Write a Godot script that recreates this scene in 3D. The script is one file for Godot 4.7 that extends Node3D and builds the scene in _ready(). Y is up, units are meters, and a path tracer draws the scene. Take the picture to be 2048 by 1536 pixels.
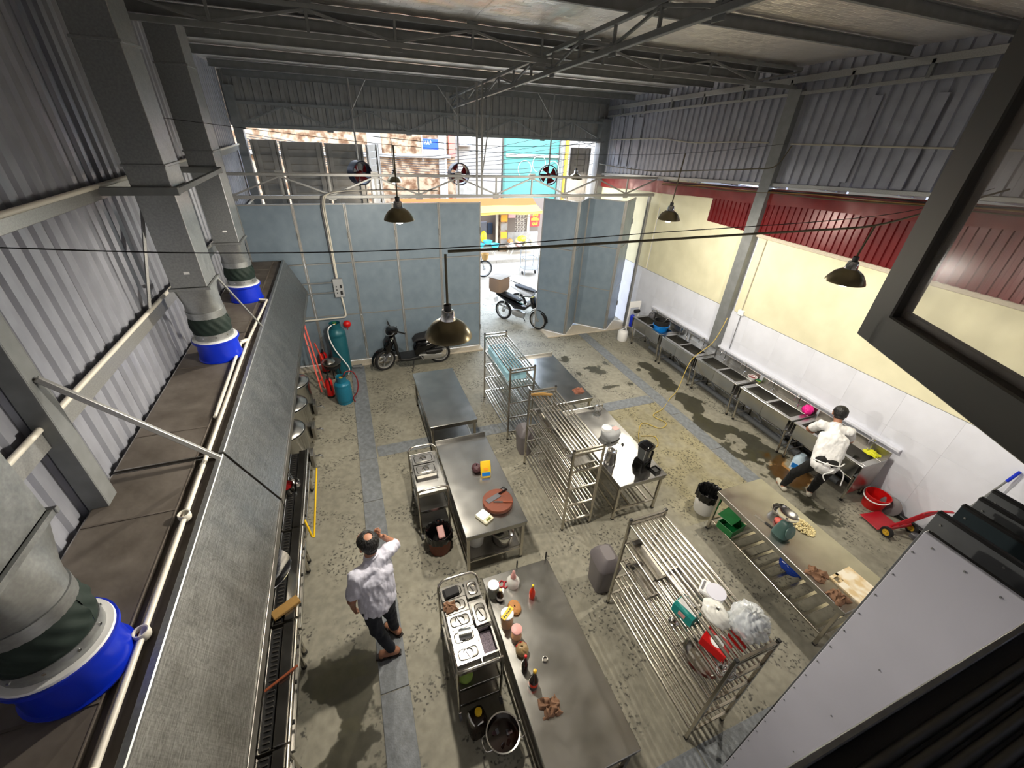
extends Node3D
# A steel-roofed kitchen workshop seen from an upstairs window. Metres, y up; camera over x=0, z=0; the street lies towards -z.

func _ready():
	# ---- camera, sky, exposure
	var cam = Camera3D.new()
	cam.name = "camera"
	cam.position = Vector3(0, 5, 0)
	cam.rotation_degrees = Vector3(-31.82, -21.93, 2.90)
	cam.fov = 85.65
	cam.near = 0.02
	cam.far = 200.0
	add_child(cam)
	var sky_mat = ProceduralSkyMaterial.new()
	sky_mat.sky_top_color = Color(0.80, 0.86, 0.95)
	sky_mat.sky_horizon_color = Color(0.97, 0.97, 0.96)
	sky_mat.ground_horizon_color = Color(0.80, 0.79, 0.77)
	sky_mat.ground_bottom_color = Color(0.45, 0.44, 0.42)
	sky_mat.sky_energy_multiplier = 3.4
	sky_mat.ground_energy_multiplier = 1.0
	var sky = Sky.new()
	sky.sky_material = sky_mat
	var env = Environment.new()
	env.background_mode = Environment.BG_SKY
	env.sky = sky
	env.tonemap_mode = Environment.TONE_MAPPER_LINEAR
	env.tonemap_exposure = 1.0
	env.sdfgi_enabled = true
	env.ssao_enabled = true
	env.ssil_enabled = true
	var we = WorldEnvironment.new()
	we.name = "surroundings"
	we.environment = env
	add_child(we)
	rng.seed = 20240
	make_materials()
	build_shell()
	build_roof()
	build_doors()
	build_hood()
	build_ranges()
	build_tables()
	build_racks()
	build_sinks()
	build_trolleys()
	build_lamps()
	build_near()
	build_items()
	build_gas_corner()
	build_vehicles()
	build_wires()
	build_street()
	build_people()

# ------------------------------------------------------------------ helpers
var rng = RandomNumberGenerator.new()
var M = {}
var taken = {}
var shared = {}
var LAMP_E = 7.6

class MB:
	var v = PackedVector3Array()
	var n = PackedVector3Array()
	var u = PackedVector2Array()
	func tri(a: Vector3, b: Vector3, c: Vector3):
		var k = (b - a).cross(c - a).normalized()
		v.append(a); v.append(c); v.append(b)
		n.append(k); n.append(k); n.append(k)
	func quad(a: Vector3, b: Vector3, c: Vector3, d: Vector3):
		tri(a, b, c)
		tri(a, c, d)
	func stri(a: Vector3, b: Vector3, c: Vector3, na: Vector3, nb: Vector3, nc: Vector3):
		v.append(a); v.append(c); v.append(b)
		n.append(na); n.append(nc); n.append(nb)
	func squad(a, b, c, d, na, nb, nc, nd):
		stri(a, b, c, na, nb, nc)
		stri(a, c, d, na, nc, nd)
	func box(c: Vector3, s: Vector3, b = Basis.IDENTITY, ch = 0.0):
		var h = s * 0.5
		if ch <= 0.0:
			var p = []
			for i in 8:
				p.append(c + b * Vector3(h.x if i & 1 else -h.x, h.y if i & 2 else -h.y, h.z if i & 4 else -h.z))
			quad(p[4], p[5], p[7], p[6]); quad(p[1], p[0], p[2], p[3])
			quad(p[5], p[1], p[3], p[7]); quad(p[0], p[4], p[6], p[2])
			quad(p[2], p[6], p[7], p[3]); quad(p[0], p[1], p[5], p[4])
			return
		ch = min(ch, min(h.x, min(h.y, h.z)) * 0.95)
		var q = {}
		for i in 8:
			var sx = 1.0 if i & 1 else -1.0
			var sy = 1.0 if i & 2 else -1.0
			var sz = 1.0 if i & 4 else -1.0
			q[i] = [c + b * Vector3(sx * h.x, sy * (h.y - ch), sz * (h.z - ch)), c + b * Vector3(sx * (h.x - ch), sy * h.y, sz * (h.z - ch)), c + b * Vector3(sx * (h.x - ch), sy * (h.y - ch), sz * h.z)]
		var face = func(i0, i1, i2, i3, k): quad(q[i0][k], q[i1][k], q[i2][k], q[i3][k])
		face.call(4, 5, 7, 6, 2); face.call(1, 0, 2, 3, 2)
		face.call(5, 1, 3, 7, 0); face.call(0, 4, 6, 2, 0)
		face.call(2, 6, 7, 3, 1); face.call(0, 1, 5, 4, 1)
		for e in [[0, 1, 1, 2], [2, 3, 1, 2], [4, 5, 1, 2], [6, 7, 1, 2], [0, 2, 0, 2], [1, 3, 0, 2], [4, 6, 0, 2], [5, 7, 0, 2], [0, 4, 0, 1], [1, 5, 0, 1], [2, 6, 0, 1], [3, 7, 0, 1]]:
			_out(c, q[e[0]][e[2]], q[e[1]][e[2]], q[e[1]][e[3]], q[e[0]][e[3]])
		for i in 8:
			var m = (q[i][0] + q[i][1] + q[i][2]) / 3.0 - c
			if (q[i][1] - q[i][0]).cross(q[i][2] - q[i][0]).dot(m) > 0: tri(q[i][0], q[i][1], q[i][2])
			else: tri(q[i][0], q[i][2], q[i][1])
	func _out(c, a, b, d, e):
		if (b - a).cross(d - a).dot((a + b + d + e) * 0.25 - c) > 0: quad(a, b, d, e)
		else: quad(a, e, d, b)
	func frame(dir: Vector3) -> Basis:
		var y = dir.normalized()
		var t = Vector3.RIGHT if abs(y.x) < 0.9 else Vector3.UP
		var x = t.cross(y).normalized()
		return Basis(x, y, x.cross(y))
	func cyl(a: Vector3, b: Vector3, r0: float, r1 = -1.0, seg = 10, cap = true):
		if r1 < 0: r1 = r0
		var f = frame(b - a)
		var sl = (r0 - r1) / max(a.distance_to(b), 1e-5)
		for i in seg:
			var d0 = f.x * cos(TAU * i / seg) + f.z * sin(TAU * i / seg)
			var d1 = f.x * cos(TAU * (i + 1) / seg) + f.z * sin(TAU * (i + 1) / seg)
			var n0 = (d0 + f.y * sl).normalized()
			var n1 = (d1 + f.y * sl).normalized()
			squad(a + d0 * r0, b + d0 * r1, b + d1 * r1, a + d1 * r0, n0, n0, n1, n1)
			if cap:
				if r1 > 0.0005: tri(b, b + d1 * r1, b + d0 * r1)
				if r0 > 0.0005: tri(a, a + d0 * r0, a + d1 * r0)
	func pipe(pts: Array, r, seg = 8, closed = false):
		var k = pts.size()
		var rr = r
		var f = Basis.IDENTITY
		var rings = []
		for i in k:
			var t = Vector3.ZERO
			if i > 0 or closed: t += (pts[i] - pts[(i - 1 + k) % k]).normalized()
			if i < k - 1 or closed: t += (pts[(i + 1) % k] - pts[i]).normalized()
			if t.length() < 1e-5: t = Vector3.UP
			t = t.normalized()
			if i == 0: f = frame(t)
			else:
				var x = (f.x - t * f.x.dot(t)).normalized()
				f = Basis(x, t, x.cross(t))
			var ring = []
			if r is Array: rr = r[i]
			for j in seg:
				var d = f.x * cos(TAU * j / seg) + f.z * sin(TAU * j / seg)
				ring.append([pts[i] + d * rr, d])
			rings.append(ring)
		for i in (k if closed else k - 1):
			var p = rings[i]
			var q = rings[(i + 1) % k]
			for j in seg:
				var m = (j + 1) % seg
				squad(p[j][0], q[j][0], q[m][0], p[m][0], p[j][1], q[j][1], q[m][1], p[m][1])
		if not closed:
			for j in seg:
				var m = (j + 1) % seg
				tri(pts[0], rings[0][j][0], rings[0][m][0])
				tri(pts[k - 1], rings[k - 1][m][0], rings[k - 1][j][0])
	func lathe(o: Vector3, prof: Array, seg = 24, b = Basis.IDENTITY):
		var k = prof.size()
		var sn = []
		for j in k - 1:
			var t = prof[j + 1] - prof[j]
			sn.append(Vector2(t.y, -t.x).normalized())
		for j in k - 1:
			var na = sn[j]
			var nb = sn[j]
			if j > 0 and sn[j].dot(sn[j - 1]) > 0.6: na = (sn[j] + sn[j - 1]).normalized()
			if j < k - 2 and sn[j].dot(sn[j + 1]) > 0.6: nb = (sn[j] + sn[j + 1]).normalized()
			var p = prof[j]
			var q = prof[j + 1]
			for i in seg:
				var a0 = TAU * i / seg
				var a1 = TAU * (i + 1) / seg
				var c0 = Vector3(cos(a0), 0, sin(a0))
				var c1 = Vector3(cos(a1), 0, sin(a1))
				var A = o + b * (c0 * p.x + Vector3.UP * p.y)
				var B = o + b * (c0 * q.x + Vector3.UP * q.y)
				var C = o + b * (c1 * q.x + Vector3.UP * q.y)
				var D = o + b * (c1 * p.x + Vector3.UP * p.y)
				var nA = b * (c0 * na.x + Vector3.UP * na.y)
				var nB = b * (c0 * nb.x + Vector3.UP * nb.y)
				var nC = b * (c1 * nb.x + Vector3.UP * nb.y)
				var nD = b * (c1 * na.x + Vector3.UP * na.y)
				if q.x > 1e-5: stri(A, B, C, nA, nB, nC)
				if p.x > 1e-5: stri(A, C, D, nA, nC, nD)
	func surf(f: Callable, nu: int, nv: int, flip = false):
		var p = []
		for i in nu + 1:
			var row = []
			for j in nv + 1: row.append(f.call(float(i) / nu, float(j) / nv))
			p.append(row)
		var nn = []
		for i in nu + 1:
			var row = []
			for j in nv + 1:
				var du = p[min(i + 1, nu)][j] - p[max(i - 1, 0)][j]
				var dv = p[i][min(j + 1, nv)] - p[i][max(j - 1, 0)]
				var k = du.cross(dv)
				if k.length() < 1e-10: k = Vector3.UP
				row.append(k.normalized() * (-1.0 if flip else 1.0))
			nn.append(row)
		for i in nu:
			for j in nv:
				if flip: squad(p[i][j], p[i][j + 1], p[i + 1][j + 1], p[i + 1][j], nn[i][j], nn[i][j + 1], nn[i + 1][j + 1], nn[i + 1][j])
				else: squad(p[i][j], p[i + 1][j], p[i + 1][j + 1], p[i][j + 1], nn[i][j], nn[i + 1][j], nn[i + 1][j + 1], nn[i][j + 1])
	func loft(secs: Array, seg = 14, pw = 2.4):
		# each section: [centre, half width axis, half height axis]; superellipse outline
		var rings = []
		for s in secs:
			var ring = []
			for j in seg:
				var a = TAU * j / seg
				var ca = cos(a)
				var sa = sin(a)
				ring.append(s[0] + s[1] * (sign(ca) * pow(abs(ca), 2.0 / pw)) + s[2] * (sign(sa) * pow(abs(sa), 2.0 / pw)))
			rings.append(ring)
		var k = rings.size()
		var nn = []
		for i in k:
			var row = []
			for j in seg:
				var du = rings[min(i + 1, k - 1)][j] - rings[max(i - 1, 0)][j]
				var dv = rings[i][(j + 1) % seg] - rings[i][(j - 1 + seg) % seg]
				var q = du.cross(dv)
				if q.length() < 1e-12: q = rings[i][j] - secs[i][0]
				q = q.normalized()
				if q.dot(rings[i][j] - secs[i][0]) < 0: q = -q
				row.append(q)
			nn.append(row)
		for i in k - 1:
			for j in seg:
				var m = (j + 1) % seg
				var a = rings[i][j]
				var b = rings[i][m]
				var c = rings[i + 1][m]
				var d = rings[i + 1][j]
				if (b - a).cross(d - a).dot(nn[i][j]) > 0: squad(a, b, c, d, nn[i][j], nn[i][m], nn[i + 1][m], nn[i + 1][j])
				else: squad(a, d, c, b, nn[i][j], nn[i + 1][j], nn[i + 1][m], nn[i][m])
		for e in [0, k - 1]:
			var w = (secs[0][0] - secs[1][0]) if e == 0 else (secs[k - 1][0] - secs[k - 2][0])
			for j in seg:
				var m = (j + 1) % seg
				if (rings[e][j] - secs[e][0]).cross(rings[e][m] - secs[e][0]).dot(w) > 0: tri(secs[e][0], rings[e][j], rings[e][m])
				else: tri(secs[e][0], rings[e][m], rings[e][j])
	func poly(p: PackedVector2Array, xf: Transform3D, d: float):
		# polygon in local xy, thickness d along local z (centred)
		if Geometry2D.is_polygon_clockwise(p): p.reverse()
		var t = Geometry2D.triangulate_polygon(p)
		var at = func(i, z): return xf * Vector3(p[i].x, p[i].y, z)
		for i in range(0, t.size(), 3):
			var a = t[i]; var b = t[i + 1]; var c = t[i + 2]
			if (p[b] - p[a]).cross(p[c] - p[a]) < 0:
				var s = b; b = c; c = s
			tri(at.call(a, d / 2), at.call(b, d / 2), at.call(c, d / 2))
			tri(at.call(a, -d / 2), at.call(c, -d / 2), at.call(b, -d / 2))
		for i in p.size():
			var j = (i + 1) % p.size()
			quad(at.call(i, -d / 2), at.call(j, -d / 2), at.call(j, d / 2), at.call(i, d / 2))
	func corr(o: Vector3, along: Vector3, across: Vector3, width: float, out: Vector3, pitch: float, depth: float, shape = [0.0, 0.34, 0.42, 0.92]):
		# a ribbed sheet: trapezoid ribs that stand out by depth, 1.5 mm thick
		var pts = []
		var s = 0.0
		while s < width - 1e-4:
			for k in [[shape[0], 0.0], [shape[1], 0.0], [shape[2], 1.0], [shape[3], 1.0]]:
				var x = s + k[0] * pitch
				if x <= width: pts.append(Vector2(x, k[1] * depth))
			s += pitch
		pts.append(Vector2(width, 0.0))
		for i in pts.size() - 1:
			var a = o + across * pts[i].x + out * pts[i].y
			var b = o + across * pts[i + 1].x + out * pts[i + 1].y
			var t = out * -0.0015
			if across.cross(along).dot(out) > 0:
				quad(a, b, b + along, a + along)
				quad(a + t, a + along + t, b + along + t, b + t)
			else:
				quad(a, a + along, b + along, b)
				quad(a + t, b + t, b + along + t, a + along + t)
	func mesh() -> ArrayMesh:
		var a = []
		a.resize(Mesh.ARRAY_MAX)
		a[Mesh.ARRAY_VERTEX] = v
		a[Mesh.ARRAY_NORMAL] = n
		if u.size() == v.size() and u.size() > 0: a[Mesh.ARRAY_TEX_UV] = u
		var m = ArrayMesh.new()
		if v.size(): m.add_surface_from_arrays(Mesh.PRIMITIVE_TRIANGLES, a)
		return m

func numbered(called: String) -> String:
	var k = taken.get(called, 0)
	taken[called] = k + 1
	return called if k == 0 else "%s_%03d" % [called, k]

func tag(o, label, category, group = ""):
	o.set_meta("label", label)
	o.set_meta("category", category)
	if group != "": o.set_meta("group", group)
	return o

func thing(called, label, category, at = Vector3.ZERO, turn = 0.0, group = ""):
	var o = Node3D.new()
	o.name = numbered(called)
	add_child(o)
	o.position = at
	o.rotation.y = turn
	return tag(o, label, category, group)

func struct_node(called):
	var o = Node3D.new()
	o.name = numbered(called)
	o.set_meta("kind", "structure")
	add_child(o)
	return o

func inst(called, mesh, mat, parent = self):
	var o = MeshInstance3D.new()
	o.mesh = mesh
	o.material_override = mat
	o.cast_shadow = GeometryInstance3D.SHADOW_CASTING_SETTING_ON
	if parent == self:
		o.name = numbered(called)
		add_child(o)
	else:
		o.name = called
		parent.add_child(o, true)
	return o

func obj(called, mb, mat, parent = self):
	return inst(called, mb.mesh(), mat, parent)

func struct_obj(called, mb, mat):
	var o = obj(called, mb, mat)
	o.set_meta("kind", "structure")
	return o

func bx(parent, called, c: Vector3, s: Vector3, mat, ch = 0.004, b = Basis.IDENTITY):
	var key = "b%.3f_%.3f_%.3f_%.4f" % [s.x, s.y, s.z, ch]
	if not shared.has(key):
		var m = MB.new()
		m.box(Vector3.ZERO, s, Basis.IDENTITY, ch)
		shared[key] = m.mesh()
	var o = inst(called, shared[key], mat, parent)
	o.transform = Transform3D(b, c)
	return o

func rod(parent, called, a: Vector3, b: Vector3, r: float, mat, seg = 10):
	var L = a.distance_to(b)
	var key = "r%.3f_%.4f_%d" % [L, r, seg]
	if not shared.has(key):
		var m = MB.new()
		m.cyl(Vector3(0, -L / 2, 0), Vector3(0, L / 2, 0), r, r, seg)
		shared[key] = m.mesh()
	var o = inst(called, shared[key], mat, parent)
	o.transform = Transform3D(MB.new().frame(b - a), (a + b) * 0.5)
	return o

func bar(parent, called, a: Vector3, b: Vector3, w: float, h: float, mat, up = Vector3.UP):
	# square tube from a to b, w across, h in the direction of up
	var L = a.distance_to(b)
	var key = "q%.3f_%.4f_%.4f" % [L, w, h]
	if not shared.has(key):
		var m = MB.new()
		m.box(Vector3.ZERO, Vector3(w, h, L), Basis.IDENTITY, min(w, h) * 0.08)
		shared[key] = m.mesh()
	var z = (b - a).normalized()
	var u2 = up
	if abs(u2.dot(z)) > 0.98: u2 = Vector3.RIGHT
	var x = u2.cross(z).normalized()
	var o = inst(called, shared[key], mat, parent)
	o.transform = Transform3D(Basis(x, z.cross(x), z), (a + b) * 0.5)
	return o

func lath(parent, called, at: Vector3, prof: Array, mat, seg = 24, b = Basis.IDENTITY):
	var m = MB.new()
	m.lathe(Vector3.ZERO, prof, seg)
	var o = obj(called, m, mat, parent)
	o.transform = Transform3D(b, at)
	return o

func pip(parent, called, pts: Array, r, mat, seg = 8, closed = false):
	var m = MB.new()
	m.pipe(pts, r, seg, closed)
	return obj(called, m, mat, parent)

func curve(pts: Array, k = 6) -> Array:
	# smooth line through the points
	var out = []
	for i in pts.size() - 1:
		var p0 = pts[max(i - 1, 0)]
		var p3 = pts[min(i + 2, pts.size() - 1)]
		for j in k: out.append(pts[i].cubic_interpolate(pts[i + 1], p0, p3, float(j) / k))
	out.append(pts[-1])
	return out

func P2(a: Array) -> Array:
	var o = []
	for i in range(0, a.size(), 2): o.append(Vector2(a[i], a[i + 1]))
	return o

func lump(size: Vector3, rough: float, freq: float, sd: int, nu = 22, nv = 14, flat = 0.0) -> MB:
	# a crumpled closed bag or rag, base at y = 0
	var nz = FastNoiseLite.new()
	nz.seed = sd
	nz.frequency = freq
	nz.noise_type = FastNoiseLite.TYPE_SIMPLEX
	nz.fractal_octaves = 3
	var m = MB.new()
	m.surf(func(a, b):
		var th = a * TAU
		var ph = b * PI
		var d = Vector3(sin(ph) * cos(th), -cos(ph), sin(ph) * sin(th))
		var k = 1.0 + rough * nz.get_noise_3d(d.x * 3.0, d.y * 3.0, d.z * 3.0) + rough * 0.5 * abs(nz.get_noise_3d(d.x * 9.0, d.y * 9.0 + 5.0, d.z * 9.0))
		var p = d * k
		p.y = max(p.y, -0.8 + flat) + 0.8 - flat
		return Vector3(p.x * size.x * 0.5, p.y * size.y / (1.8 - flat), p.z * size.z * 0.5), nu, nv, true)
	return m

func rag(size: Vector2, h: float, sd: int, k = 18) -> MB:
	# a thrown-down cloth with folds: closed, top and underside
	var nz = FastNoiseLite.new()
	nz.seed = sd
	nz.frequency = 1.0
	nz.fractal_octaves = 2
	var f = func(a, b, top):
		var x = a - 0.5
		var y = b - 0.5
		var e = clamp(1.0 - pow(max(abs(x), abs(y)) * 2.0, 4.0), 0.0, 1.0)
		var w = nz.get_noise_2d(a * 1.8, b * 1.8) * 0.2
		var hh = h * (0.25 + 0.75 * pow(sin(x * 7.0 + y * 4.0 + nz.get_noise_2d(a * 1.3 + 7.0, b * 1.3) * 4.0), 2.0)) * e
		return Vector3((x + w) * size.x, hh + 0.006 if top else 0.0, (y + nz.get_noise_2d(a * 1.8 + 9.0, b * 1.8) * 0.2) * size.y)
	var m = MB.new()
	m.surf(func(a, b): return f.call(a, b, true), k, k, true)
	m.surf(func(a, b): return f.call(a, b, false), k, k, false)
	for i in k:
		var t = float(i) / k
		var t2 = float(i + 1) / k
		for e in [[t, 0.0, t2, 0.0], [t, 1.0, t2, 1.0], [0.0, t, 0.0, t2], [1.0, t, 1.0, t2]]:
			m.quad(f.call(e[0], e[1], false), f.call(e[2], e[3], false), f.call(e[2], e[3], true), f.call(e[0], e[1], true))
	return m

# ------------------------------------------------------------------ materials
func noise_tex(freq, oct, c0: Color, c1: Color, size = 512, sd = 1, p0 = 0.0, p1 = 1.0, kind = FastNoiseLite.TYPE_SIMPLEX_SMOOTH):
	var nz = FastNoiseLite.new()
	nz.noise_type = kind
	nz.seed = sd
	nz.frequency = freq
	nz.fractal_octaves = oct
	var t = NoiseTexture2D.new()
	t.width = size
	t.height = size
	t.seamless = true
	t.noise = nz
	var g = Gradient.new()
	g.offsets = PackedFloat32Array([p0, p1])
	g.colors = PackedColorArray([c0, c1])
	t.color_ramp = g
	return t

func bump_tex(freq, oct, strength, size = 512, sd = 3):
	var nz = FastNoiseLite.new()
	nz.noise_type = FastNoiseLite.TYPE_SIMPLEX_SMOOTH
	nz.seed = sd
	nz.frequency = freq
	nz.fractal_octaves = oct
	var t = NoiseTexture2D.new()
	t.width = size
	t.height = size
	t.seamless = true
	t.noise = nz
	t.as_normal_map = true
	t.bump_strength = strength
	return t

func mat(c: Color, rough = 0.6, metal = 0.0, tex = null, scale = 1.0, rtex = null, ntex = null, nscale = 0.3):
	var m = StandardMaterial3D.new()
	m.albedo_color = c
	m.roughness = rough
	m.metallic = metal
	if tex or rtex or ntex:
		m.uv1_triplanar = true
		m.uv1_scale = Vector3.ONE * scale
	if tex: m.albedo_texture = tex
	if rtex:
		m.roughness_texture = rtex
		m.roughness_texture_channel = BaseMaterial3D.TEXTURE_CHANNEL_RED
	if ntex:
		m.normal_enabled = true
		m.normal_texture = ntex
		m.normal_scale = nscale
	return m

func glassy(c: Color, alpha, rough = 0.05):
	var m = mat(c, rough)
	m.albedo_color.a = alpha
	m.transparency = BaseMaterial3D.TRANSPARENCY_ALPHA
	return m

func glow(c: Color, e):
	var m = mat(c, 0.4)
	m.emission_enabled = true
	m.emission = c
	m.emission_energy_multiplier = e
	return m

func make_materials():
	var W = Color.WHITE
	var soft = noise_tex(0.008, 4, Color(0.90, 0.90, 0.90), W, 512, 5)
	var fine = noise_tex(0.05, 4, Color(0.88, 0.88, 0.88), W, 512, 6)
	var rsoft = noise_tex(0.01, 5, Color(0.82, 0.82, 0.82), W, 512, 7, 0.2, 0.8)
	var wavy = bump_tex(0.004, 2, 10.0, 512, 8)
	var dents = bump_tex(0.02, 3, 6.0, 512, 9)
	var grit = bump_tex(0.08, 3, 4.0, 512, 10)
	# brushed scratches: noise stretched one way
	var im = Image.create(512, 512, false, Image.FORMAT_RGB8)
	var nz = FastNoiseLite.new()
	nz.seed = 4
	nz.frequency = 1.0
	for y in 512:
		for x in 512:
			var k = 0.72 + 0.28 * nz.get_noise_2d(x * 0.006 + 3.0 * nz.get_noise_2d(y * 0.01, x * 0.01), y * 0.35)
			im.set_pixel(x, y, Color(k, k, k))
	var brushed = ImageTexture.create_from_image(im)
	M.steel = mat(Color(0.74, 0.735, 0.72), 0.27, 1.0, soft, 0.6, rsoft, wavy, 0.10)
	M.steel_dull = mat(Color(0.68, 0.665, 0.64), 0.36, 1.0, soft, 0.8, rsoft, wavy, 0.08)
	M.pan = mat(Color(0.82, 0.81, 0.79), 0.17, 1.0, soft, 2.0)
	M.tube = mat(Color(0.76, 0.74, 0.70), 0.24, 1.0)
	M.chrome = mat(Color(0.85, 0.85, 0.85), 0.1, 1.0)
	M.galv = mat(Color(0.66, 0.67, 0.67), 0.45, 0.85, fine, 1.4, rsoft, wavy, 0.04)
	M.hood = mat(Color(0.78, 0.78, 0.77), 0.40, 1.0, brushed, 0.7, rsoft, wavy, 0.07)
	M.dusty = mat(Color(0.47, 0.44, 0.41), 0.75, 0.25, noise_tex(0.006, 5, Color(0.72, 0.70, 0.68), W, 512, 12), 0.7, null, dents, 0.12)
	M.steelwork = mat(Color(0.52, 0.53, 0.53), 0.5, 0.3, soft, 1.2)
	M.zinc = mat(Color(0.66, 0.66, 0.65), 0.4, 0.6, fine, 2.0)
	M.sheet = mat(Color(0.62, 0.63, 0.67), 0.36, 0.25, soft, 0.7, null, wavy, 0.03)
	M.sheet_dark = mat(Color(0.62, 0.62, 0.61), 0.5, 0.2, soft, 0.8)
	M.sheet_red = mat(Color(0.42, 0.09, 0.10), 0.28, 0.1, soft, 1.0, null, wavy, 0.12)
	M.flash_red = mat(Color(0.46, 0.12, 0.11), 0.35, 0.1, soft, 1.0, null, wavy, 0.5)
	M.louver = mat(Color(0.60, 0.58, 0.55), 0.55, 0.1, soft, 1.0)
	M.louver_white = mat(Color(0.66, 0.64, 0.62), 0.5, 0.0, soft, 1.0)
	M.cream = mat(Color(0.88, 0.86, 0.74), 0.75, 0.0, noise_tex(0.006, 4, Color(0.93, 0.93, 0.92), W, 512, 14), 0.5)
	M.tile = mat(Color(0.88, 0.89, 0.93), 0.3, 0.0, noise_tex(0.012, 3, Color(0.95, 0.95, 0.95), W, 256, 15), 0.6)
	M.grout = mat(Color(0.85, 0.86, 0.90), 0.7)
	M.door = mat(Color(0.50, 0.56, 0.61), 0.42, 0.15, noise_tex(0.01, 4, Color(0.90, 0.91, 0.92), W, 512, 16), 0.6, rsoft, wavy, 0.015)
	M.foil = mat(Color(0.94, 0.92, 0.90), 0.38, 0.85)
	M.foil.normal_enabled = true
	M.foil.normal_texture = quilt()
	M.foil.normal_scale = 1.0
	M.slab = mat(Color(0.52, 0.54, 0.56), 0.6, 0.0, noise_tex(0.02, 5, Color(0.78, 0.78, 0.78), W, 512, 17), 0.9, null, grit, 0.25)
	M.pale = mat(Color(0.80, 0.76, 0.69), 0.85, 0.0, fine, 1.0, null, grit, 0.3)
	M.pave = mat(Color(0.55, 0.52, 0.47), 0.85, 0.0, noise_tex(0.01, 5, Color(0.82, 0.81, 0.79), W, 512, 18), 0.35, null, grit, 0.3)
	M.black = mat(Color(0.055, 0.055, 0.06), 0.5)
	M.gloss_black = mat(Color(0.03, 0.03, 0.035), 0.12)
	M.rubber = mat(Color(0.08, 0.08, 0.085), 0.8, 0.0, fine, 4.0)
	M.seat = mat(Color(0.09, 0.09, 0.1), 0.65, 0.0, null, 1.0, null, grit, 0.2)
	M.plastic_grey = mat(Color(0.34, 0.34, 0.36), 0.45)
	M.bin_grey = mat(Color(0.42, 0.40, 0.41), 0.45)
	M.grey_paint = mat(Color(0.62, 0.63, 0.64), 0.5)
	M.white = mat(Color(0.92, 0.92, 0.92), 0.45)
	M.pvc = mat(Color(0.84, 0.82, 0.77), 0.4)
	M.blue = mat(Color(0.02, 0.16, 0.72), 0.3)
	M.teal = mat(Color(0.10, 0.37, 0.42), 0.4, 0.1, fine, 2.0)
	M.teal2 = mat(Color(0.11, 0.45, 0.56), 0.35, 0.1, fine, 2.0)
	M.green_cloth = mat(Color(0.02, 0.12, 0.09), 0.75, 0.0, fine, 3.0)
	M.green = mat(Color(0.06, 0.42, 0.20), 0.4)
	M.blue_tub = mat(Color(0.04, 0.45, 0.78), 0.35)
	M.red = mat(Color(0.78, 0.07, 0.07), 0.35)
	M.red_paint = mat(Color(0.66, 0.08, 0.14), 0.4)
	M.red_dark = mat(Color(0.45, 0.05, 0.06), 0.35)
	M.orange_red = mat(Color(0.82, 0.26, 0.18), 0.45)
	M.yellow = mat(Color(0.88, 0.72, 0.10), 0.45)
	M.gold = mat(Color(0.78, 0.62, 0.16), 0.4, 0.2)
	M.lemon = mat(Color(0.86, 0.86, 0.12), 0.5)
	M.pink = mat(Color(0.90, 0.10, 0.55), 0.4)
	M.rose = mat(Color(0.82, 0.60, 0.58), 0.45)
	M.wood = mat(Color(0.60, 0.31, 0.20), 0.6, 0.0, brushed, 3.0)
	M.wood_light = mat(Color(0.80, 0.62, 0.33), 0.6, 0.0, brushed, 4.0)
	M.wood_orange = mat(Color(0.70, 0.34, 0.16), 0.55, 0.0, brushed, 4.0)
	M.card = mat(Color(0.62, 0.52, 0.44), 0.8, 0.0, fine, 2.0)
	M.rag = mat(Color(0.50, 0.37, 0.28), 0.9, 0.0, fine, 6.0)
	M.rag_black = mat(Color(0.16, 0.16, 0.17), 0.9, 0.0, fine, 6.0)
	M.film = glassy(Color(0.92, 0.94, 0.95), 0.45, 0.12)
	M.film_blue = glassy(Color(0.04, 0.22, 0.62), 0.85, 0.2)
	M.film_white = glassy(Color(0.95, 0.95, 0.93), 0.8, 0.2)
	M.bag_black = mat(Color(0.03, 0.03, 0.035), 0.25)
	M.glass = glassy(Color(0.90, 0.93, 0.93), 0.18, 0.04)
	M.glass_dusty = glassy(Color(0.80, 0.77, 0.74), 0.34, 0.15)
	M.glass_dusty.albedo_texture = noise_tex(0.01, 4, Color(0.85, 0.83, 0.80, 0.55), Color(1, 1, 1, 1), 512, 21)
	M.glass_dusty.uv1_triplanar = true
	M.board = mat(Color(0.70, 0.70, 0.74), 0.45, 0.0, noise_tex(0.006, 3, Color(0.94, 0.94, 0.94), W, 256, 22), 0.6)
	M.board_dark = mat(Color(0.40, 0.41, 0.42), 0.4, 0.1, soft, 1.0)
	M.board_glass = mat(Color(0.20, 0.24, 0.26), 0.16, 0.2)
	M.alu = mat(Color(0.36, 0.35, 0.33), 0.4, 0.5)
	M.alu_dark = mat(Color(0.17, 0.165, 0.16), 0.45, 0.3)
	M.skin = mat(Color(0.60, 0.42, 0.33), 0.55)
	M.skin.subsurf_scatter_enabled = true
	M.skin.subsurf_scatter_strength = 0.1
	M.hair = mat(Color(0.05, 0.045, 0.045), 0.5, 0.0, null, 1.0, null, grit, 0.5)
	M.shirt = mat(Color(0.80, 0.80, 0.86), 0.8, 0.0, fine, 4.0)
	M.tshirt = mat(Color(0.92, 0.92, 0.92), 0.85, 0.0, fine, 4.0)
	M.jeans = mat(Color(0.06, 0.09, 0.15), 0.85, 0.0, fine, 5.0)
	M.trousers = mat(Color(0.035, 0.035, 0.04), 0.85)
	M.sandal = mat(Color(0.10, 0.06, 0.05), 0.6)
	M.oil = mat(Color(0.80, 0.52, 0.06), 0.15)
	M.chili = mat(Color(0.85, 0.20, 0.05), 0.25)
	M.sauce = mat(Color(0.10, 0.03, 0.02), 0.12)
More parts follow.
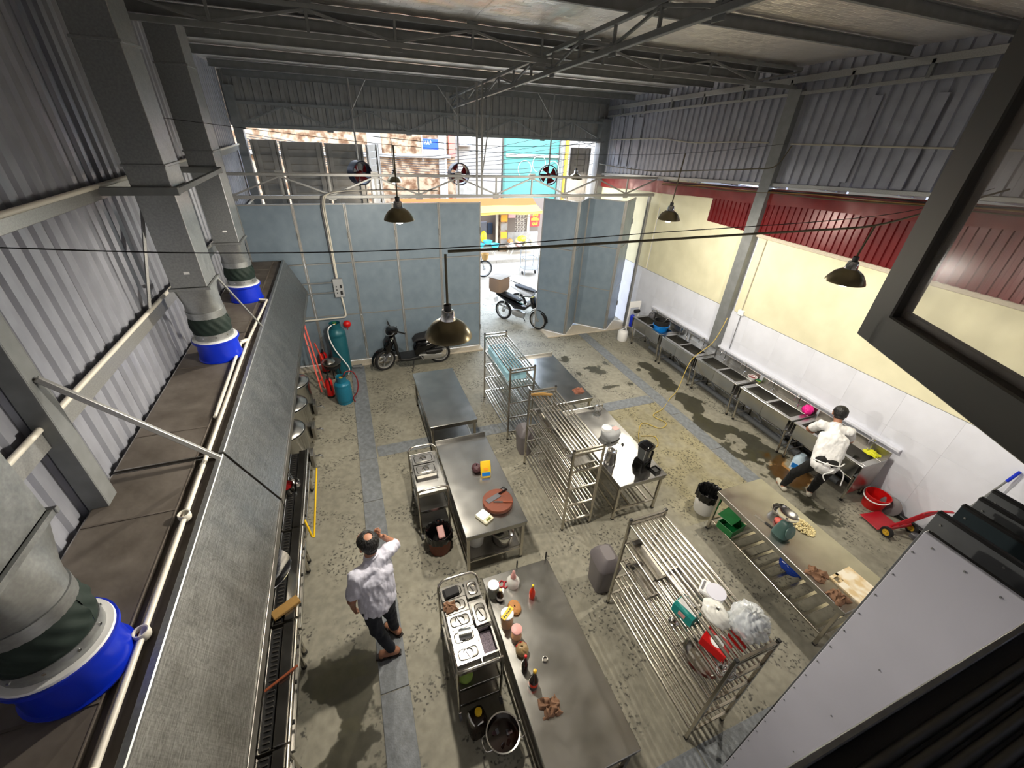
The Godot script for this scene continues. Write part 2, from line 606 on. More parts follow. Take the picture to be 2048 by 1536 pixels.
	M.food = mat(Color(0.72, 0.50, 0.28), 0.7, 0.0, fine, 8.0)
	M.garlic = mat(Color(0.88, 0.82, 0.62), 0.7)
	M.onion = mat(Color(0.30, 0.17, 0.20), 0.5, 0.0, fine, 6.0)
	M.meat = mat(Color(0.72, 0.30, 0.26), 0.5)
	M.pepper = noise_mat_pepper()
	M.cutting = mat(Color(0.88, 0.85, 0.78), 0.6, 0.0, noise_tex(0.012, 3, Color(0.90, 0.82, 0.68), W, 256, 25, 0.3, 0.7), 1.5)
	M.plaster = mat(Color(0.56, 0.48, 0.39), 0.9, 0.0, noise_tex(0.02, 5, Color(0.62, 0.50, 0.38), W, 512, 26, 0.2, 0.6), 0.25)
	M.plaster2 = mat(Color(0.58, 0.56, 0.53), 0.9, 0.0, noise_tex(0.02, 4, Color(0.86, 0.84, 0.8), W, 512, 27), 0.3)
	M.mint = mat(Color(0.30, 0.54, 0.49), 0.8, 0.0, soft, 0.4)
	M.awning = mat(Color(0.74, 0.30, 0.09), 0.8)
	M.awning.backlight_enabled = true
	M.awning.backlight = Color(0.4, 0.2, 0.06)
	M.awning_pale = mat(Color(0.68, 0.55, 0.26), 0.8)
	M.awning_pale.backlight_enabled = true
	M.awning_pale.backlight = Color(0.3, 0.25, 0.12)
	M.shop_dark = mat(Color(0.42, 0.37, 0.33), 0.8)
	M.sign_blue = mat(Color(0.10, 0.26, 0.68), 0.5)
	M.sign_red = mat(Color(0.86, 0.12, 0.10), 0.5)
	M.basin_cyan = mat(Color(0.25, 0.72, 0.82), 0.4)
	M.amber = mat(Color(0.90, 0.58, 0.10), 0.6)
	M.wire = mat(Color(0.07, 0.07, 0.07), 0.6)
	M.wire_olive = mat(Color(0.34, 0.31, 0.22), 0.6)
	M.wire_pale = mat(Color(0.68, 0.66, 0.60), 0.6)
	M.wire_yellow = mat(Color(0.74, 0.64, 0.30), 0.6)
	M.hose = mat(Color(0.40, 0.41, 0.42), 0.5)
	M.shade = mat(Color(0.50, 0.46, 0.36), 0.3, 0.9, soft, 2.0)
	M.bulb = glow(Color(1.0, 0.98, 0.94), 14.0)
	M.fan_red = mat(Color(0.40, 0.05, 0.06), 0.35)
	M.fan_blue = mat(Color(0.10, 0.13, 0.22), 0.4, 0.3)
	make_floor_material()

func noise_mat_pepper():
	return mat(Color(0.62, 0.58, 0.62), 0.7, 0.0, noise_tex(0.18, 2, Color(0.35, 0.3, 0.36), Color.WHITE, 256, 28, 0.35, 0.65), 3.0)

func quilt():
	# normal map of quilted foil: flat pockets laid in courses, each leaning its own way, with pressed seams
	var s = 512
	var im = Image.create(s, s, false, Image.FORMAT_RGB8)
	var r2 = RandomNumberGenerator.new()
	r2.seed = 77
	var lean = []
	for k in 8 * 16: lean.append(Vector2(r2.randf_range(-0.06, 0.06), r2.randf_range(-0.09, 0.09)))
	for y in s:
		var row = int(y / 32)
		for x in s:
			var cx = x / 64.0 + 0.5 * (row % 2)
			var fx = fposmod(cx, 1.0)
			var fy = fposmod(y / 32.0, 1.0)
			var t = lean[(int(cx) % 8) + 8 * row]
			var nx = t.x
			var ny = t.y
			var ex = min(fx, 1.0 - fx) * 64.0
			var ey = min(fy, 1.0 - fy) * 32.0
			if ex < 4.0: nx += (0.6 if fx > 0.5 else -0.6) * (1.0 - ex / 4.0)
			if ey < 4.0: ny += (0.6 if fy > 0.5 else -0.6) * (1.0 - ey / 4.0)
			var n = Vector3(nx, ny, 1.0).normalized()
			im.set_pixel(x, y, Color(n.x * 0.5 + 0.5, n.y * 0.5 + 0.5, n.z * 0.5 + 0.5))
	return ImageTexture.create_from_image(im)

func make_floor_material():
	# 10.4 m by 14 m of worn concrete at 140 pixels to the metre: mottling, black scuffs, wet patches where the photograph has them
	var ppm = 130.0
	var w = int(10.4 * ppm)
	var d = int(14.0 * ppm)
	var get = func(freq, oct, sd, kind):
		var nz = FastNoiseLite.new()
		nz.noise_type = kind
		nz.seed = sd
		nz.frequency = freq
		nz.fractal_octaves = oct
		return nz.get_image(w, d, false, false, false).get_data()
	var a = get.call(0.006, 5, 31, FastNoiseLite.TYPE_SIMPLEX_SMOOTH)
	var b = get.call(0.05, 4, 32, FastNoiseLite.TYPE_SIMPLEX)
	var c = get.call(0.11, 3, 33, FastNoiseLite.TYPE_SIMPLEX)
	var e = get.call(0.012, 4, 34, FastNoiseLite.TYPE_SIMPLEX_SMOOTH)
	var col = PackedByteArray()
	col.resize(w * d * 3)
	var rou = PackedByteArray()
	rou.resize(w * d)
	# wet patches: x, z, radius x, radius z, strength
	var wet = [[-0.62, -2.35, 0.36, 0.42, 1.25], [-0.75, -1.75, 0.38, 0.45, 1.0], [-0.35, -2.6, 0.30, 0.22, 0.7], [-0.9, -2.6, 0.3, 0.3, 0.7],
		[6.55, -6.55, 0.30, 0.55, 1.1], [6.5, -5.6, 0.34, 0.7, 1.15], [6.35, -4.6, 0.34, 0.9, 1.05], [6.7, -4.1, 0.4, 0.8, 1.0], [6.5, -3.2, 0.5, 0.6, 1.0], [6.6, -7.3, 0.22, 0.30, 1.0], [6.25, -7.2, 0.13, 0.13, 1.0], [6.2, -2.3, 0.3, 0.3, 0.75], [5.2, -7.6, 0.5, 0.35, 0.6], [4.4, -8.3, 0.6, 0.4, 0.6], [5.2, -6.7, 0.5, 0.1, 0.7]]
	var rust = [[6.65, -3.25, 0.42, 0.5, 1.0]]
	for y in d:
		var z = 0.6 - y / ppm
		for x in w:
			var i = y * w + x
			var X = -2.4 + x / ppm
			var na = a[i] / 255.0
			var nb = b[i] / 255.0
			var nc = c[i] / 255.0
			var ne = e[i] / 255.0
			var k = 0.90 + 0.20 * (na - 0.5) + 0.16 * (nb - 0.5)
			var r = 0.60 * k
			var g = 0.585 * k
			var l = 0.525 * k
			# yellower slab between the racks and the sinks
			if X > 3.9 and X < 5.76 and z < -2.9 and z > -5.88:
				var yk = clamp((X - 3.9) * 1.5, 0.0, 1.0) * clamp(ne * 1.6, 0.0, 1.0)
				r += 0.015 * yk; l -= 0.06 * yk; g -= 0.0 * yk
			# scuffs and drips of black
			var sc = smoothstep(0.64, 0.78, nc) * smoothstep(0.45, 0.62, ne)
			var dk = 1.0 - 0.50 * sc
			var ro = 0.72 - 0.1 * (1.0 - na)
			for q in wet:
				var dx = (X - q[0]) / q[2]
				if dx > 1.6 or dx < -1.6: continue
				var dz = (z - q[1]) / q[3]
				if dz > 1.6 or dz < -1.6: continue
				var f = q[4] * (1.0 - sqrt(dx * dx + dz * dz) * 0.75) + (ne - 0.5) * 1.5 + (nb - 0.5) * 0.25
				var m = smoothstep(0.42, 0.52, f)
				dk = min(dk, 1.0 - 0.52 * m)
				if m > 0.01: ro = lerp(ro, 0.3, m)
				l -= 0.03 * m
			for q in rust:
				var dx = (X - q[0]) / q[2]
				var dz = (z - q[1]) / q[3]
				if abs(dx) < 1.6 and abs(dz) < 1.6:
					var f = smoothstep(0.35, 0.6, q[4] * (1.0 - sqrt(dx * dx + dz * dz) * 0.75) + (ne - 0.5) * 1.2)
					r += 0.10 * f; l -= 0.25 * f; g -= 0.08 * f
			col[i * 3] = int(clamp(r * dk, 0.0, 1.0) * 255.0)
			col[i * 3 + 1] = int(clamp(g * dk, 0.0, 1.0) * 255.0)
			col[i * 3 + 2] = int(clamp(l * dk, 0.0, 1.0) * 255.0)
			rou[i] = int(clamp(ro, 0.0, 1.0) * 255.0)
	M.floor = mat(Color.WHITE, 1.0)
	M.floor.albedo_texture = ImageTexture.create_from_image(Image.create_from_data(w, d, false, Image.FORMAT_RGB8, col))
	M.floor.roughness_texture = ImageTexture.create_from_image(Image.create_from_data(w, d, false, Image.FORMAT_L8, rou))
	M.floor.roughness_texture_channel = BaseMaterial3D.TEXTURE_CHANNEL_RED

# ------------------------------------------------------------------ the building
const XL = -2.05
const XR = 7.6
func roof_y(z): return 6.08 + 0.05 * (z + 6.38)
func red_top(z): return 4.19 + 0.066 * (z + 6.73)

func build_shell():
	# floor
	var m = MB.new()
	var fl = func(x0, x1, z0, z1, y):
		var a = Vector3(x0, y, z1); var b = Vector3(x1, y, z1); var c = Vector3(x1, y, z0); var d = Vector3(x0, y, z0)
		m.quad(a, b, c, d)
		for p in [a, c, b, a, d, c]: m.u.append(Vector2((p.x + 2.4) / 10.4, (0.6 - p.z) / 14.0))
	fl.call(-2.3, 7.9, -12.7, 0.5, 0.0)
	var floor_o = obj("floor", m, M.floor)
	floor_o.set_meta("kind", "structure")
	bx(floor_o, "subfloor", Vector3(2.8, -0.11, -4.6), Vector3(10.3, 0.2, 16.2), M.pave, 0.0)
	bx(floor_o, "rear_slab", Vector3(2.8, -0.02, 1.98), Vector3(10.3, 0.04, 2.98), M.slab, 0.0)
	# drain covers: slabs laid in three rows, joints open
	var row = func(x0, x1, z0, z1, along_z, cuts):
		for k in cuts.size() - 1:
			var a = cuts[k] + 0.005
			var b = cuts[k + 1] - 0.005
			var tilt = Basis(Vector3(0, 0, 1), rng.randf_range(-0.004, 0.004))
			var c = Vector3((x0 + x1) / 2, -0.012 + rng.randf_range(0.0, 0.003), (a + b) / 2) if along_z else Vector3((a + b) / 2, -0.012, (z0 + z1) / 2)
			var s = Vector3(x1 - x0, 0.04, b - a) if along_z else Vector3(b - a, 0.04, z1 - z0)
			bx(floor_o, "drain_cover", c, s, M.slab, 0.004, tilt)
	row.call(-0.39, -0.10, 0, 0, true, [-9.25, -8.1, -6.95, -5.85, -4.87, -3.7, -2.19, -0.9, 0.3])
	row.call(5.79, 6.07, 0, 0, true, [-12.3, -11.1, -10.0, -8.8, -7.6, -6.4, -5.36, -4.2, -3.05, -1.9, -0.75])
	row.call(0, 0, -6.16, -5.87, false, [-0.08, 1.05, 2.2, 3.35, 4.5, 5.77])
	row.call(0, 0, -0.76, -0.42, false, [-0.08, 1.2, 2.4, 3.6, 4.8, 6.1])
	bx(floor_o, "door_sill", Vector3(0.42, 0.015, -9.42), Vector3(4.9, 0.05, 0.30), M.pale, 0.008)
	bx(floor_o, "door_sill", Vector3(6.2, 0.012, -9.75), Vector3(2.75, 0.045, 0.55), M.pale, 0.008)
	# right wall: block core, white tiles below, cream plaster above, red sheets, then grey sheets up to the roof
	var wr = struct_node("wall_right")
	bx(wr, "wall_core", Vector3(7.74, 2.1, -4.65), Vector3(0.22, 4.2, 15.9), M.grout, 0.0)
	for k in 21:
		for j in 3:
			var z1 = 3.2 - k * 0.75
			bx(wr, "wall_tile", Vector3(7.621, 0.305 + j * 0.6, z1 - 0.375), Vector3(0.024, 0.599, 0.749), M.tile, 0.0008)
	for a in [[-9.35, -6.52, 1.815, 4.12], [-6.22, 0.1, 1.815, 3.35], [-12.5, -9.4, 1.815, 3.72]]:
		bx(wr, "plaster_field", Vector3(7.617, (a[2] + a[3]) / 2, (a[0] + a[1]) / 2), Vector3(0.032, a[3] - a[2], a[1] - a[0]), M.cream, 0.006)
	bx(wr, "plaster_field", Vector3(7.62, 3.75, -8.6), Vector3(0.02, 0.7, 1.75), M.cream, 0.004)
	bx(wr, "ledge", Vector3(7.595, 3.39, -3.1), Vector3(0.07, 0.07, 6.5), M.pale, 0.01)
	bx(wr, "tile_ledge", Vector3(7.575, 0.955, -5.6), Vector3(0.07, 0.05, 6.3), M.tile, 0.006)
	var z = -7.66
	while z < 0.0:
		var s = MB.new()
		s.corr(Vector3(7.59, 3.40, z), Vector3(0, red_top(z) - 0.14 - 3.40, 0), Vector3(0, 0, 1), 1.0, Vector3(-1, 0, 0), 0.111, 0.022)
		obj("red_sheet", s, M.sheet_red, wr)
		z += 1.0
	# folded red flashing, sagging a little
	var fm = MB.new()
	fm.surf(func(a, b):
		var zz = lerp(-12.3, 0.1, a)
		var y = red_top(zz) - 0.27 * b
		return Vector3(7.55 - 0.02 * sin(a * 47.0) * b - 0.02 * b, y - 0.012 * sin(a * 31.0) * b, zz), 80, 4, true)
	fm.surf(func(a, b):
		var zz = lerp(-12.3, 0.1, a)
		return Vector3(7.60, red_top(zz) - 0.27 * b, zz), 20, 1, false)
	obj("red_flashing", fm, M.flash_red, wr)
	z = -12.5
	while z < 3.0:
		var zb = red_top(z + 0.5) + 0.1
		var s = MB.new()
		s.corr(Vector3(7.61, zb - 0.06, z), Vector3(0, roof_y(z) + 0.16 - zb, 0), Vector3(0, 0, 1), 1.085, Vector3(-1, 0, 0), 0.181, 0.03)
		obj("ribbed_sheet", s, M.sheet, wr)
		z += 1.085
	for k in 2:
		bar(wr, "flat_strip", Vector3(7.555, 4.47, -5.05 + k * 0.82), Vector3(7.555, 5.62, -5.03 + k * 0.82), 0.02, 0.13, M.sheet, Vector3(0, 0, 1))
	for k in 3:
		bar(wr, "flat_strip", Vector3(7.555, 4.2, -11.6 + k * 0.42), Vector3(7.555, 5.35, -11.6 + k * 0.42), 0.02, 0.2, M.sheet, Vector3(0, 0, 1))
	bar(wr, "bottom_rail", Vector3(7.53, red_top(-12.3) + 0.07, -12.3), Vector3(7.53, red_top(0.1) + 0.07, 0.1), 0.05, 0.06, M.zinc)
	# eave lattice along the top of the right wall
	var ev = thing("eave_lattice", "pale steel double rail with short stubs under the right eave", "lattice", Vector3(7.5, 0, 0))
	bar(ev, "rail", Vector3(0, 5.55, -12.3), Vector3(0, 6.23, 0.1), 0.06, 0.09, M.zinc)
	bar(ev, "rail", Vector3(0, 5.36, -12.3), Vector3(0, 6.02, 0.1), 0.04, 0.045, M.zinc)
	for k in 12:
		var zz = -11.6 + k * 1.02
		bar(ev, "stub", Vector3(0, 5.36 + 0.0532 * (zz + 12.3), zz), Vector3(0, 5.56 + 0.0548 * (zz + 12.3), zz), 0.05, 0.06, M.steelwork)
	# left wall: two heights of ribbed sheets on girts
	var wl = struct_node("wall_left")
	for k in 15:
		var z0 = 3.25 - 1.06 * (k + 1)
		for part in 2:
			var s = MB.new()
			var lo = 0.0 if part == 0 else 4.33
			var hi = 4.36 if part == 0 else roof_y(z0) + 0.10
			s.corr(Vector3(XL - 0.03 - part * 0.012, lo, z0 + part * 0.25), Vector3(0, hi - lo, 0), Vector3(0, 0, 1), 1.055, Vector3(1, 0, 0), 0.1758, 0.026, [0.0, 0.40, 0.52, 0.88])
			obj("ribbed_sheet", s, M.sheet, wl)
	bx(wl, "outer_skin", Vector3(XL - 0.1, 3.1, -4.65), Vector3(0.03, 6.5, 15.9), M.sheet_dark, 0.0)
	for g in [[4.34, 0.06, 0.09], [3.18, 0.05, 0.13]]:
		bar(wl, "girt", Vector3(XL + 0.035, g[0], -12.3), Vector3(XL + 0.035, g[0], 0.0), g[1], g[2], M.zinc)
		rod(wl, "girt_pipe", Vector3(XL + 0.06, g[0] + g[2] / 2 + 0.016, -12.3), Vector3(XL + 0.06, g[0] + g[2] / 2 + 0.016, 0.0), 0.02, M.pvc)
	# columns
	var col = func(x, zc, y1, sx, sz, mm): 
		var c = MB.new()
		var w = sx * 0.5
		c.box(Vector3(0, y1 / 2, sz / 2 - 0.005), Vector3(sx, y1, 0.010), Basis.IDENTITY, 0.002)
		c.box(Vector3(0, y1 / 2, -sz / 2 + 0.005), Vector3(sx, y1, 0.010), Basis.IDENTITY, 0.002)
		c.box(Vector3(w - 0.005, y1 / 2, 0), Vector3(0.01, y1, sz - 0.02))
		c.box(Vector3(-w + 0.005, y1 / 2, 0), Vector3(0.01, y1, sz - 0.02))
		c.box(Vector3(0, 0.01, 0), Vector3(sx + 0.08, 0.02, sz + 0.08))
		var o = struct_obj("column", c, mm)
		o.position = Vector3(x, 0, zc)
	col.call(7.535, -6.38, 5.74, 0.14, 0.24, M.steelwork)
	col.call(7.46, -12.35, 5.3, 0.28, 0.28, M.steelwork)
	col.call(-1.93, -12.35, 5.5, 0.18, 0.22, M.steelwork)
	col.call(-1.97, -3.0, 5.95, 0.12, 0.14, M.steelwork)
	col.call(-1.97, -6.38, 5.74, 0.12, 0.16, M.steelwork)
	col.call(-1.97, -9.72, 5.6, 0.12, 0.12, M.steelwork)
	# street-side wall above the opening
	var wf = struct_node("wall_front")
	var x = -2.1
	while x < 7.7:
		var s = MB.new()
		s.corr(Vector3(x, 4.76, -12.52), Vector3(0, roof_y(-12.5) - 4.70, 0), Vector3(1, 0, 0), min(1.08, 7.72 - x), Vector3(0, 0, 1), 0.18, 0.03)
		obj("ribbed_sheet", s, M.sheet_dark, wf)
		x += 1.08
	# wall behind the camera with the window it looks out of, and the closed room behind
	var wb = struct_node("wall_back")
	bx(wb, "wall_panel", Vector3(-1.3, 3.2, 0.12), Vector3(1.5, 6.4, 0.1), M.board, 0.0)
	bx(wb, "wall_panel", Vector3(4.5, 3.2, 0.12), Vector3(6.2, 6.4, 0.1), M.board, 0.0)
	bx(wb, "wall_panel", Vector3(0.42, 2.255, 0.12), Vector3(1.94, 4.51, 0.1), M.board, 0.0)
	bx(wb, "wall_panel", Vector3(0.42, 6.2, 0.12), Vector3(1.94, 0.5, 0.1), M.board, 0.0)
	bx(wb, "end_wall", Vector3(2.8, 3.25, 3.25), Vector3(10.0, 6.6, 0.1), M.board, 0.0)
	bx(wb, "upper_floor", Vector3(2.8, 3.45, 1.7), Vector3(9.6, 0.12, 3.0), M.board, 0.0)

func truss(called, label, a: Vector3, b: Vector3, h, panels, w, mm, low_first = true, slope_h = 0.0):
	var t = thing(called, label, "truss", a)
	var d = b - a
	var top = func(f): return d * f + Vector3.UP * (h + slope_h * f)
	bar(t, "bottom_chord", Vector3.ZERO, d, w, w, mm)
	bar(t, "top_chord", top.call(0.0), top.call(1.0), w, w * 0.8, mm)
	for i in panels + 1:
		var f = float(i) / panels
		if i > 0 and i < panels: bar(t, "strut", d * f + Vector3.UP * w * 0.45, top.call(f) - Vector3.UP * w * 0.4, w * 0.55, w * 0.55, mm)
		if i < panels:
			var g = float(i + 1) / panels
			if (i % 2 == 0) == low_first: bar(t, "diagonal", d * f + Vector3.UP * w * 0.5, top.call(g) - Vector3.UP * w * 0.5, w * 0.5, w * 0.5, mm)
			else: bar(t, "diagonal", top.call(f) - Vector3.UP * w * 0.5, d * g + Vector3.UP * w * 0.5, w * 0.5, w * 0.5, mm)
			bx(t, "gusset", (d * f if (i % 2 == 0) == low_first else top.call(f)) , Vector3(0.14, 0.13, 0.012) if abs(d.x) > abs(d.z) else Vector3(0.012, 0.13, 0.14), mm, 0.002)
	return t

func build_roof():
	var rf = struct_node("ceiling")
	M.foil.uv1_triplanar = true
	M.foil.uv1_scale = Vector3.ONE / 1.12
	var up = Vector3(0, 0.05, 1)
	for k in 10:
		var x0 = -2.2 + k * 1.0
		var m = MB.new()
		# each foil-faced roof sheet dips a little between the purlins and carries low ribs
		var f = func(a, b, dy):
			var zz = lerp(-12.75, 3.35, b)
			var sag = -0.012 * pow(sin(b * PI * 14.0), 2.0)
			var rib = 0.006 * pow(sin(a * PI * 3.0), 2.0)
			return Vector3(x0 + a * 0.995, roof_y(zz) + sag + rib + dy, zz)
		m.surf(func(a, b): return f.call(a, b, 0.0), 12, 56, false)
		m.surf(func(a, b): return f.call(a, b, 0.03), 6, 28, true)
		obj("roof_sheet", m, M.foil, rf)
	bx(rf, "roof_deck", Vector3(2.8, roof_y(-4.7) + 0.12, -4.7), Vector3(10.4, 0.02, 16.4), M.sheet_dark, 0.0, Basis(Vector3(1, 0, 0), -atan(0.05)))
	var zs = [-12.2, -11.0, -9.65, -8.3, -7.2, -6.5, -4.75, -3.6, -2.4, -1.2]
	for i in zs.size():
		var z = zs[i]
		var m = MB.new()
		var y = -0.135
		m.box(Vector3(0, 0.0 - 0.005, 0.0), Vector3(9.4, 0.006, 0.05))
		m.box(Vector3(0, -0.063, -0.025), Vector3(9.4, 0.122, 0.006))
		m.box(Vector3(0, -0.122, 0.0), Vector3(9.4, 0.006, 0.05))
		var o = obj("purlin", m, M.steelwork)
		o.position = Vector3(2.75, roof_y(z) - 0.016, z)
		tag(o, "long grey channel purlin running across under the foil roof", "purlin", "roof purlins")
	truss("cross_truss", "dark steel lattice truss crossing the hall between the wall columns", Vector3(-1.95, 5.76, -6.38), Vector3(7.45, 5.76, -6.38), 0.25, 10, 0.055, M.steelwork, false)
	truss("ridge_truss", "steel lattice truss running lengthwise under the middle of the roof", Vector3(2.91, 5.33, -12.3), Vector3(2.91, 5.98, -0.4), 0.22, 16, 0.055, M.steelwork, true, 0.0)
	truss("gable_truss", "grey steel lattice truss in front of the ribbed wall above the street opening", Vector3(-1.85, 4.76, -12.28), Vector3(7.32, 4.76, -12.28), 0.44, 10, 0.07, M.steelwork)
	truss("lintel_truss", "galvanised lattice girder spanning above the blue-grey folding doors", Vector3(-1.88, 3.67, -9.57), Vector3(7.5, 3.67, -9.57), 0.39, 11, 0.06, M.zinc)
	var pt = thing("hanger_post", "pair of thin steel posts between lintel girder and roof truss", "post", Vector3(2.82, 3.70, -9.45))
	bar(pt, "tube", Vector3(-0.06, 0, 0), Vector3(-0.06, 2.0, 0), 0.035, 0.035, M.zinc)
	bar(pt, "tube", Vector3(0.05, 0, 0), Vector3(0.05, 2.0, 0), 0.035, 0.035, M.zinc)
	rod(pt, "brace", Vector3(0.06, 0.45, 0.02), Vector3(0.28, 2.0, 0.02), 0.012, M.zinc)

func build_doors():
	# closed leaves on the left
	var leaf = func(number, p0: Vector3, p1: Vector3, h):
		var d = struct_node("door_%d" % number)
		var w = p0.distance_to(p1)
		d.position = p0
		d.rotation.y = atan2(-(p1 - p0).z, (p1 - p0).x)
		for k in 3:
			var y0 = 0.03 + k * (h - 0.03) / 3.0
			var y1 = 0.03 + (k + 1) * (h - 0.03) / 3.0
			bx(d, "door_panel", Vector3(w / 2, (y0 + y1) / 2, 0), Vector3(w - 0.03, y1 - y0 - 0.012, 0.03), M.door, 0.004)
		for sx in [0.014, w - 0.014]: bar(d, "stile", Vector3(sx, 0.02, 0.0), Vector3(sx, h, 0.0), 0.026, 0.044, M.zinc, Vector3(0, 0, 1))
		for k in 4:
			var y = 0.035 + k * (h - 0.05) / 3.0
			bar(d, "rail", Vector3(0.03, y, 0.004), Vector3(w - 0.03, y, 0.004), 0.034, 0.022, M.zinc)
		for y in [0.55, h - 0.6]: rod(d, "hinge", Vector3(w - 0.004, y - 0.07, 0.032), Vector3(w - 0.004, y + 0.07, 0.032), 0.014, M.zinc, 8)
		return d
	for k in 5: leaf.call(k + 1, Vector3(-1.87 + k * 0.946, 0.04, -9.5), Vector3(-1.87 + (k + 1) * 0.946 - 0.004, 0.04, -9.5), 3.52)
	# folded leaves on the right, in a zigzag
	var zig = [Vector3(4.69, 0.04, -10.18), Vector3(5.34, 0.04, -9.47), Vector3(5.97, 0.04, -10.16), Vector3(6.66, 0.04, -9.47), Vector3(7.36, 0.04, -10.1)]
	for k in 4: leaf.call(6 + k, zig[k] + (zig[k + 1] - zig[k]).normalized() * 0.02, zig[k + 1] - (zig[k + 1] - zig[k]).normalized() * 0.02, 3.5)
	var jamb = MB.new()
	jamb.box(Vector3(7.42, 1.83, -9.6), Vector3(0.06, 3.6, 0.08), Basis.IDENTITY, 0.004)
	struct_obj("trim_1", jamb, M.zinc)
	# ribbed street gates, far side of the porch
	var gate = func(number, x0, x1, y1, mm, turn):
		var d = struct_node("door_%d" % number)
		d.position = Vector3(x0, 0.0, -12.45)
		d.rotation.y = turn
		var w = x1 - x0
		for sx in [0.03, w - 0.03]: bar(d, "stile", Vector3(sx, 0.02, 0.02), Vector3(sx, y1, 0.02), 0.04, 0.05, mm, Vector3(0, 0, 1))
		for sx in [0.12, w - 0.12]: bar(d, "stile", Vector3(sx, 0.02, 0.035), Vector3(sx, y1, 0.035), 0.1, 0.012, mm, Vector3(0, 0, 1))
		var n = int(y1 / 0.155)
		for k in n:
			var y0 = 0.03 + k * (y1 - 0.03) / n
			bx(d, "slat", Vector3(w / 2, y0 + 0.072, 0.0), Vector3(w - 0.06, y1 / n + 0.008, 0.016), mm, 0.005, Basis(Vector3(1, 0, 0), 0.13))
	gate.call(10, -1.80, -1.22, 4.50, M.louver, 0.0)
	gate.call(11, -1.20, -0.24, 4.48, M.louver, 0.0)
	gate.call(12, -0.22, 0.68, 4.47, M.louver, 0.0)
	gate.call(13, 0.74, 1.60, 4.46, M.louver, 1.15)
	gate.call(14, 6.46, 7.16, 4.56, M.louver_white, 0.0)
	# electric box and conduits on the doors
	var eb = thing("switch_box", "grey metal switch box with breakers on the folding door", "electric box", Vector3(-0.355, 1.68, -9.46))
	bx(eb, "case", Vector3(0, 0.2, 0.03), Vector3(0.2, 0.4, 0.09), M.grey_paint, 0.008)
	for k in 3: rod(eb, "knob", Vector3(-0.04, 0.10 + k * 0.07, 0.075), Vector3(-0.04, 0.10 + k * 0.07, 0.086), 0.013, M.black, 10)
	bx(eb, "breaker", Vector3(0.05, 0.24, 0.08), Vector3(0.03, 0.07, 0.016), M.black, 0.003)
	bx(eb, "breaker", Vector3(0.045, 0.1, 0.08), Vector3(0.045, 0.08, 0.016), M.black, 0.003)
	var cd = thing("conduit", "white plastic conduit dropping from the girder to the switch box", "conduit", Vector3(0, 0, -9.46))
	for k in 3:
		pip(cd, "tube", curve([Vector3(1.9, 3.79, 0), Vector3(0.5, 3.80, 0), Vector3(-0.15 - 0.03 * k, 3.76 - 0.01 * k, 0.01), Vector3(-0.33 - 0.03 * k, 3.6, 0.02), Vector3(-0.34 - 0.03 * k, 3.0, 0.03), Vector3(-0.345 - 0.02 * k, 2.09, 0.03)], 5), 0.013, M.pvc if k < 2 else M.plastic_grey)
	var ce = thing("conduit", "white plastic conduit leaving the switch box down to the cooking side", "conduit", Vector3(0, 0, -9.46))
	pip(ce, "tube", [Vector3(-0.33, 1.67, 0.03), Vector3(-0.31, 1.4, 0.03), Vector3(-0.31, 1.24, 0.03), Vector3(-0.34, 1.20, 0.03), Vector3(-1.3, 1.19, 0.03)], 0.02, M.pvc)
	var pr = thing("perforated_shelf", "galvanised bracket rail on the door left of the switch box", "rail", Vector3(-0.75, 0, -9.46))
	for y in [1.78, 2.0]: bar(pr, "rail", Vector3(-0.3, y, 0.02), Vector3(0.28, y, 0.02), 0.02, 0.025, M.steelwork)
	var dome = thing("fire_dome", "small red fire dome hung on the blue-grey door above the cylinders", "fire alarm", Vector3(-0.32, 1.02, -9.46))
	lath(dome, "dome", Vector3(0, 0, 0.012), P2([0, 0, 0.085, 0.0, 0.08, 0.03, 0.05, 0.06, 0, 0.07]), M.red, 20, Basis(Vector3(1, 0, 0), PI / 2))
	rod(dome, "pull", Vector3(0.0, -0.07, 0.03), Vector3(0.0, -0.13, 0.03), 0.006, M.red, 6)

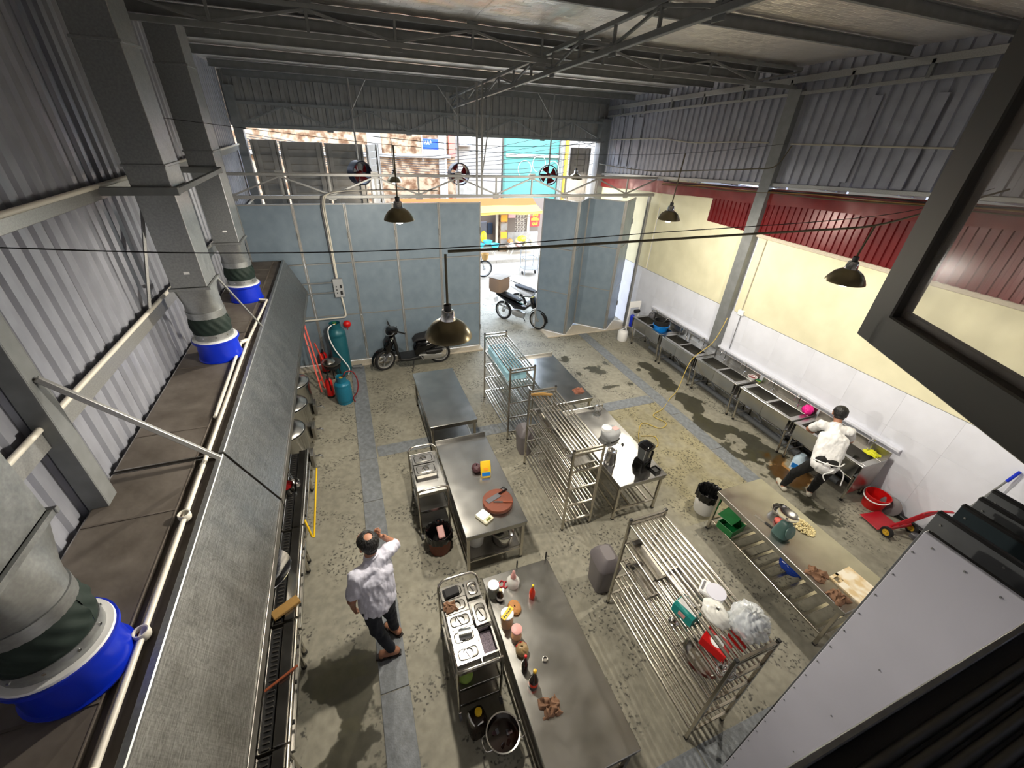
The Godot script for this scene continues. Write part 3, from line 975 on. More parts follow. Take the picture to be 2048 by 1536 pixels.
func build_hood():
	# two lengths of exhaust hood, flat dusty top, polished sloping front
	var seg = func(z0, z1, label):
		var h = thing("exhaust_hood", label, "hood", Vector3(0, 0, 0))
		var L = z1 - z0
		var zc = (z0 + z1) / 2
		bx(h, "top_sheet", Vector3(-1.735, 2.535, zc), Vector3(0.55, 0.02, L), M.dusty, 0.003)
		bx(h, "gutter", Vector3(-1.38, 2.505, zc), Vector3(0.17, 0.012, L), M.dusty, 0.002)
		bx(h, "gutter_wall", Vector3(-1.462, 2.525, zc), Vector3(0.006, 0.045, L), M.dusty, 0.0)
		bx(h, "ridge_lip", Vector3(-1.277, 2.545, zc), Vector3(0.045, 0.035, L), M.galv, 0.006)
		var m = MB.new()
		var nz = FastNoiseLite.new()
		nz.seed = int(z0 * 10)
		nz.frequency = 0.6
		m.surf(func(a, b):
			var p = Vector3(-1.262, 2.555, lerp(z0, z1, b)).lerp(Vector3(-0.975, 1.90, lerp(z0, z1, b)), a)
			return p + Vector3(0.9, 0.4, 0) * 0.006 * nz.get_noise_2d(a * 2.0, p.z * 1.6) * sin(a * PI), 8, int(L * 8), true)
		m.surf(func(a, b): return Vector3(-1.268, 2.545, lerp(z0, z1, b)).lerp(Vector3(-0.985, 1.895, lerp(z0, z1, b)), a), 1, 1, false)
		obj("front_sheet", m, M.hood, h)
		bx(h, "front_fascia", Vector3(-0.972, 1.855, zc), Vector3(0.012, 0.10, L), M.steel_dull, 0.003)
		bx(h, "drip_channel", Vector3(-1.0, 1.812, zc), Vector3(0.06, 0.012, L), M.steel_dull, 0.002)
		for e in [z0 + 0.006, z1 - 0.006]:
			var s = MB.new()
			s.poly(PackedVector2Array([Vector2(-2.01, 1.81), Vector2(-0.975, 1.81), Vector2(-0.975, 1.90), Vector2(-1.265, 2.545), Vector2(-2.01, 2.545)]), Transform3D(Basis.IDENTITY, Vector3(0, 0, e)), 0.012)
			obj("end_plate", s, M.steel_dull, h)
		var k = z0 + 0.55
		while k < z1 - 0.1:
			bx(h, "sheet_seam", Vector3(-1.735, 2.547, k), Vector3(0.54, 0.005, 0.014), M.dusty, 0.0)
			k += 1.25
		bx(h, "back_sheet", Vector3(-2.015, 2.18, zc), Vector3(0.01, 0.72, L), M.steel_dull, 0.0)
		return h
	seg.call(-9.32, -3.33, "long stainless exhaust hood with two blue collars reaching the folding doors")
	seg.call(-3.30, 0.0, "stainless exhaust hood length below the tall left post with one blue collar")
	# white drain pipe in the gutter with round tees
	var pv = thing("drain_pipe", "white plastic pipe with open round tees along the hood gutter", "pipe", Vector3(-1.385, 2.545, 0))
	rod(pv, "pipe", Vector3(0.06, 0.01, -7.05), Vector3(0.0, 0.01, -5.6), 0.017, M.pvc)
	rod(pv, "pipe", Vector3(0.0, 0.01, -5.6), Vector3(0.01, 0.01, -0.1), 0.017, M.pvc)
	rod(pv, "pipe", Vector3(-0.06, 0.03, -5.5), Vector3(-0.045, 0.01, -3.9), 0.017, M.pvc)
	rod(pv, "pipe", Vector3(-0.25, 0.03, -7.15), Vector3(0.06, 0.01, -7.05), 0.016, M.pvc)
	pip(pv, "elbow", [Vector3(0.0, 0.01, -5.6), Vector3(-0.02, 0.03, -5.55), Vector3(-0.06, 0.03, -5.5)], 0.024, M.pvc)
	for z in [-2.65, -1.80, -1.16]:
		lath(pv, "tee", Vector3(0.004, 0.005, z), P2([0.036, -0.02, 0.04, 0.0, 0.04, 0.028, 0.036, 0.035, 0.03, 0.034, 0.029, 0.0, 0.0, 0.0]), M.pvc, 20)
		lath(pv, "tee_mouth", Vector3(0.004, 0.008, z), P2([0.0285, 0.0, 0.0, 0.002]), M.red_dark, 16)
	# exhaust ducts: collar, ring, cloth sleeve, funnel, square duct
	var duct = func(zc, label):
		var d = thing("exhaust_duct", label, "duct", Vector3(-1.61, 2.545, zc))
		lath(d, "blue_collar", Vector3.ZERO, P2([0.225, 0, 0.23, 0.015, 0.215, 0.02, 0.205, 0.21, 0.235, 0.225, 0.235, 0.25, 0.20, 0.25]), M.blue, 36)
		lath(d, "white_seal", Vector3(0, 0.25, 0), P2([0.225, 0, 0.222, 0.014, 0.19, 0.016, 0.187, 0.0]), M.white, 36)
		lath(d, "clamp_ring", Vector3(0, 0.262, 0), P2([0.192, 0, 0.192, 0.075, 0.186, 0.075]), M.galv, 36)
		for k in 10: rod(d, "rivet", Vector3(0.19 * cos(TAU * k / 10), 0.31, 0.19 * sin(TAU * k / 10)), Vector3(0.198 * cos(TAU * k / 10), 0.31, 0.198 * sin(TAU * k / 10)), 0.008, M.chrome, 6)
		var m = MB.new()
		m.surf(func(a, b): 
			var r = 0.185 + 0.012 * sin(b * PI) + 0.004 * sin(a * 40.0 + 6.0 * b) * sin(b * PI) + 0.005 * sin(a * 92.0 - 9.0 * b) * sin(b * PI)
			return Vector3(r * cos(a * TAU), 0.335 + 0.19 * b, r * sin(a * TAU)), 72, 8, true)
		obj("cloth_sleeve", m, M.green_cloth, d)
		lath(d, "clamp_ring", Vector3(0, 0.52, 0), P2([0.186, 0, 0.188, 0.075, 0.18, 0.075]), M.galv, 36)
		# funnel from round to rectangle
		m = MB.new()
		m.surf(func(a, b):
			var t = a * TAU
			var rr = Vector2(cos(t), sin(t))
			var sq = rr / max(abs(rr.x) / 0.155, abs(rr.y) / 0.215)
			var p = (rr * 0.18).lerp(sq, b)
			return Vector3(p.x, 0.59 + 0.29 * b, p.y), 48, 4, true)
		obj("funnel", m, M.galv, d)
		for e in [[Vector3(0, 0.885, 0.222), Vector3(0.37, 0.03, 0.025)], [Vector3(0, 0.885, -0.222), Vector3(0.37, 0.03, 0.025)], [Vector3(0.167, 0.885, 0), Vector3(0.025, 0.03, 0.42)], [Vector3(-0.167, 0.885, 0), Vector3(0.025, 0.03, 0.42)]]:
			bx(d, "flange", e[0], e[1], M.galv, 0.003)
		var top = roof_y(zc) - 0.2 - 2.545
		m = MB.new()
		m.box(Vector3(0, (0.9 + top) / 2, 0), Vector3(0.31, top - 0.9, 0.43), Basis.IDENTITY, 0.004)
		obj("square_duct", m, M.galv, d)
		for y in [2.02, 2.9]:
			bx(d, "joint_band", Vector3(0, y, 0), Vector3(0.335, 0.022, 0.455), M.galv, 0.003)
		bx(d, "sticker", Vector3(0.02, 1.05, 0.216), Vector3(0.05, 0.024, 0.002), M.white, 0.0)
		return d
	duct.call(-1.70, "square galvanised duct with blue collar on the nearer hood length")
	duct.call(-5.25, "square galvanised duct with blue collar and diagonal stay on the long hood")
	duct.call(-7.20, "square galvanised duct with blue collar nearest the folding doors")
	# stays
	var stay = func(label, a, b, w):
		var o = thing("duct_stay", label, "brace", a)
		bar(o, "bar", Vector3.ZERO, b - a, w, w, M.zinc)
	stay.call("grey square stay from the tall left post down to the hood ridge", Vector3(-1.90, 3.58, -3.0), Vector3(-1.26, 2.58, -3.22), 0.035)
	stay.call("thin pale stay between duct flange and hood ridge", Vector3(-1.44, 3.43, -5.4), Vector3(-1.26, 2.58, -5.95), 0.018)
	stay.call("thin grey diagonal between wall girt and duct at the long hood", Vector3(-2.0, 3.25, -4.98), Vector3(-1.77, 4.25, -5.15), 0.025)
	var cross = thing("duct_bracket", "dark steel bracket beams holding ducts to the ribbed wall", "bracket", Vector3(0, 4.36, 0))
	bar(cross, "beam", Vector3(-2.0, 0, -5.0), Vector3(-1.40, 0, -5.0), 0.05, 0.07, M.steelwork)
	bar(cross, "beam", Vector3(-2.0, 0, -6.95), Vector3(-1.40, 0, -6.95), 0.05, 0.07, M.steelwork)
	bar(cross, "beam", Vector3(-1.42, 0, -6.95), Vector3(-1.42, 0, -5.0), 0.04, 0.05, M.steelwork)

# ------------------------------------------------------------------ kitchen furniture
func build_ranges():
	var make = func(z0, z1, label, burners):
		var r = thing("gas_range", label, "stove", Vector3(-1.06, 0, (z0 + z1) / 2))
		var L = z1 - z0
		var D = 0.84
		bx(r, "deck", Vector3(-D / 2 - 0.1, 0.765, 0), Vector3(D - 0.2, 0.03, L), M.steel_dull, 0.004)
		bx(r, "front_ledge", Vector3(-0.045, 0.775, 0), Vector3(0.09, 0.05, L), M.steel, 0.006)
		rod(r, "front_bar", Vector3(0.018, 0.79, -L / 2), Vector3(0.018, 0.79, L / 2), 0.02, M.tube, 12)
		bx(r, "front_panel", Vector3(-0.03, 0.62, 0), Vector3(0.02, 0.27, L - 0.02), M.steel_dull, 0.004)
		bx(r, "apron", Vector3(0.0, 0.55, 0), Vector3(0.03, 0.05, L - 0.04), M.steel, 0.004)
		bx(r, "gutter", Vector3(-0.145, 0.757, 0), Vector3(0.10, 0.01, L - 0.02), M.black, 0.0)
		bx(r, "gutter_rim", Vector3(-0.2, 0.785, 0), Vector3(0.012, 0.03, L - 0.06), M.steel, 0.003)
		var n = int(L / 0.042)
		for k in n: bx(r, "grate_bar", Vector3(-0.15, 0.768, -L / 2 + (k + 0.5) * L / n), Vector3(0.055, 0.012, 0.012), M.steel_dull, 0.002)
		bx(r, "splash_back", Vector3(-D + 0.02, 1.0, 0), Vector3(0.03, 0.5, L), M.steel_dull, 0.004)
		bx(r, "side_panel", Vector3(-D / 2, 0.5, -L / 2 + 0.012), Vector3(D - 0.06, 0.52, 0.016), M.steel_dull, 0.003)
		bx(r, "side_panel", Vector3(-D / 2, 0.5, L / 2 - 0.012), Vector3(D - 0.06, 0.52, 0.016), M.steel_dull, 0.003)
		for b in burners:
			lath(r, "burner", Vector3(-0.48, 0.78, b), P2([0.19, 0.0, 0.2, 0.05, 0.17, 0.055, 0.16, 0.01, 0.07, 0.0, 0.06, 0.035, 0, 0.035]), M.black, 24)
		for k in 3:
			var z = -L / 2 + (k + 0.6) * L / 3.2
			rod(r, "knob", Vector3(-0.015, 0.66, z), Vector3(0.025, 0.66, z), 0.018, M.black, 10)
		for sx in [-0.06, -D + 0.06]:
			for sz in [-L / 2 + 0.06, L / 2 - 0.06]:
				var leg = rod(r, "leg", Vector3(sx, 0.03, sz), Vector3(sx, 0.5, sz), 0.022, M.tube)
				rod(leg, "foot", Vector3(0, -0.235, 0), Vector3(0, -0.2, 0), 0.028, M.black, 10)
		return r
	make.call(-5.42, -3.98, "stainless gas range with yellow gas pipe and ladle beside the boilers", [-0.35, 0.35])
	make.call(-3.95, -2.80, "stainless gas range carrying a wide dark wok and a plank", [-0.3, 0.3])
	make.call(-2.77, -1.76, "stainless gas range with ladder grate and a brown stick across it", [-0.2, 0.25])
	make.call(-1.74, -0.55, "stainless gas range under the hood end below the white tees", [-0.3, 0.3])
	var gp = thing("gas_pipe", "yellow gas pipe running along the front of the range", "pipe", Vector3(-0.985, 0.42, -4.7))
	pip(gp, "pipe", [Vector3(0, 0, -0.7), Vector3(0, 0, 0.62), Vector3(-0.01, 0.06, 0.66), Vector3(-0.07, 0.26, 0.52)], 0.013, M.yellow)
	rod(gp, "valve", Vector3(-0.08, 0.24, 0.50), Vector3(-0.06, 0.29, 0.54), 0.022, M.black, 8)
	# boilers
	var names = ["stainless soup boiler with a tap, nearest the gas cylinders", "stainless soup boiler with a tap standing between two others", "stainless soup boiler with a tap next to the gas range"]
	for k in 3:
		var z = -7.35 + k * 0.74
		var b = thing("soup_boiler", names[k], "boiler", Vector3(-1.38, 0, z), 0.0, "soup boilers under the hood")
		lath(b, "body", Vector3(0, 0.14, 0), P2([0, 0, 0.29, 0.0, 0.3, 0.03, 0.3, 0.70, 0.315, 0.715, 0.315, 0.74, 0.28, 0.745, 0.275, 0.2, 0, 0.2]), M.steel, 36)
		lath(b, "lid", Vector3(0, 0.89, 0), P2([0.30, 0.0, 0.29, 0.012, 0.18, 0.05, 0.0, 0.065]), M.steel, 36)
		pip(b, "lid_handle", [Vector3(-0.06, 0.945, 0), Vector3(-0.06, 0.985, 0), Vector3(0.06, 0.985, 0), Vector3(0.06, 0.945, 0)], 0.008, M.chrome)
		bx(b, "control_box", Vector3(0.31, 0.30, 0.05), Vector3(0.05, 0.25, 0.22), M.steel_dull, 0.006)
		var tp = pip(b, "tap", [Vector3(0.29, 0.24, -0.05), Vector3(0.40, 0.24, -0.05), Vector3(0.43, 0.23, -0.05), Vector3(0.435, 0.18, -0.05)], 0.017, M.chrome)
		rod(tp, "tap_lever", Vector3(0.38, 0.26, -0.05), Vector3(0.42, 0.30, 0.0), 0.008, M.black, 6)
		for q in 3:
			var a = TAU * q / 3.0
			rod(b, "leg", Vector3(0.24 * cos(a), 0.0, 0.24 * sin(a)), Vector3(0.24 * cos(a), 0.15, 0.24 * sin(a)), 0.022, M.tube)

func table(label, x0, x1, z0, z1, h, shelf, upstand, mm):
	var t = thing("work_table", label, "table", Vector3((x0 + x1) / 2, 0, (z0 + z1) / 2), 0.0, "stainless work tables")
	var w = x1 - x0
	var L = z1 - z0
	bx(t, "table_top", Vector3(0, h - 0.018, 0), Vector3(w, 0.036, L), mm, 0.005)
	for s in [-1, 1]:
		bx(t, "edge_skirt", Vector3(s * (w / 2 - 0.012), h - 0.055, 0), Vector3(0.016, 0.05, L - 0.02), mm, 0.003)
		bx(t, "edge_skirt", Vector3(0, h - 0.055, s * (L / 2 - 0.012)), Vector3(w - 0.05, 0.05, 0.016), mm, 0.003)
	if upstand: bx(t, "upstand", Vector3(0, h + 0.025, -L / 2 + 0.008), Vector3(w, 0.06, 0.012), mm, 0.003)
	for sx in [-1, 1]:
		for sz in [-1, 1]:
			var p = Vector3(sx * (w / 2 - 0.04), 0, sz * (L / 2 - 0.05))
			var leg = bar(t, "leg", p + Vector3(0, 0.03, 0), p + Vector3(0, h - 0.03, 0), 0.038, 0.038, M.tube, Vector3(0, 0, 1))
			bx(leg, "foot", Vector3(0, 0, -(h - 0.06) / 2 - 0.012), Vector3(0.042, 0.042, 0.03), M.black, 0.004)
	var y = 0.2
	for sx in [-1, 1]: bar(t, "shelf_rail", Vector3(sx * (w / 2 - 0.04), y, -L / 2 + 0.07), Vector3(sx * (w / 2 - 0.04), y, L / 2 - 0.07), 0.028, 0.028, M.tube)
	for sz in [-1, 1]: bar(t, "shelf_rail", Vector3(-w / 2 + 0.06, y, sz * (L / 2 - 0.05)), Vector3(w / 2 - 0.06, y, sz * (L / 2 - 0.05)), 0.028, 0.028, M.tube)
	if shelf == "cross":
		var n = 11
		for k in n: bar(t, "shelf_slat", Vector3(-w / 2 + 0.055, y, -L / 2 + 0.13 + k * (L - 0.26) / (n - 1)), Vector3(w / 2 - 0.055, y, -L / 2 + 0.13 + k * (L - 0.26) / (n - 1)), 0.038, 0.02, M.tube)
	elif shelf == "long":
		for k in 4: bar(t, "shelf_slat", Vector3(-w / 2 + 0.16 + k * (w - 0.32) / 3, y, -L / 2 + 0.07), Vector3(-w / 2 + 0.16 + k * (w - 0.32) / 3, y, L / 2 - 0.07), 0.03, 0.02, M.tube)
	else:
		bx(t, "shelf_sheet", Vector3(0, y + 0.018, 0), Vector3(w - 0.12, 0.012, L - 0.14), M.steel_dull, 0.002)
	return t

func build_tables():
	table("bare stainless work table standing beside the parked scooter", 0.79, 1.60, -7.29, -5.46, 0.75, "sheet", false, M.steel)
	table("stainless work table with the round chopping block and kitchen scale", 0.79, 1.60, -5.04, -3.20, 0.75, "sheet", true, M.steel)
	var t3 = table("stainless work table with the sauce bottles and jars", 0.82, 1.61, -2.63, -0.78, 0.75, "sheet", false, M.steel)
	for k in 2: bar(t3, "hook_post", Vector3(0.02 + k * 0.36, 0.74, -0.935), Vector3(0.02 + k * 0.36, 0.86, -0.935), 0.014, 0.014, M.black, Vector3(0, 0, 1))
	table("stainless work table with blender and grey press", 3.07, 3.88, -5.17, -3.34, 0.75, "long", true, M.steel)
	table("stainless work table with one brown rag, behind the far wire rack", 3.03, 3.86, -7.29, -5.47, 0.75, "long", true, M.steel)
	table("stainless work table with green dial scale and slatted undershelf", 4.36, 5.18, -2.84, -1.0, 0.75, "cross", false, M.steel)

func build_racks():
	var labels = ["tall stainless tube rack holding clear plastic baskets", "tall stainless tube rack with a rolling pin on top", "tall stainless tube rack loaded with boxes and plastic bags"]
	var spots = [[2.22, -7.12, -5.63], [2.28, -4.95, -3.44], [2.34, -2.30, -0.83]]
	for i in 3:
		var x0 = spots[i][0]
		var z0 = spots[i][1]
		var z1 = spots[i][2]
		var r = thing("tube_rack", labels[i], "rack", Vector3(x0 + 0.24, 0, (z0 + z1) / 2), 0.0, "stainless tube racks")
		var w = 0.48
		var L = z1 - z0
		for sx in [-1, 1]:
			for sz in [-1, 1]:
				var p = Vector3(sx * (w / 2 - 0.015), 0, sz * (L / 2 - 0.015))
				var post = bar(r, "post", p + Vector3(0, 0.03, 0), p + Vector3(0, 1.52, 0), 0.03, 0.03, M.tube, Vector3(0, 0, 1))
				bx(post, "cap", Vector3(0, 0, 0.752), Vector3(0.033, 0.033, 0.02), M.black, 0.004)
				bx(post, "foot", Vector3(0, 0, -0.757), Vector3(0.035, 0.035, 0.028), M.black, 0.004)
		for e in [-1, 1]: bar(r, "top_bar", Vector3(-w / 2 + 0.03, 1.505, e * (L / 2 - 0.015)), Vector3(w / 2 - 0.03, 1.505, e * (L / 2 - 0.015)), 0.026, 0.026, M.tube)
		for y in [0.18, 0.50, 0.82, 1.14, 1.45]:
			for e in [-1, 1]: bar(r, "end_rail", Vector3(-w / 2 + 0.03, y, e * (L / 2 - 0.015)), Vector3(w / 2 - 0.03, y, e * (L / 2 - 0.015)), 0.026, 0.026, M.tube)
			for k in 2: rod(r, "cross_bar", Vector3(-w / 2 + 0.02, y - 0.018, -L / 6 + k * L / 3), Vector3(w / 2 - 0.02, y - 0.018, -L / 6 + k * L / 3), 0.008, M.tube, 8)
			for k in 9:
				var x = -w / 2 + 0.02 + k * (w - 0.04) / 8.0
				rod(r, "slat", Vector3(x, y, -L / 2 + 0.02), Vector3(x, y, L / 2 - 0.02), 0.0125 if k > 0 and k < 8 else 0.015, M.tube, 10)

func build_sinks():
	var labels = ["double-bowl stainless sink holding a blue tub, at the folding doors", "double-bowl stainless sink standing left of the grey wall column", "double-bowl stainless sink right of the column with a red bowl", "double-bowl stainless sink with a pink sponge ball behind its bowls", "wide stainless sink where the person washes up"]
	var z0s = [-8.58, -7.38, -6.16, -4.90, -3.68]
	for i in 5:
		var L = 1.18 if i < 4 else 1.20
		var s = thing("sink_unit", labels[i], "sink", Vector3(6.86, 0, z0s[i]), 0.0, "stainless sink units along the white wall")
		var D = 0.60
		var h = 0.80
		# deck strips round the bowl openings (local x from 0 to D, z from 0 to L)
		var one = i == 4
		bx(s, "deck_front", Vector3(0.035, h - 0.012, L / 2), Vector3(0.07, 0.024, L), M.steel, 0.004)
		bx(s, "deck_back", Vector3(D - 0.09, h - 0.012, L / 2), Vector3(0.18, 0.024, L), M.steel, 0.004)
		for z in ([0.045, L - 0.045] if one else [0.045, L / 2, L - 0.045]):
			bx(s, "deck_cross", Vector3(D / 2 - 0.055, h - 0.012, z), Vector3(D - 0.25, 0.024, 0.09 if z != L / 2 else 0.05), M.steel, 0.004)
		bx(s, "splash_back", Vector3(D - 0.01, h + 0.06, L / 2), Vector3(0.02, 0.14, L), M.steel_dull, 0.004)
		var bowls = [[0.09, L - 0.09]] if one else [[0.09, L / 2 - 0.025], [L / 2 + 0.025, L - 0.09]]
		for b in bowls:
			var m = MB.new()
			var x0 = 0.07; var x1 = D - 0.18; var y0 = h - 0.27; var y1 = h - 0.01
			var zc = (b[0] + b[1]) / 2
			var bl = b[1] - b[0]
			m.box(Vector3((x0 + x1) / 2, y0, zc), Vector3(x1 - x0, 0.006, bl))
			m.box(Vector3(x0, (y0 + y1) / 2, zc), Vector3(0.006, y1 - y0, bl))
			m.box(Vector3(x1, (y0 + y1) / 2, zc), Vector3(0.006, y1 - y0, bl))
			m.box(Vector3((x0 + x1) / 2, (y0 + y1) / 2, b[0]), Vector3(x1 - x0, y1 - y0, 0.006))
			m.box(Vector3((x0 + x1) / 2, (y0 + y1) / 2, b[1]), Vector3(x1 - x0, y1 - y0, 0.006))
			var bo = obj("bowl", m, M.steel, s)
			lath(bo, "drain", Vector3(0.27, y0 + 0.004, zc), P2([0.05, 0, 0.045, 0.006, 0.02, 0.003, 0, 0.003]), M.chrome, 16)
			bx(s, "front_panel", Vector3(0.012, h - 0.15, zc), Vector3(0.014, 0.25, bl + 0.07), M.steel, 0.004)
			pip(s, "waste_hose", curve([Vector3(0.27, y0 - 0.01, zc), Vector3(0.28, 0.36, zc + 0.03), Vector3(0.34, 0.2, zc + 0.15), Vector3(0.42, 0.12, zc + 0.05), Vector3(0.48, 0.09, zc - 0.1)], 5), 0.02, M.hose)
		bx(s, "side_panel", Vector3(D / 2, h - 0.15, 0.008), Vector3(D - 0.02, 0.25, 0.012), M.steel_dull, 0.003)
		bx(s, "side_panel", Vector3(D / 2, h - (0.15 if i < 4 else 0.30), L - 0.008), Vector3(D - 0.02, 0.25 if i < 4 else 0.55, 0.012), M.steel_dull, 0.003)
		for sx in [0.05, D - 0.05]:
			for sz in [0.05, L - 0.05]:
				var leg = rod(s, "leg", Vector3(sx + (0.05 if sx < 0.1 else 0.0), 0.03, sz), Vector3(sx, h - 0.26, sz), 0.019, M.tube)
				rod(leg, "foot", Vector3(0, -0.28, 0), Vector3(0, -0.24, 0), 0.024, M.black, 8)
		for sz in [0.05, L - 0.05]: rod(s, "stretcher", Vector3(0.09, 0.16, sz), Vector3(D - 0.05, 0.16, sz), 0.012, M.tube)
		rod(s, "stretcher", Vector3(D - 0.05, 0.16, 0.05), Vector3(D - 0.05, 0.16, L - 0.05), 0.012, M.tube)
		for z in ([0.3, 0.86] if i < 4 else [0.95]):
			var t = pip(s, "faucet", curve([Vector3(D - 0.08, h, z), Vector3(D - 0.08, h + 0.14, z), Vector3(D - 0.10, h + 0.23, z), Vector3(D - 0.17, h + 0.265, z), Vector3(D - 0.235, h + 0.23, z), Vector3(D - 0.25, h + 0.16, z)], 5), 0.0095, M.chrome, 8)
			lath(t, "faucet_base", Vector3(D - 0.08, h, z), P2([0.028, 0, 0.028, 0.01, 0.018, 0.03, 0.012, 0.05]), M.chrome, 14)
			rod(t, "faucet_lever", Vector3(D - 0.08, h + 0.045, z), Vector3(D - 0.08, h + 0.06, z + 0.05), 0.007, M.chrome, 6)
	var tr = thing("floor_gutter_pipe", "grey waste pipe lying on the floor behind the sink legs", "pipe", Vector3(7.25, 0.06, -5.5))
	rod(tr, "pipe", Vector3(0, 0, -2.6), Vector3(0, 0, 2.7), 0.055, M.hose, 14)
	for k in 4: lath(tr, "coupling", Vector3(0, 0, -2.0 + k * 1.3), P2([0.055, -0.05, 0.066, -0.05, 0.066, 0.05, 0.055, 0.05]), M.hose, 14, Basis(Vector3(1, 0, 0), PI / 2))
	var bt = thing("black_trench_cover", "long black kerb strip on the floor under the sinks", "kerb", Vector3(7.52, 0.0, -2.9))
	bx(bt, "strip", Vector3(-0.01, 0.035, 0.45), Vector3(0.08, 0.07, 3.2), M.black, 0.01)

func trolley(label, x0, x1, z0, z1):
	var t = thing("service_trolley", label, "trolley", Vector3((x0 + x1) / 2, 0, (z0 + z1) / 2), 0.0, "stainless service trolleys")
	var w = x1 - x0
	var L = z1 - z0
	for y in [0.16, 0.48, 0.80]:
		bx(t, "tray", Vector3(0, y, 0), Vector3(w - 0.03, 0.012, L - 0.04), M.steel_dull if y < 0.7 else M.steel, 0.003)
		for s in [-1, 1]:
			bx(t, "tray_rim", Vector3(s * (w / 2 - 0.018), y + 0.02, 0), Vector3(0.008, 0.05, L - 0.04), M.steel, 0.002)
			bx(t, "tray_rim", Vector3(0, y + 0.02, s * (L / 2 - 0.022)), Vector3(w - 0.04, 0.05, 0.008), M.steel, 0.002)
	for e in [-1, 1]:
		var z = e * (L / 2 - 0.012)
		var ww = w / 2 - 0.01
		pip(t, "end_frame", curve([Vector3(-ww, 0.10, z), Vector3(-ww, 0.5, z), Vector3(-ww, 0.86, z), Vector3(-ww + 0.03, 0.925, z + e * 0.02), Vector3(-ww + 0.09, 0.95, z + e * 0.03), Vector3(ww - 0.09, 0.95, z + e * 0.03), Vector3(ww - 0.03, 0.925, z + e * 0.02), Vector3(ww, 0.86, z), Vector3(ww, 0.5, z), Vector3(ww, 0.10, z)], 4), 0.0135, M.tube, 10)
		for s in [-1, 1]:
			var p = Vector3(s * ww, 0.0, z)
			var c = bx(t, "caster_fork", p + Vector3(0, 0.085, 0), Vector3(0.03, 0.05, 0.035), M.tube, 0.004)
			var wm = MB.new()
			wm.cyl(Vector3(-0.013, -0.038, 0.012), Vector3(0.013, -0.038, 0.012), 0.045, 0.045, 16)
			obj("caster_wheel", wm, M.plastic_grey, c)
	return t

func pan(called, label, group, at: Vector3, w, L, h, lidded, turn = 0.0, notch = true):
	var p = thing(called, label, "food pan", at, turn, group)
	var m = MB.new()
	var rect = func(a, b, y): return [Vector3(-a, y, -b), Vector3(a, y, -b), Vector3(a, y, b), Vector3(-a, y, b)]
	var rings = [rect.call(w / 2 - 0.02, L / 2 - 0.02, 0.0), rect.call(w / 2 - 0.012, L / 2 - 0.012, h - 0.012), rect.call(w / 2, L / 2, h - 0.008), rect.call(w / 2, L / 2, h), rect.call(w / 2 - 0.016, L / 2 - 0.016, h), rect.call(w / 2 - 0.024, L / 2 - 0.024, 0.006)]
	for i in rings.size() - 1:
		for k in 4:
			var j = (k + 1) % 4
			m.quad(rings[i][k], rings[i + 1][k], rings[i + 1][j], rings[i][j])
	m.quad(rings[0][0], rings[0][1], rings[0][2], rings[0][3])
	m.quad(rings[5][0], rings[5][3], rings[5][2], rings[5][1])
	obj("pan_body", m, M.pan, p)
	if lidded:
		var lm = MB.new()
		var r2 = func(a, b, y, rad):
			var o = []
			for c in [[a - rad, b - rad, 0], [-a + rad, b - rad, 1], [-a + rad, -b + rad, 2], [a - rad, -b + rad, 3]]:
				for q in 5:
					var an = PI / 2 * (c[2] + q / 4.0)
					o.append(Vector3(c[0] + rad * cos(an), y, c[1] + rad * sin(an)))
			return o
		var lr = [r2.call(w / 2 - 0.001, L / 2 - 0.001, h + 0.001, 0.012), r2.call(w / 2 - 0.001, L / 2 - 0.001, h + 0.006, 0.012), r2.call(w / 2 - 0.022, L / 2 - 0.022, h + 0.006, 0.035), r2.call(w / 2 - 0.027, L / 2 - 0.027, h - 0.006, 0.033), r2.call(w / 2 - 0.032, L / 2 - 0.032, h + 0.009, 0.03), r2.call(0.048, 0.048, h + 0.011, 0.047), r2.call(0.040, 0.040, h - 0.008, 0.039), r2.call(0.002, 0.002, h - 0.008, 0.001)]
		for i in lr.size() - 1:
			var n = lr[i].size()
			for k in n:
				var j = (k + 1) % n
				lm.quad(lr[i][j], lr[i][k], lr[i + 1][k], lr[i + 1][j])
		var lid = obj("lid", lm, M.pan, p)
		bx(lid, "lid_grip", Vector3(0, h + 0.008, 0), Vector3(0.014, 0.008, 0.084) if w > L else Vector3(0.014, 0.008, 0.084), M.pan, 0.003, Basis(Vector3.UP, 0.35))
	return p

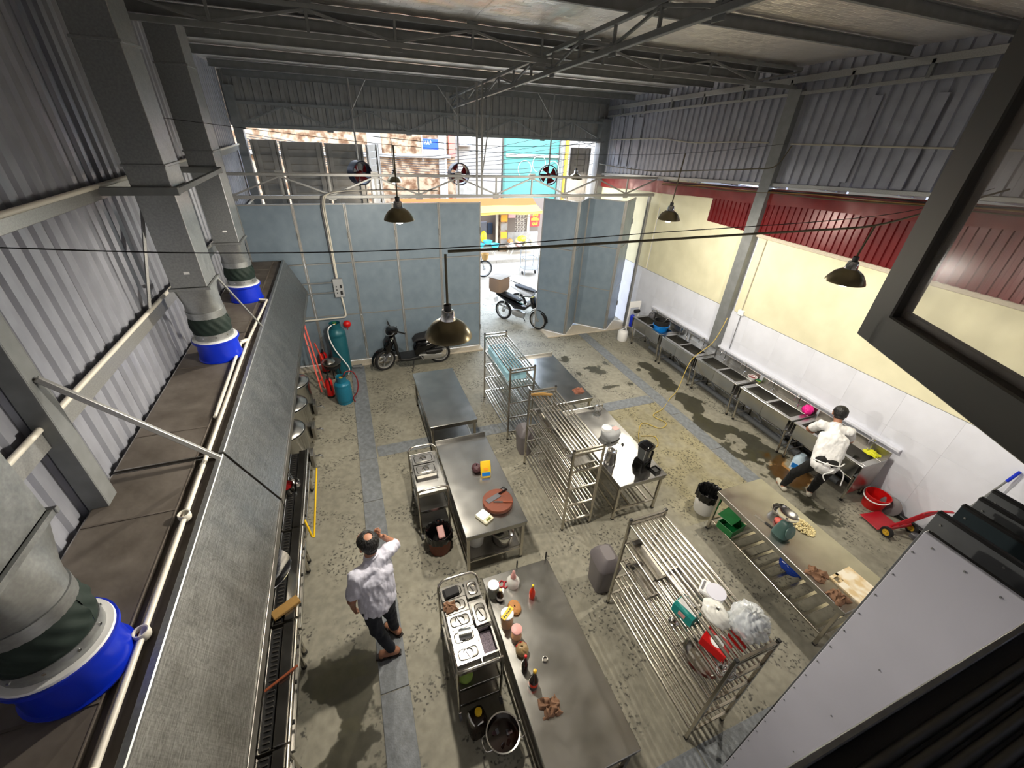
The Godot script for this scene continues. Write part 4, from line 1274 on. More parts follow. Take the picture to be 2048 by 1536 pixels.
func build_trolleys():
	trolley("stainless service trolley with two covered pans and a waste bin below", 0.34, 0.76, -4.80, -3.95)
	trolley("stainless service trolley packed with covered food pans", 0.32, 0.76, -2.60, -1.74)
	for k in 2: pan("food_pan", ["covered stainless pan at the end of the trolley beside the chopping table", "covered stainless pan in the middle of the trolley beside the chopping table"][k], "pans on the half-empty trolley", Vector3(0.53, 0.807, -4.60 + k * 0.22), 0.30, 0.20, 0.08, true)
	var g = "pans on the full trolley"
	var y = 0.807
	var left = ["covered stainless pan under the folded black cloth", "covered stainless pan with a brown rag on it", "bare covered stainless pan between the brown rag and the open lid fold", "covered stainless pan with a square steel plate on its lid", "bare covered stainless pan at the jug end of the full trolley"]
	for k in 5: pan("food_pan", left[k], g, Vector3(0.458, y, -2.490 + k * 0.155), 0.232, 0.150, 0.10, true)
	pan("food_pan", "covered stainless pan set lengthwise in the corner by the white-lidded jar", g, Vector3(0.66, y, -2.465), 0.145, 0.20, 0.10, true)
	pan("food_pan", "covered stainless pan half hidden under a raised lengthwise pan", g, Vector3(0.66, y, -2.255), 0.145, 0.19, 0.07, true)
	pan("food_pan", "raised covered stainless pan set lengthwise beside the oil jar", g, Vector3(0.665, y + 0.085, -2.17), 0.145, 0.23, 0.06, true)
	pan("food_pan", "open stainless pan filled with speckled grey seasoning", g, Vector3(0.66, y, -1.93), 0.16, 0.26, 0.10, false)
	var fm = MB.new()
	fm.surf(func(a, b): return Vector3((a - 0.5) * 0.105, 0.004 * sin(a * 17.0) * sin(b * 13.0), (b - 0.5) * 0.205), 16, 24, true)
	fm.box(Vector3(0, -0.012, 0), Vector3(0.103, 0.014, 0.203))
	var sp = obj("seasoning", fm, M.pepper)
	sp.position = Vector3(0.66, y + 0.05, -1.93)
	sp.set_meta("kind", "stuff")
	tag(sp, "speckled grey seasoning filling the open pan", "seasoning")
	var c = thing("folded_cloth", "folded black cloth lying on a pan lid", "cloth", Vector3(0.44, y + 0.115, -2.48), 0.1)
	for k in 3: bx(c, "fold", Vector3(0.004 * k, 0.005 + 0.0105 * k, 0.003 * k), Vector3(0.155 - 0.006 * k, 0.01, 0.105 - 0.01 * k), M.rag_black, 0.004)
	var rg = obj("brown_rag", rag(Vector2(0.12, 0.11), 0.035, 51), M.rag)
	rg.position = Vector3(0.40, y + 0.115, -2.335)
	tag(rg, "crumpled brown rag lying on a food pan lid", "rag")
	var pl = thing("steel_plate", "bent square steel plate lying on a pan lid", "plate", Vector3(0.475, y + 0.113, -2.04), -0.1)
	var pm = MB.new()
	pm.surf(func(a, b): return Vector3((a - 0.5) * 0.12, 0.006 + 0.02 * sin(b * PI), (b - 0.5) * 0.10), 6, 10, true)
	pm.surf(func(a, b): return Vector3((a - 0.5) * 0.12, 0.003 + 0.02 * sin(b * PI), (b - 0.5) * 0.10), 6, 10, false)
	obj("sheet", pm, M.steel, pl)

func build_lamps():
	var make = func(at: Vector3, label, cord_top: Vector3, power):
		var p = thing("pendant_lamp", label, "lamp", at, 0.0, "industrial pendant lamps")
		lath(p, "shade", Vector3.ZERO, P2([0.19, 0.0, 0.195, 0.003, 0.193, 0.012, 0.175, 0.05, 0.135, 0.105, 0.085, 0.140, 0.062, 0.150, 0.060, 0.146, 0.083, 0.135, 0.131, 0.101, 0.170, 0.049, 0.186, 0.003]), M.shade, 40)
		lath(p, "neck", Vector3(0, 0.148, 0), P2([0.064, 0, 0.05, 0.075, 0.045, 0.08, 0.0, 0.08]), M.chrome, 24)
		lath(p, "socket", Vector3(0, 0.226, 0), P2([0.03, 0, 0.03, 0.05, 0.022, 0.055, 0, 0.055]), M.black, 16)
		rod(p, "cord", Vector3(0, 0.27, 0), cord_top - at, 0.010, M.wire_olive, 8)
		var b = lath(p, "bulb", Vector3(0, -0.005, 0), P2([0, -0.045, 0.04, -0.035, 0.06, 0.0, 0.052, 0.045, 0.025, 0.10, 0.02, 0.135]), M.bulb, 20)
		var l = OmniLight3D.new()
		l.name = "lamp_light"
		l.position = Vector3(0, 0.0, 0)
		l.light_color = Color(1.0, 0.965, 0.90)
		l.light_energy = power
		l.light_size = 0.05
		l.omni_range = 20.0
		l.omni_attenuation = 2.0
		l.shadow_enabled = true
		p.add_child(l)
	make.call(Vector3(0.66, 3.50, -3.10), "pendant lamp with wide brass-grey shade hanging above the chopping block table", Vector3(0.66, 4.17, -3.10), LAMP_E)
	make.call(Vector3(0.66, 3.90, -5.87), "pendant lamp in front of the blue-grey doors above the bare table", Vector3(0.67, 4.75, -5.87), LAMP_E)
	make.call(Vector3(5.36, 3.72, -6.3), "pendant lamp hanging in front of the cream wall by the folded doors", Vector3(5.40, 4.75, -6.3), LAMP_E)
	make.call(Vector3(5.06, 3.70, -2.9), "pendant lamp with bare cord below the red ribbed sheets", Vector3(5.30, 4.26, -3.0), LAMP_E)
	make.call(Vector3(1.316, 3.685, -11.9), "pendant lamp over the porch seen between fan and lintel girder", Vector3(1.316, 4.64, -11.9), LAMP_E * 0.3)
	make.call(Vector3(6.45, 3.78, -11.9), "pendant lamp over the porch beside the white ribbed gate", Vector3(6.45, 4.65, -11.9), LAMP_E * 0.3)
	# three drum fans hung on long pipes
	var fx = [[0.44, 0.0, "drum fan facing the gate leaves, hung on a long pipe", 0.55], [2.60, 0.0, "drum fan in the middle of the porch hung on a long pipe", 0.08], [4.87, 0.0, "drum fan hung on a long pipe near the mint house front", -0.35]]
	for f in fx:
		var d = thing("drum_fan", f[2], "fan", Vector3(f[0] * 1.058, 3.965, -11.0), f[3], "hanging drum fans")
		var b = Basis(Vector3(1, 0, 0), PI / 2)
		lath(d, "drum", Vector3.ZERO, P2([0.225, -0.11, 0.245, -0.11, 0.245, 0.11, 0.225, 0.11, 0.222, -0.11]), M.fan_blue, 36, b)
		lath(d, "hub", Vector3.ZERO, P2([0, -0.08, 0.05, -0.075, 0.055, 0.04, 0.02, 0.07, 0, 0.07]), M.fan_red, 18, b)
		for k in 4:
			var a = TAU * k / 4.0 + 0.5
			var m = MB.new()
			m.surf(func(s, t):
				var r = lerp(0.05, 0.205, s)
				var an = a + (t - 0.5) * (0.65 + 0.35 * s)
				return Vector3(r * cos(an), r * sin(an), (t - 0.5) * 0.09), 5, 5, false)
			m.surf(func(s, t):
				var r = lerp(0.05, 0.205, s)
				var an = a + (t - 0.5) * (0.65 + 0.35 * s)
				return Vector3(r * cos(an), r * sin(an), (t - 0.5) * 0.09 - 0.004), 5, 5, true)
			obj("blade", m, M.fan_red, d)
		bx(d, "motor_stay", Vector3(0, 0, -0.09), Vector3(0.46, 0.03, 0.012), M.fan_blue, 0.002)
		bx(d, "motor_stay", Vector3(0, 0, -0.095), Vector3(0.03, 0.46, 0.012), M.fan_blue, 0.002)
		rod(d, "hanger_pipe", Vector3(0, 0.24, 0), Vector3(0, 1.74, 0), 0.019, M.zinc)
	for q in [[0.44, 0.35], [2.60, -0.45], [4.87, -0.45]]:
		var s = thing("fan_brace", "thin slanting brace on a fan pipe under the roof", "brace", Vector3(q[0] * 1.058, 5.15, -10.96), 0.0, "fan pipe braces")
		rod(s, "rod", Vector3.ZERO, Vector3(q[1], 0.55, 0), 0.011, M.zinc, 6)

# ------------------------------------------------------------------ what stands close below the window
func build_near():
	# window frame the camera leans out of
	var w = struct_node("window_1")
	bx(w, "window_sill", Vector3(0.22, 4.515, 0.17), Vector3(2.34, 0.05, 0.4), M.alu_dark, 0.004)
	bx(w, "sill_edge", Vector3(0.22, 4.545, -0.028), Vector3(2.34, 0.012, 0.006), M.zinc, 0.001)
	for k in 5: rod(w, "sill_ridge", Vector3(-0.95, 4.541, -0.006 + k * 0.0125), Vector3(1.39, 4.541, -0.006 + k * 0.0125), 0.0052, M.alu, 8)
	# opened sash: stile, bottom rail, latch, dusty pane
	var hinge = Vector3(0.93, 4.60, -0.02)
	var corner = Vector3(1.285, 4.60, -0.625)
	var d = (corner - hinge)
	var sash = struct_node("window_2")
	sash.position = hinge
	sash.rotation.y = atan2(-d.z, d.x)
	var L = d.length()
	bar(sash, "bottom_rail", Vector3(0, 0, 0), Vector3(L - 0.05, 0, 0), 0.045, 0.085, M.alu)
	bar(sash, "rail_bead", Vector3(0, 0.05, 0.012), Vector3(L - 0.08, 0.05, 0.012), 0.014, 0.016, M.alu)
	bar(sash, "stile", Vector3(L - 0.04, -0.042, 0), Vector3(L - 0.04, 1.30, 0), 0.045, 0.085, M.alu, Vector3(1, 0, 0))
	bar(sash, "top_rail", Vector3(0, 1.27, 0), Vector3(L - 0.08, 1.27, 0), 0.045, 0.08, M.alu)
	bar(sash, "stile", Vector3(0.04, 0.05, 0), Vector3(0.04, 1.23, 0), 0.045, 0.08, M.alu, Vector3(1, 0, 0))
	bx(sash, "pane", Vector3(L / 2, 0.63, 0), Vector3(L - 0.15, 1.2, 0.005), M.glass_dusty, 0.0)
	var lt = bx(sash, "latch", Vector3(L + 0.006, 0.09, 0.03), Vector3(0.016, 0.2, 0.028), M.alu_dark, 0.003)
	bx(lt, "latch_stripe", Vector3(0.006, 0.035, 0.016), Vector3(0.008, 0.10, 0.004), M.red_dark, 0.001)
	rod(lt, "latch_bolt", Vector3(0.004, -0.02, 0.0), Vector3(0.034, -0.012, 0.0), 0.004, M.alu, 8)
	bx(lt, "latch_foot", Vector3(0.0, -0.115, 0.004), Vector3(0.02, 0.05, 0.034), M.alu, 0.003)
	rod(lt, "screw", Vector3(0.004, -0.10, 0.018), Vector3(0.004, -0.10, 0.024), 0.006, M.zinc, 8)
	# white partition panel with screws
	var p = thing("partition_panel", "large pale panel with a row of screws along its edge, beside the loaded rack", "partition", Vector3(2.44, 0, -0.25))
	bx(p, "sheet", Vector3(0, 1.70, 0.02), Vector3(0.02, 3.40, 0.60), M.board, 0.003)
	bx(p, "stud", Vector3(0.03, 1.70, -0.255), Vector3(0.04, 3.38, 0.04), M.alu_dark, 0.003)
	bx(p, "top_trim", Vector3(0.022, 3.392, 0.02), Vector3(0.022, 0.012, 0.60), M.black, 0.002)
	for k in 18:
		rod(p, "screw", Vector3(-0.010, 0.12 + k * 0.185, -0.264), Vector3(-0.015, 0.12 + k * 0.185, -0.264), 0.005, M.steelwork, 6)
	for k in 5: rod(p, "screw", Vector3(-0.010, 3.35, -0.22 + k * 0.13), Vector3(-0.015, 3.35, -0.22 + k * 0.13), 0.005, M.steelwork, 6)
	for k in 4: rod(p, "screw", Vector3(-0.010, 0.7 + k * 0.6, -0.05), Vector3(-0.015, 0.7 + k * 0.6, -0.05), 0.005, M.steelwork, 6)
	# boards standing upright behind it
	var labs = ["grey upright board with black top edge right behind the pale panel", "dark glossy upright pane with black top edge behind the grey board", "grey upright board with black top edge behind the dark glossy pane", "outermost grey upright board with black top edge of the standing row"]
	var xs = [2.60, 2.80, 2.90, 3.02]
	var zf = [-0.575, -0.565, -0.555, -0.560]
	var ys = [3.43, 3.42, 3.45, 3.46]
	var ms = [M.board_dark, M.board_glass, M.board_dark, M.board_dark]
	for k in 4:
		var o = thing("upright_board", labs[k], "board", Vector3(xs[k], 0, zf[k]), 0.0, "boards standing in a row")
		bx(o, "sheet", Vector3(0, ys[k] / 2, 0.31), Vector3(0.018, ys[k] - 0.01, 0.62), ms[k], 0.002)
		bx(o, "black_edge", Vector3(0.004, ys[k], 0.31), Vector3(0.026, 0.022, 0.624), M.black, 0.004)
		for q in 3: rod(o, "screw", Vector3(-0.009, ys[k] - 0.05, 0.04 + q * 0.25), Vector3(-0.013, ys[k] - 0.05, 0.04 + q * 0.25), 0.005, M.zinc, 6)
	# broom with a blue grip leaning on the white wall
	var br = thing("broom", "broom handle with a blue grip leaning on the white wall", "broom", Vector3(7.30, 0, -1.52))
	rod(br, "handle", Vector3(0, 0.06, -0.02), Vector3(0.23, 1.38, 0.16), 0.013, M.steelwork)
	rod(br, "grip", Vector3(0.23, 1.37, 0.16), Vector3(0.262, 1.55, 0.185), 0.019, M.blue)
	bx(br, "head", Vector3(0, 0.04, -0.02), Vector3(0.10, 0.08, 0.3), M.plastic_grey, 0.01)
	# red folding hand truck
	var h = thing("hand_truck", "small red two-wheeled hand truck by the white wall", "hand truck", Vector3(7.06, 0, -1.94), -0.15)
	bx(h, "toe_plate", Vector3(0.0, 0.05, -0.08), Vector3(0.40, 0.012, 0.30), M.red_paint, 0.003)
	bx(h, "axle_beam", Vector3(0.08, 0.13, 0.12), Vector3(0.46, 0.05, 0.05), M.red_paint, 0.006)
	for k in 3:
		var x = -0.08 + k * 0.14
		bar(h, "upright", Vector3(x, 0.07, 0.08), Vector3(x + 0.13, 0.58, 0.27), 0.026, 0.026, M.red_paint)
	bar(h, "crossbar", Vector3(0.04, 0.575, 0.265), Vector3(0.34, 0.585, 0.28), 0.026, 0.026, M.red_paint)
	pip(h, "handle", curve([Vector3(0.04, 0.575, 0.26), Vector3(0.10, 0.63, 0.29), Vector3(0.25, 0.645, 0.32), Vector3(0.42, 0.635, 0.36), Vector3(0.43, 0.62, 0.33), Vector3(0.33, 0.59, 0.28)], 4), 0.013, M.red_paint)
	for s in [-0.14, 0.33]:
		var wm = lath(h, "wheel", Vector3(s, 0.085, 0.15), P2([0.05, -0.022, 0.08, -0.024, 0.085, -0.01, 0.085, 0.01, 0.08, 0.024, 0.05, 0.022]), M.rubber, 24, Basis(Vector3(0, 0, 1), PI / 2))
		lath(wm, "wheel_disc", Vector3.ZERO, P2([0, -0.018, 0.02, -0.026, 0.025, -0.016, 0.052, -0.02, 0.052, 0.02, 0.025, 0.016, 0.02, 0.026, 0, 0.018]), M.gold, 20)
	# red bucket with a white band handle
	var b = thing("red_bucket", "red plastic bucket with a pale carrying handle beside the last sink", "bucket", Vector3(7.33, 0, -2.28))
	lath(b, "body", Vector3.ZERO, P2([0, 0, 0.13, 0, 0.135, 0.01, 0.165, 0.24, 0.175, 0.245, 0.175, 0.26, 0.163, 0.26, 0.130, 0.02, 0, 0.02]), M.red, 32)
	var pts = []
	for k in 15:
		var a = PI * k / 14.0
		pts.append(Vector3(-0.178 * sin(a) - 0.01, 0.245 - 0.05 * sin(a), 0.178 * cos(a)))
	pip(b, "handle", pts, 0.011, M.white)
	var lid = lath(self, "round_lid", Vector3(7.46, 0.12, -2.12), P2([0, 0, 0.14, 0.0, 0.15, 0.012, 0.14, 0.02, 0, 0.026]), M.bin_grey, 28, Basis(Vector3(0, 0, 1), 1.15))
	tag(lid, "round grey lid leaning behind the red bucket", "lid")

# ------------------------------------------------------------------ loose things
func bottle(called, label, at: Vector3, r, h, body_m, cap_m, neck = 0.4, fill = null):
	var b = thing(called, label, "bottle", at)
	var s = h * (1.0 - neck)
	lath(b, "body", Vector3.ZERO, P2([0, 0, r * 0.92, 0, r, 0.01, r, s * 0.8, r * 0.85, s, r * 0.42, s + h * neck * 0.45, r * 0.34, h * 0.92, 0, h * 0.92]), body_m, 20)
	lath(b, "cap", Vector3(0, h * 0.9, 0), P2([r * 0.40, 0, r * 0.40, h * 0.09, r * 0.33, h * 0.1, 0, h * 0.1]), cap_m, 14)
	if fill: lath(b, "label_band", Vector3(0, s * 0.25, 0), P2([r + 0.001, 0, r + 0.001, s * 0.42]), fill, 20)
	return b

func jar(called, label, at: Vector3, r, h, content, lid_m, level = 0.8):
	var b = thing(called, label, "jar", at)
	lath(b, "glass_wall", Vector3.ZERO, P2([0, 0, r * 0.95, 0, r, 0.012, r, h * 0.82, r * 0.86, h * 0.9, r * 0.86, h * 0.93]), M.glass, 28)
	lath(b, "contents", Vector3(0, 0.004, 0), P2([0, 0, r * 0.93, 0.0, r * 0.95, 0.01, r * 0.95, h * level, 0, h * level]), content, 28)
	lath(b, "lid", Vector3(0, h * 0.91, 0), P2([r * 0.94, 0, r * 0.96, 0.004, r * 0.96, h * 0.1, r * 0.9, h * 0.115, 0, h * 0.12]), lid_m, 28)
	return b

func bin_swing(label, at: Vector3, w, d, h, turn):
	var b = thing("waste_bin", label, "bin", at, turn)
	var m = MB.new()
	m.loft([[Vector3(0, 0, 0), Vector3(w * 0.40, 0, 0), Vector3(0, 0, d * 0.40)], [Vector3(0, 0.02, 0), Vector3(w * 0.42, 0, 0), Vector3(0, 0, d * 0.42)], [Vector3(0, h * 0.74, 0), Vector3(w * 0.5, 0, 0), Vector3(0, 0, d * 0.5)]], 24, 4.5)
	obj("body", m, M.bin_grey, b)
	m = MB.new()
	m.loft([[Vector3(0, h * 0.74, 0), Vector3(w * 0.52, 0, 0), Vector3(0, 0, d * 0.52)], [Vector3(0, h * 0.78, 0), Vector3(w * 0.52, 0, 0), Vector3(0, 0, d * 0.52)], [Vector3(0, h * 0.92, 0), Vector3(w * 0.42, 0, 0), Vector3(0, 0, d * 0.40)], [Vector3(0, h, 0), Vector3(w * 0.30, 0, 0), Vector3(0, 0, d * 0.22)]], 24, 4.5)
	obj("lid", m, M.bin_grey, b)
	bx(b, "swing_flap", Vector3(0, h * 0.94, d * 0.28), Vector3(w * 0.6, 0.008, d * 0.3), M.plastic_grey, 0.003, Basis(Vector3(1, 0, 0), 0.75))
	return b

func bin_bag(label, at: Vector3, r, h, body_m, sd):
	var b = thing("bagged_bin", label, "bin", at)
	lath(b, "body", Vector3.ZERO, P2([0, 0, r * 0.8, 0, r * 0.82, 0.01, r, h, r * 0.97, h, r * 0.78, 0.02, 0, 0.02]), body_m, 28)
	var nz = FastNoiseLite.new()
	nz.seed = sd
	nz.frequency = 1.2
	var m = MB.new()
	m.surf(func(a, t):
		var an = a * TAU
		var rr = lerp(r * 1.05, r * 0.55, smoothstep(0.35, 1.0, t))
		var y = h * 0.72 + (h * 0.33 * smoothstep(0.0, 0.35, t)) - h * 0.5 * smoothstep(0.45, 1.0, t)
		var k = 1.0 + 0.10 * nz.get_noise_3d(cos(an) * 2.5, sin(an) * 2.5, t * 3.0) + 0.03 * sin(an * 17.0)
		return Vector3(rr * k * cos(an), y + 0.02 * nz.get_noise_2d(an * 2.0, t * 4.0), rr * k * sin(an)), 60, 14, true)
	m.lathe(Vector3(0, h * 0.54, 0), P2([r * 0.58, 0, 0, 0.0]), 24)
	obj("bag_liner", m, M.bag_black, b)
	return b

func build_items():
	var T = 0.7505
	# ---- table with the sauces
	jar("spice_jar", "jar of green-brown pickle with a white lid at the table corner", Vector3(0.88, T, -2.42), 0.062, 0.17, mat(Color(0.28, 0.30, 0.16), 0.5), M.white)
	jar("oil_jar", "jar of yellow oil with a yellow label on its white lid", Vector3(0.91, T, -2.08), 0.066, 0.19, M.oil, M.white)
	var tg = thing("lid_note", "yellow paper strip with scribbles stuck on the oil jar lid", "note", Vector3(0.91, T + 0.197, -2.08), 0.6)
	bx(tg, "strip", Vector3(0, 0.002, 0), Vector3(0.15, 0.002, 0.05), M.yellow, 0.0)
	for k in 5: bx(tg, "scribble", Vector3(-0.05 + k * 0.024, 0.0038, 0.004 * (k % 2)), Vector3(0.012, 0.001, 0.02), M.black, 0.0, Basis(Vector3.UP, 0.5 * k))
	jar("sweet_jar", "glass jar with a pink lid beside the bright table middle", Vector3(0.95, T, -1.92), 0.056, 0.17, M.food, M.rose, 0.35)
	bottle("soy_bottle", "small dark sauce bottle with a pale yellow cap", Vector3(0.93, T, -2.34), 0.036, 0.18, M.sauce, M.garlic, 0.4, M.white)
	bottle("chili_bottle", "orange chili sauce bottle with a yellow cap", Vector3(1.26, T, -2.26), 0.032, 0.21, M.chili, M.yellow, 0.45, M.chili)
	bottle("vinegar_bottle", "slim dark bottle with a red cap", Vector3(0.925, T, -1.64), 0.032, 0.25, M.sauce, M.red, 0.5)
	bottle("fish_sauce_bottle", "dark brown sauce bottle with red neck band and gold cap", Vector3(0.955, T, -1.50), 0.042, 0.26, M.sauce, M.gold, 0.55, M.chili)
	var jg = thing("glass_jug", "clear plastic bottle with pump holding red sauce", "bottle", Vector3(1.12, T, -2.46))
	lath(jg, "shell", Vector3.ZERO, P2([0, 0, 0.068, 0, 0.07, 0.01, 0.07, 0.07, 0.05, 0.10, 0.03, 0.13]), M.film_white, 24)
	lath(jg, "sauce", Vector3(0, 0.06, 0), P2([0, 0, 0.055, 0.0, 0.058, 0.02, 0.046, 0.045, 0, 0.05]), M.red_dark, 24)
	lath(jg, "nozzle", Vector3(0, 0.125, 0), P2([0.032, 0, 0.03, 0.03, 0.018, 0.05, 0.015, 0.10, 0, 0.11]), M.rose, 18)
	var sc = thing("scissors", "kitchen scissors with red loops lying between the jars", "scissors", Vector3(1.01, T, -2.47), -0.5)
	pip(sc, "loop", [Vector3(-0.03, 0.008, -0.06), Vector3(-0.055, 0.008, -0.02), Vector3(-0.03, 0.008, 0.02), Vector3(0.0, 0.008, 0.01), Vector3(0.0, 0.008, -0.05)], 0.007, M.red_paint, 8, true)
	pip(sc, "loop", [Vector3(0.03, 0.008, -0.06), Vector3(0.055, 0.008, -0.02), Vector3(0.03, 0.008, 0.02), Vector3(0.01, 0.008, 0.01), Vector3(0.01, 0.008, -0.05)], 0.007, M.red_paint, 8, true)
	bx(sc, "blade", Vector3(0.01, 0.005, 0.09), Vector3(0.018, 0.004, 0.14), M.white, 0.001, Basis(Vector3.UP, 0.15))
	var nb = obj("noodle_bag", lump(Vector3(0.13, 0.05, 0.16), 0.18, 1.0, 61), M.food)
	nb.position = Vector3(1.04, T, -2.20)
	tag(nb, "plastic bag of golden fried onions beside the oil jar", "bag")
	var sg = thing("tied_bag", "tied clear bag of tan crumbs with a red band", "bag", Vector3(0.96, T, -1.79))
	obj("bag_film", lump(Vector3(0.12, 0.10, 0.13), 0.2, 1.1, 62), mat(Color(0.62, 0.52, 0.36), 0.35), sg)
	pip(sg, "band", [Vector3(-0.05, 0.07, -0.03), Vector3(0.0, 0.09, -0.045), Vector3(0.05, 0.075, -0.02)], 0.006, M.red)
	var cp = lath(self, "bottle_cap", Vector3(1.14, T, -1.65), P2([0, 0, 0.024, 0, 0.026, 0.02, 0.02, 0.022, 0.018, 0.004, 0, 0.004]), M.steel_dull, 20)
	tag(cp, "single metal bottle cap lying on the sauce table", "cap")
	var r1 = obj("brown_rag", rag(Vector2(0.17, 0.14), 0.05, 63), M.rag)
	r1.position = Vector3(1.03, T, -1.29)
	tag(r1, "brown rag left on the empty end of the sauce table", "rag")
	# ---- table with the chopping block
	var cb = thing("chopping_block", "thick round wooden chopping block on the work table", "chopping block", Vector3(1.33, T, -3.60))
	lath(cb, "block", Vector3.ZERO, P2([0, 0, 0.19, 0, 0.2, 0.008, 0.203, 0.05, 0.196, 0.062, 0, 0.058]), M.wood, 40)
	pip(cb, "rope_handle", [Vector3(0.10, 0.03, -0.19), Vector3(0.15, 0.04, -0.215), Vector3(0.19, 0.03, -0.15)], 0.010, M.black)
	var cl = thing("cleaver", "dark cleaver lying across the round chopping block", "knife", Vector3(1.33, T + 0.062, -3.66), 0.35)
	bx(cl, "blade", Vector3(-0.05, 0.003, 0), Vector3(0.21, 0.004, 0.075), M.plastic_grey, 0.001)
	bx(cl, "handle", Vector3(0.12, 0.008, -0.01), Vector3(0.14, 0.02, 0.028), M.sauce, 0.006)
	var kn = thing("kitchen_knife", "small steel knife with a red handle on the chopping block", "knife", Vector3(1.36, T + 0.062, -3.55), -0.35)
	bx(kn, "blade", Vector3(-0.04, 0.003, 0), Vector3(0.12, 0.003, 0.026), M.pan, 0.001)
	bx(kn, "handle", Vector3(0.09, 0.007, 0.0), Vector3(0.13, 0.014, 0.022), M.wood_orange, 0.004)
	var ks = thing("kitchen_scale", "cream digital kitchen scale in front of the chopping block", "scale", Vector3(1.09, T, -3.42), 0.5)
	bx(ks, "case", Vector3(0, 0.018, 0), Vector3(0.15, 0.036, 0.20), mat(Color(0.84, 0.82, 0.72), 0.5), 0.012)
	bx(ks, "platform", Vector3(0, 0.041, -0.025), Vector3(0.14, 0.01, 0.14), mat(Color(0.88, 0.88, 0.84), 0.35), 0.004)
	bx(ks, "readout", Vector3(0, 0.037, 0.073), Vector3(0.07, 0.004, 0.03), mat(Color(0.42, 0.44, 0.16), 0.3), 0.001)
	var on = obj("onion_bag", lump(Vector3(0.14, 0.10, 0.16), 0.22, 1.0, 64), M.onion)
	on.position = Vector3(1.24, T, -4.28)
	tag(on, "net of purple onions beside the yellow pouch", "bag")
	var yp = thing("yellow_pouch", "yellow and blue printed food pouch standing on the table", "pouch", Vector3(1.34, T, -4.17), -0.15)
	var pm = MB.new()
	pm.loft([[Vector3(0, 0.0, 0.03), Vector3(0.07, 0, 0), Vector3(0, 0, 0.045)], [Vector3(0, 0.07, 0.015), Vector3(0.075, 0, 0), Vector3(0, 0, 0.04)], [Vector3(0, 0.14, -0.02), Vector3(0.075, 0, 0), Vector3(0, 0, 0.026)], [Vector3(0, 0.20, -0.05), Vector3(0.072, 0, 0), Vector3(0, 0, 0.004)]], 16, 3.0)
	obj("pouch", pm, M.yellow, yp)
	bx(yp, "blue_print", Vector3(0, 0.05, 0.062), Vector3(0.12, 0.055, 0.004), M.blue_tub, 0.001, Basis(Vector3(1, 0, 0), -0.3))
	bx(yp, "dish_print", Vector3(0.0, 0.115, 0.031), Vector3(0.06, 0.04, 0.004), M.amber, 0.001, Basis(Vector3(1, 0, 0), -0.6))
	var pu = thing("stock_pot", "round steel pot on the lower shelf of the chopping table", "pot", Vector3(1.35, 0.226, -3.42))
	lath(pu, "body", Vector3.ZERO, P2([0, 0, 0.13, 0, 0.145, 0.02, 0.15, 0.18, 0.158, 0.185, 0.158, 0.192, 0.143, 0.19, 0.135, 0.02, 0, 0.02]), M.chrome, 32)
	lath(pu, "lid", Vector3(0, 0.193, 0), P2([0.15, 0, 0.10, 0.03, 0.02, 0.04, 0.018, 0.06, 0, 0.062]), M.chrome, 32)
	var tub = thing("storage_tub", "dull plastic tub on the lower shelf beside the steel pot", "tub", Vector3(1.0, 0.226, -3.5))
	lath(tub, "body", Vector3.ZERO, P2([0, 0, 0.1, 0, 0.12, 0.2, 0.126, 0.2, 0.126, 0.21, 0.11, 0.21, 0.095, 0.01, 0, 0.01]), M.film_white, 24)
	# ---- table with the blender
	var pile = thing("whisk_parts", "heap of shiny steel whisk wires on the blender table", "whisk", Vector3(3.70, T, -5.04))
	for k in 14:
		var a = TAU * k / 14.0
		pip(pile, "wire_loop", [Vector3(0.02 * cos(a), 0.01, 0.02 * sin(a)), Vector3(0.07 * cos(a), 0.05, 0.07 * sin(a)), Vector3(0.075 * cos(a + 0.3), 0.10, 0.075 * sin(a + 0.3)), Vector3(0.03 * cos(a + 0.6), 0.12, 0.03 * sin(a + 0.6))], 0.008, M.chrome, 6)
	var gp = thing("grey_press", "pale grey heart-shaped vacuum machine with a red label", "machine", Vector3(3.53, T, -4.36), 0.3)
	var gm = MB.new()
	gm.loft([[Vector3(0, 0.0, 0), Vector3(0.15, 0, 0), Vector3(0, 0, 0.13)], [Vector3(0, 0.10, 0), Vector3(0.16, 0, 0), Vector3(0, 0, 0.14)], [Vector3(0, 0.15, 0), Vector3(0.13, 0, 0), Vector3(0, 0, 0.11)], [Vector3(0, 0.155, 0), Vector3(0.02, 0, 0), Vector3(0, 0, 0.02)]], 24, 2.6)
	obj("case", gm, M.grey_paint, gp)
	lath(gp, "dial_head", Vector3(-0.06, 0.14, -0.05), P2([0.085, 0, 0.08, 0.05, 0.05, 0.06, 0.045, 0.05, 0, 0.05]), M.white, 24)
	bx(gp, "red_label", Vector3(0.075, 0.156, 0.02), Vector3(0.1, 0.004, 0.09), M.rose, 0.001)
	bx(gp, "rubber_foot", Vector3(0, 0.006, 0.12), Vector3(0.2, 0.012, 0.03), M.black, 0.003)
	var pl = thing("power_plug", "loose black power plug in front of the grey machine", "plug", Vector3(3.62, T, -4.12))
	bx(pl, "plug", Vector3(0, 0.015, 0), Vector3(0.03, 0.03, 0.04), M.black, 0.006)
	pip(pl, "lead", curve([Vector3(0, 0.012, -0.02), Vector3(-0.05, 0.008, -0.06), Vector3(0.0, 0.008, -0.11)], 4), 0.005, M.white)
	var bj = thing("blender_jar", "tall shiny steel mug with a lid beside the rack", "mug", Vector3(3.20, T, -3.83))
	lath(bj, "body", Vector3.ZERO, P2([0, 0, 0.085, 0, 0.09, 0.02, 0.075, 0.22, 0.08, 0.23, 0.07, 0.235, 0.06, 0.22, 0, 0.2]), M.chrome, 28)
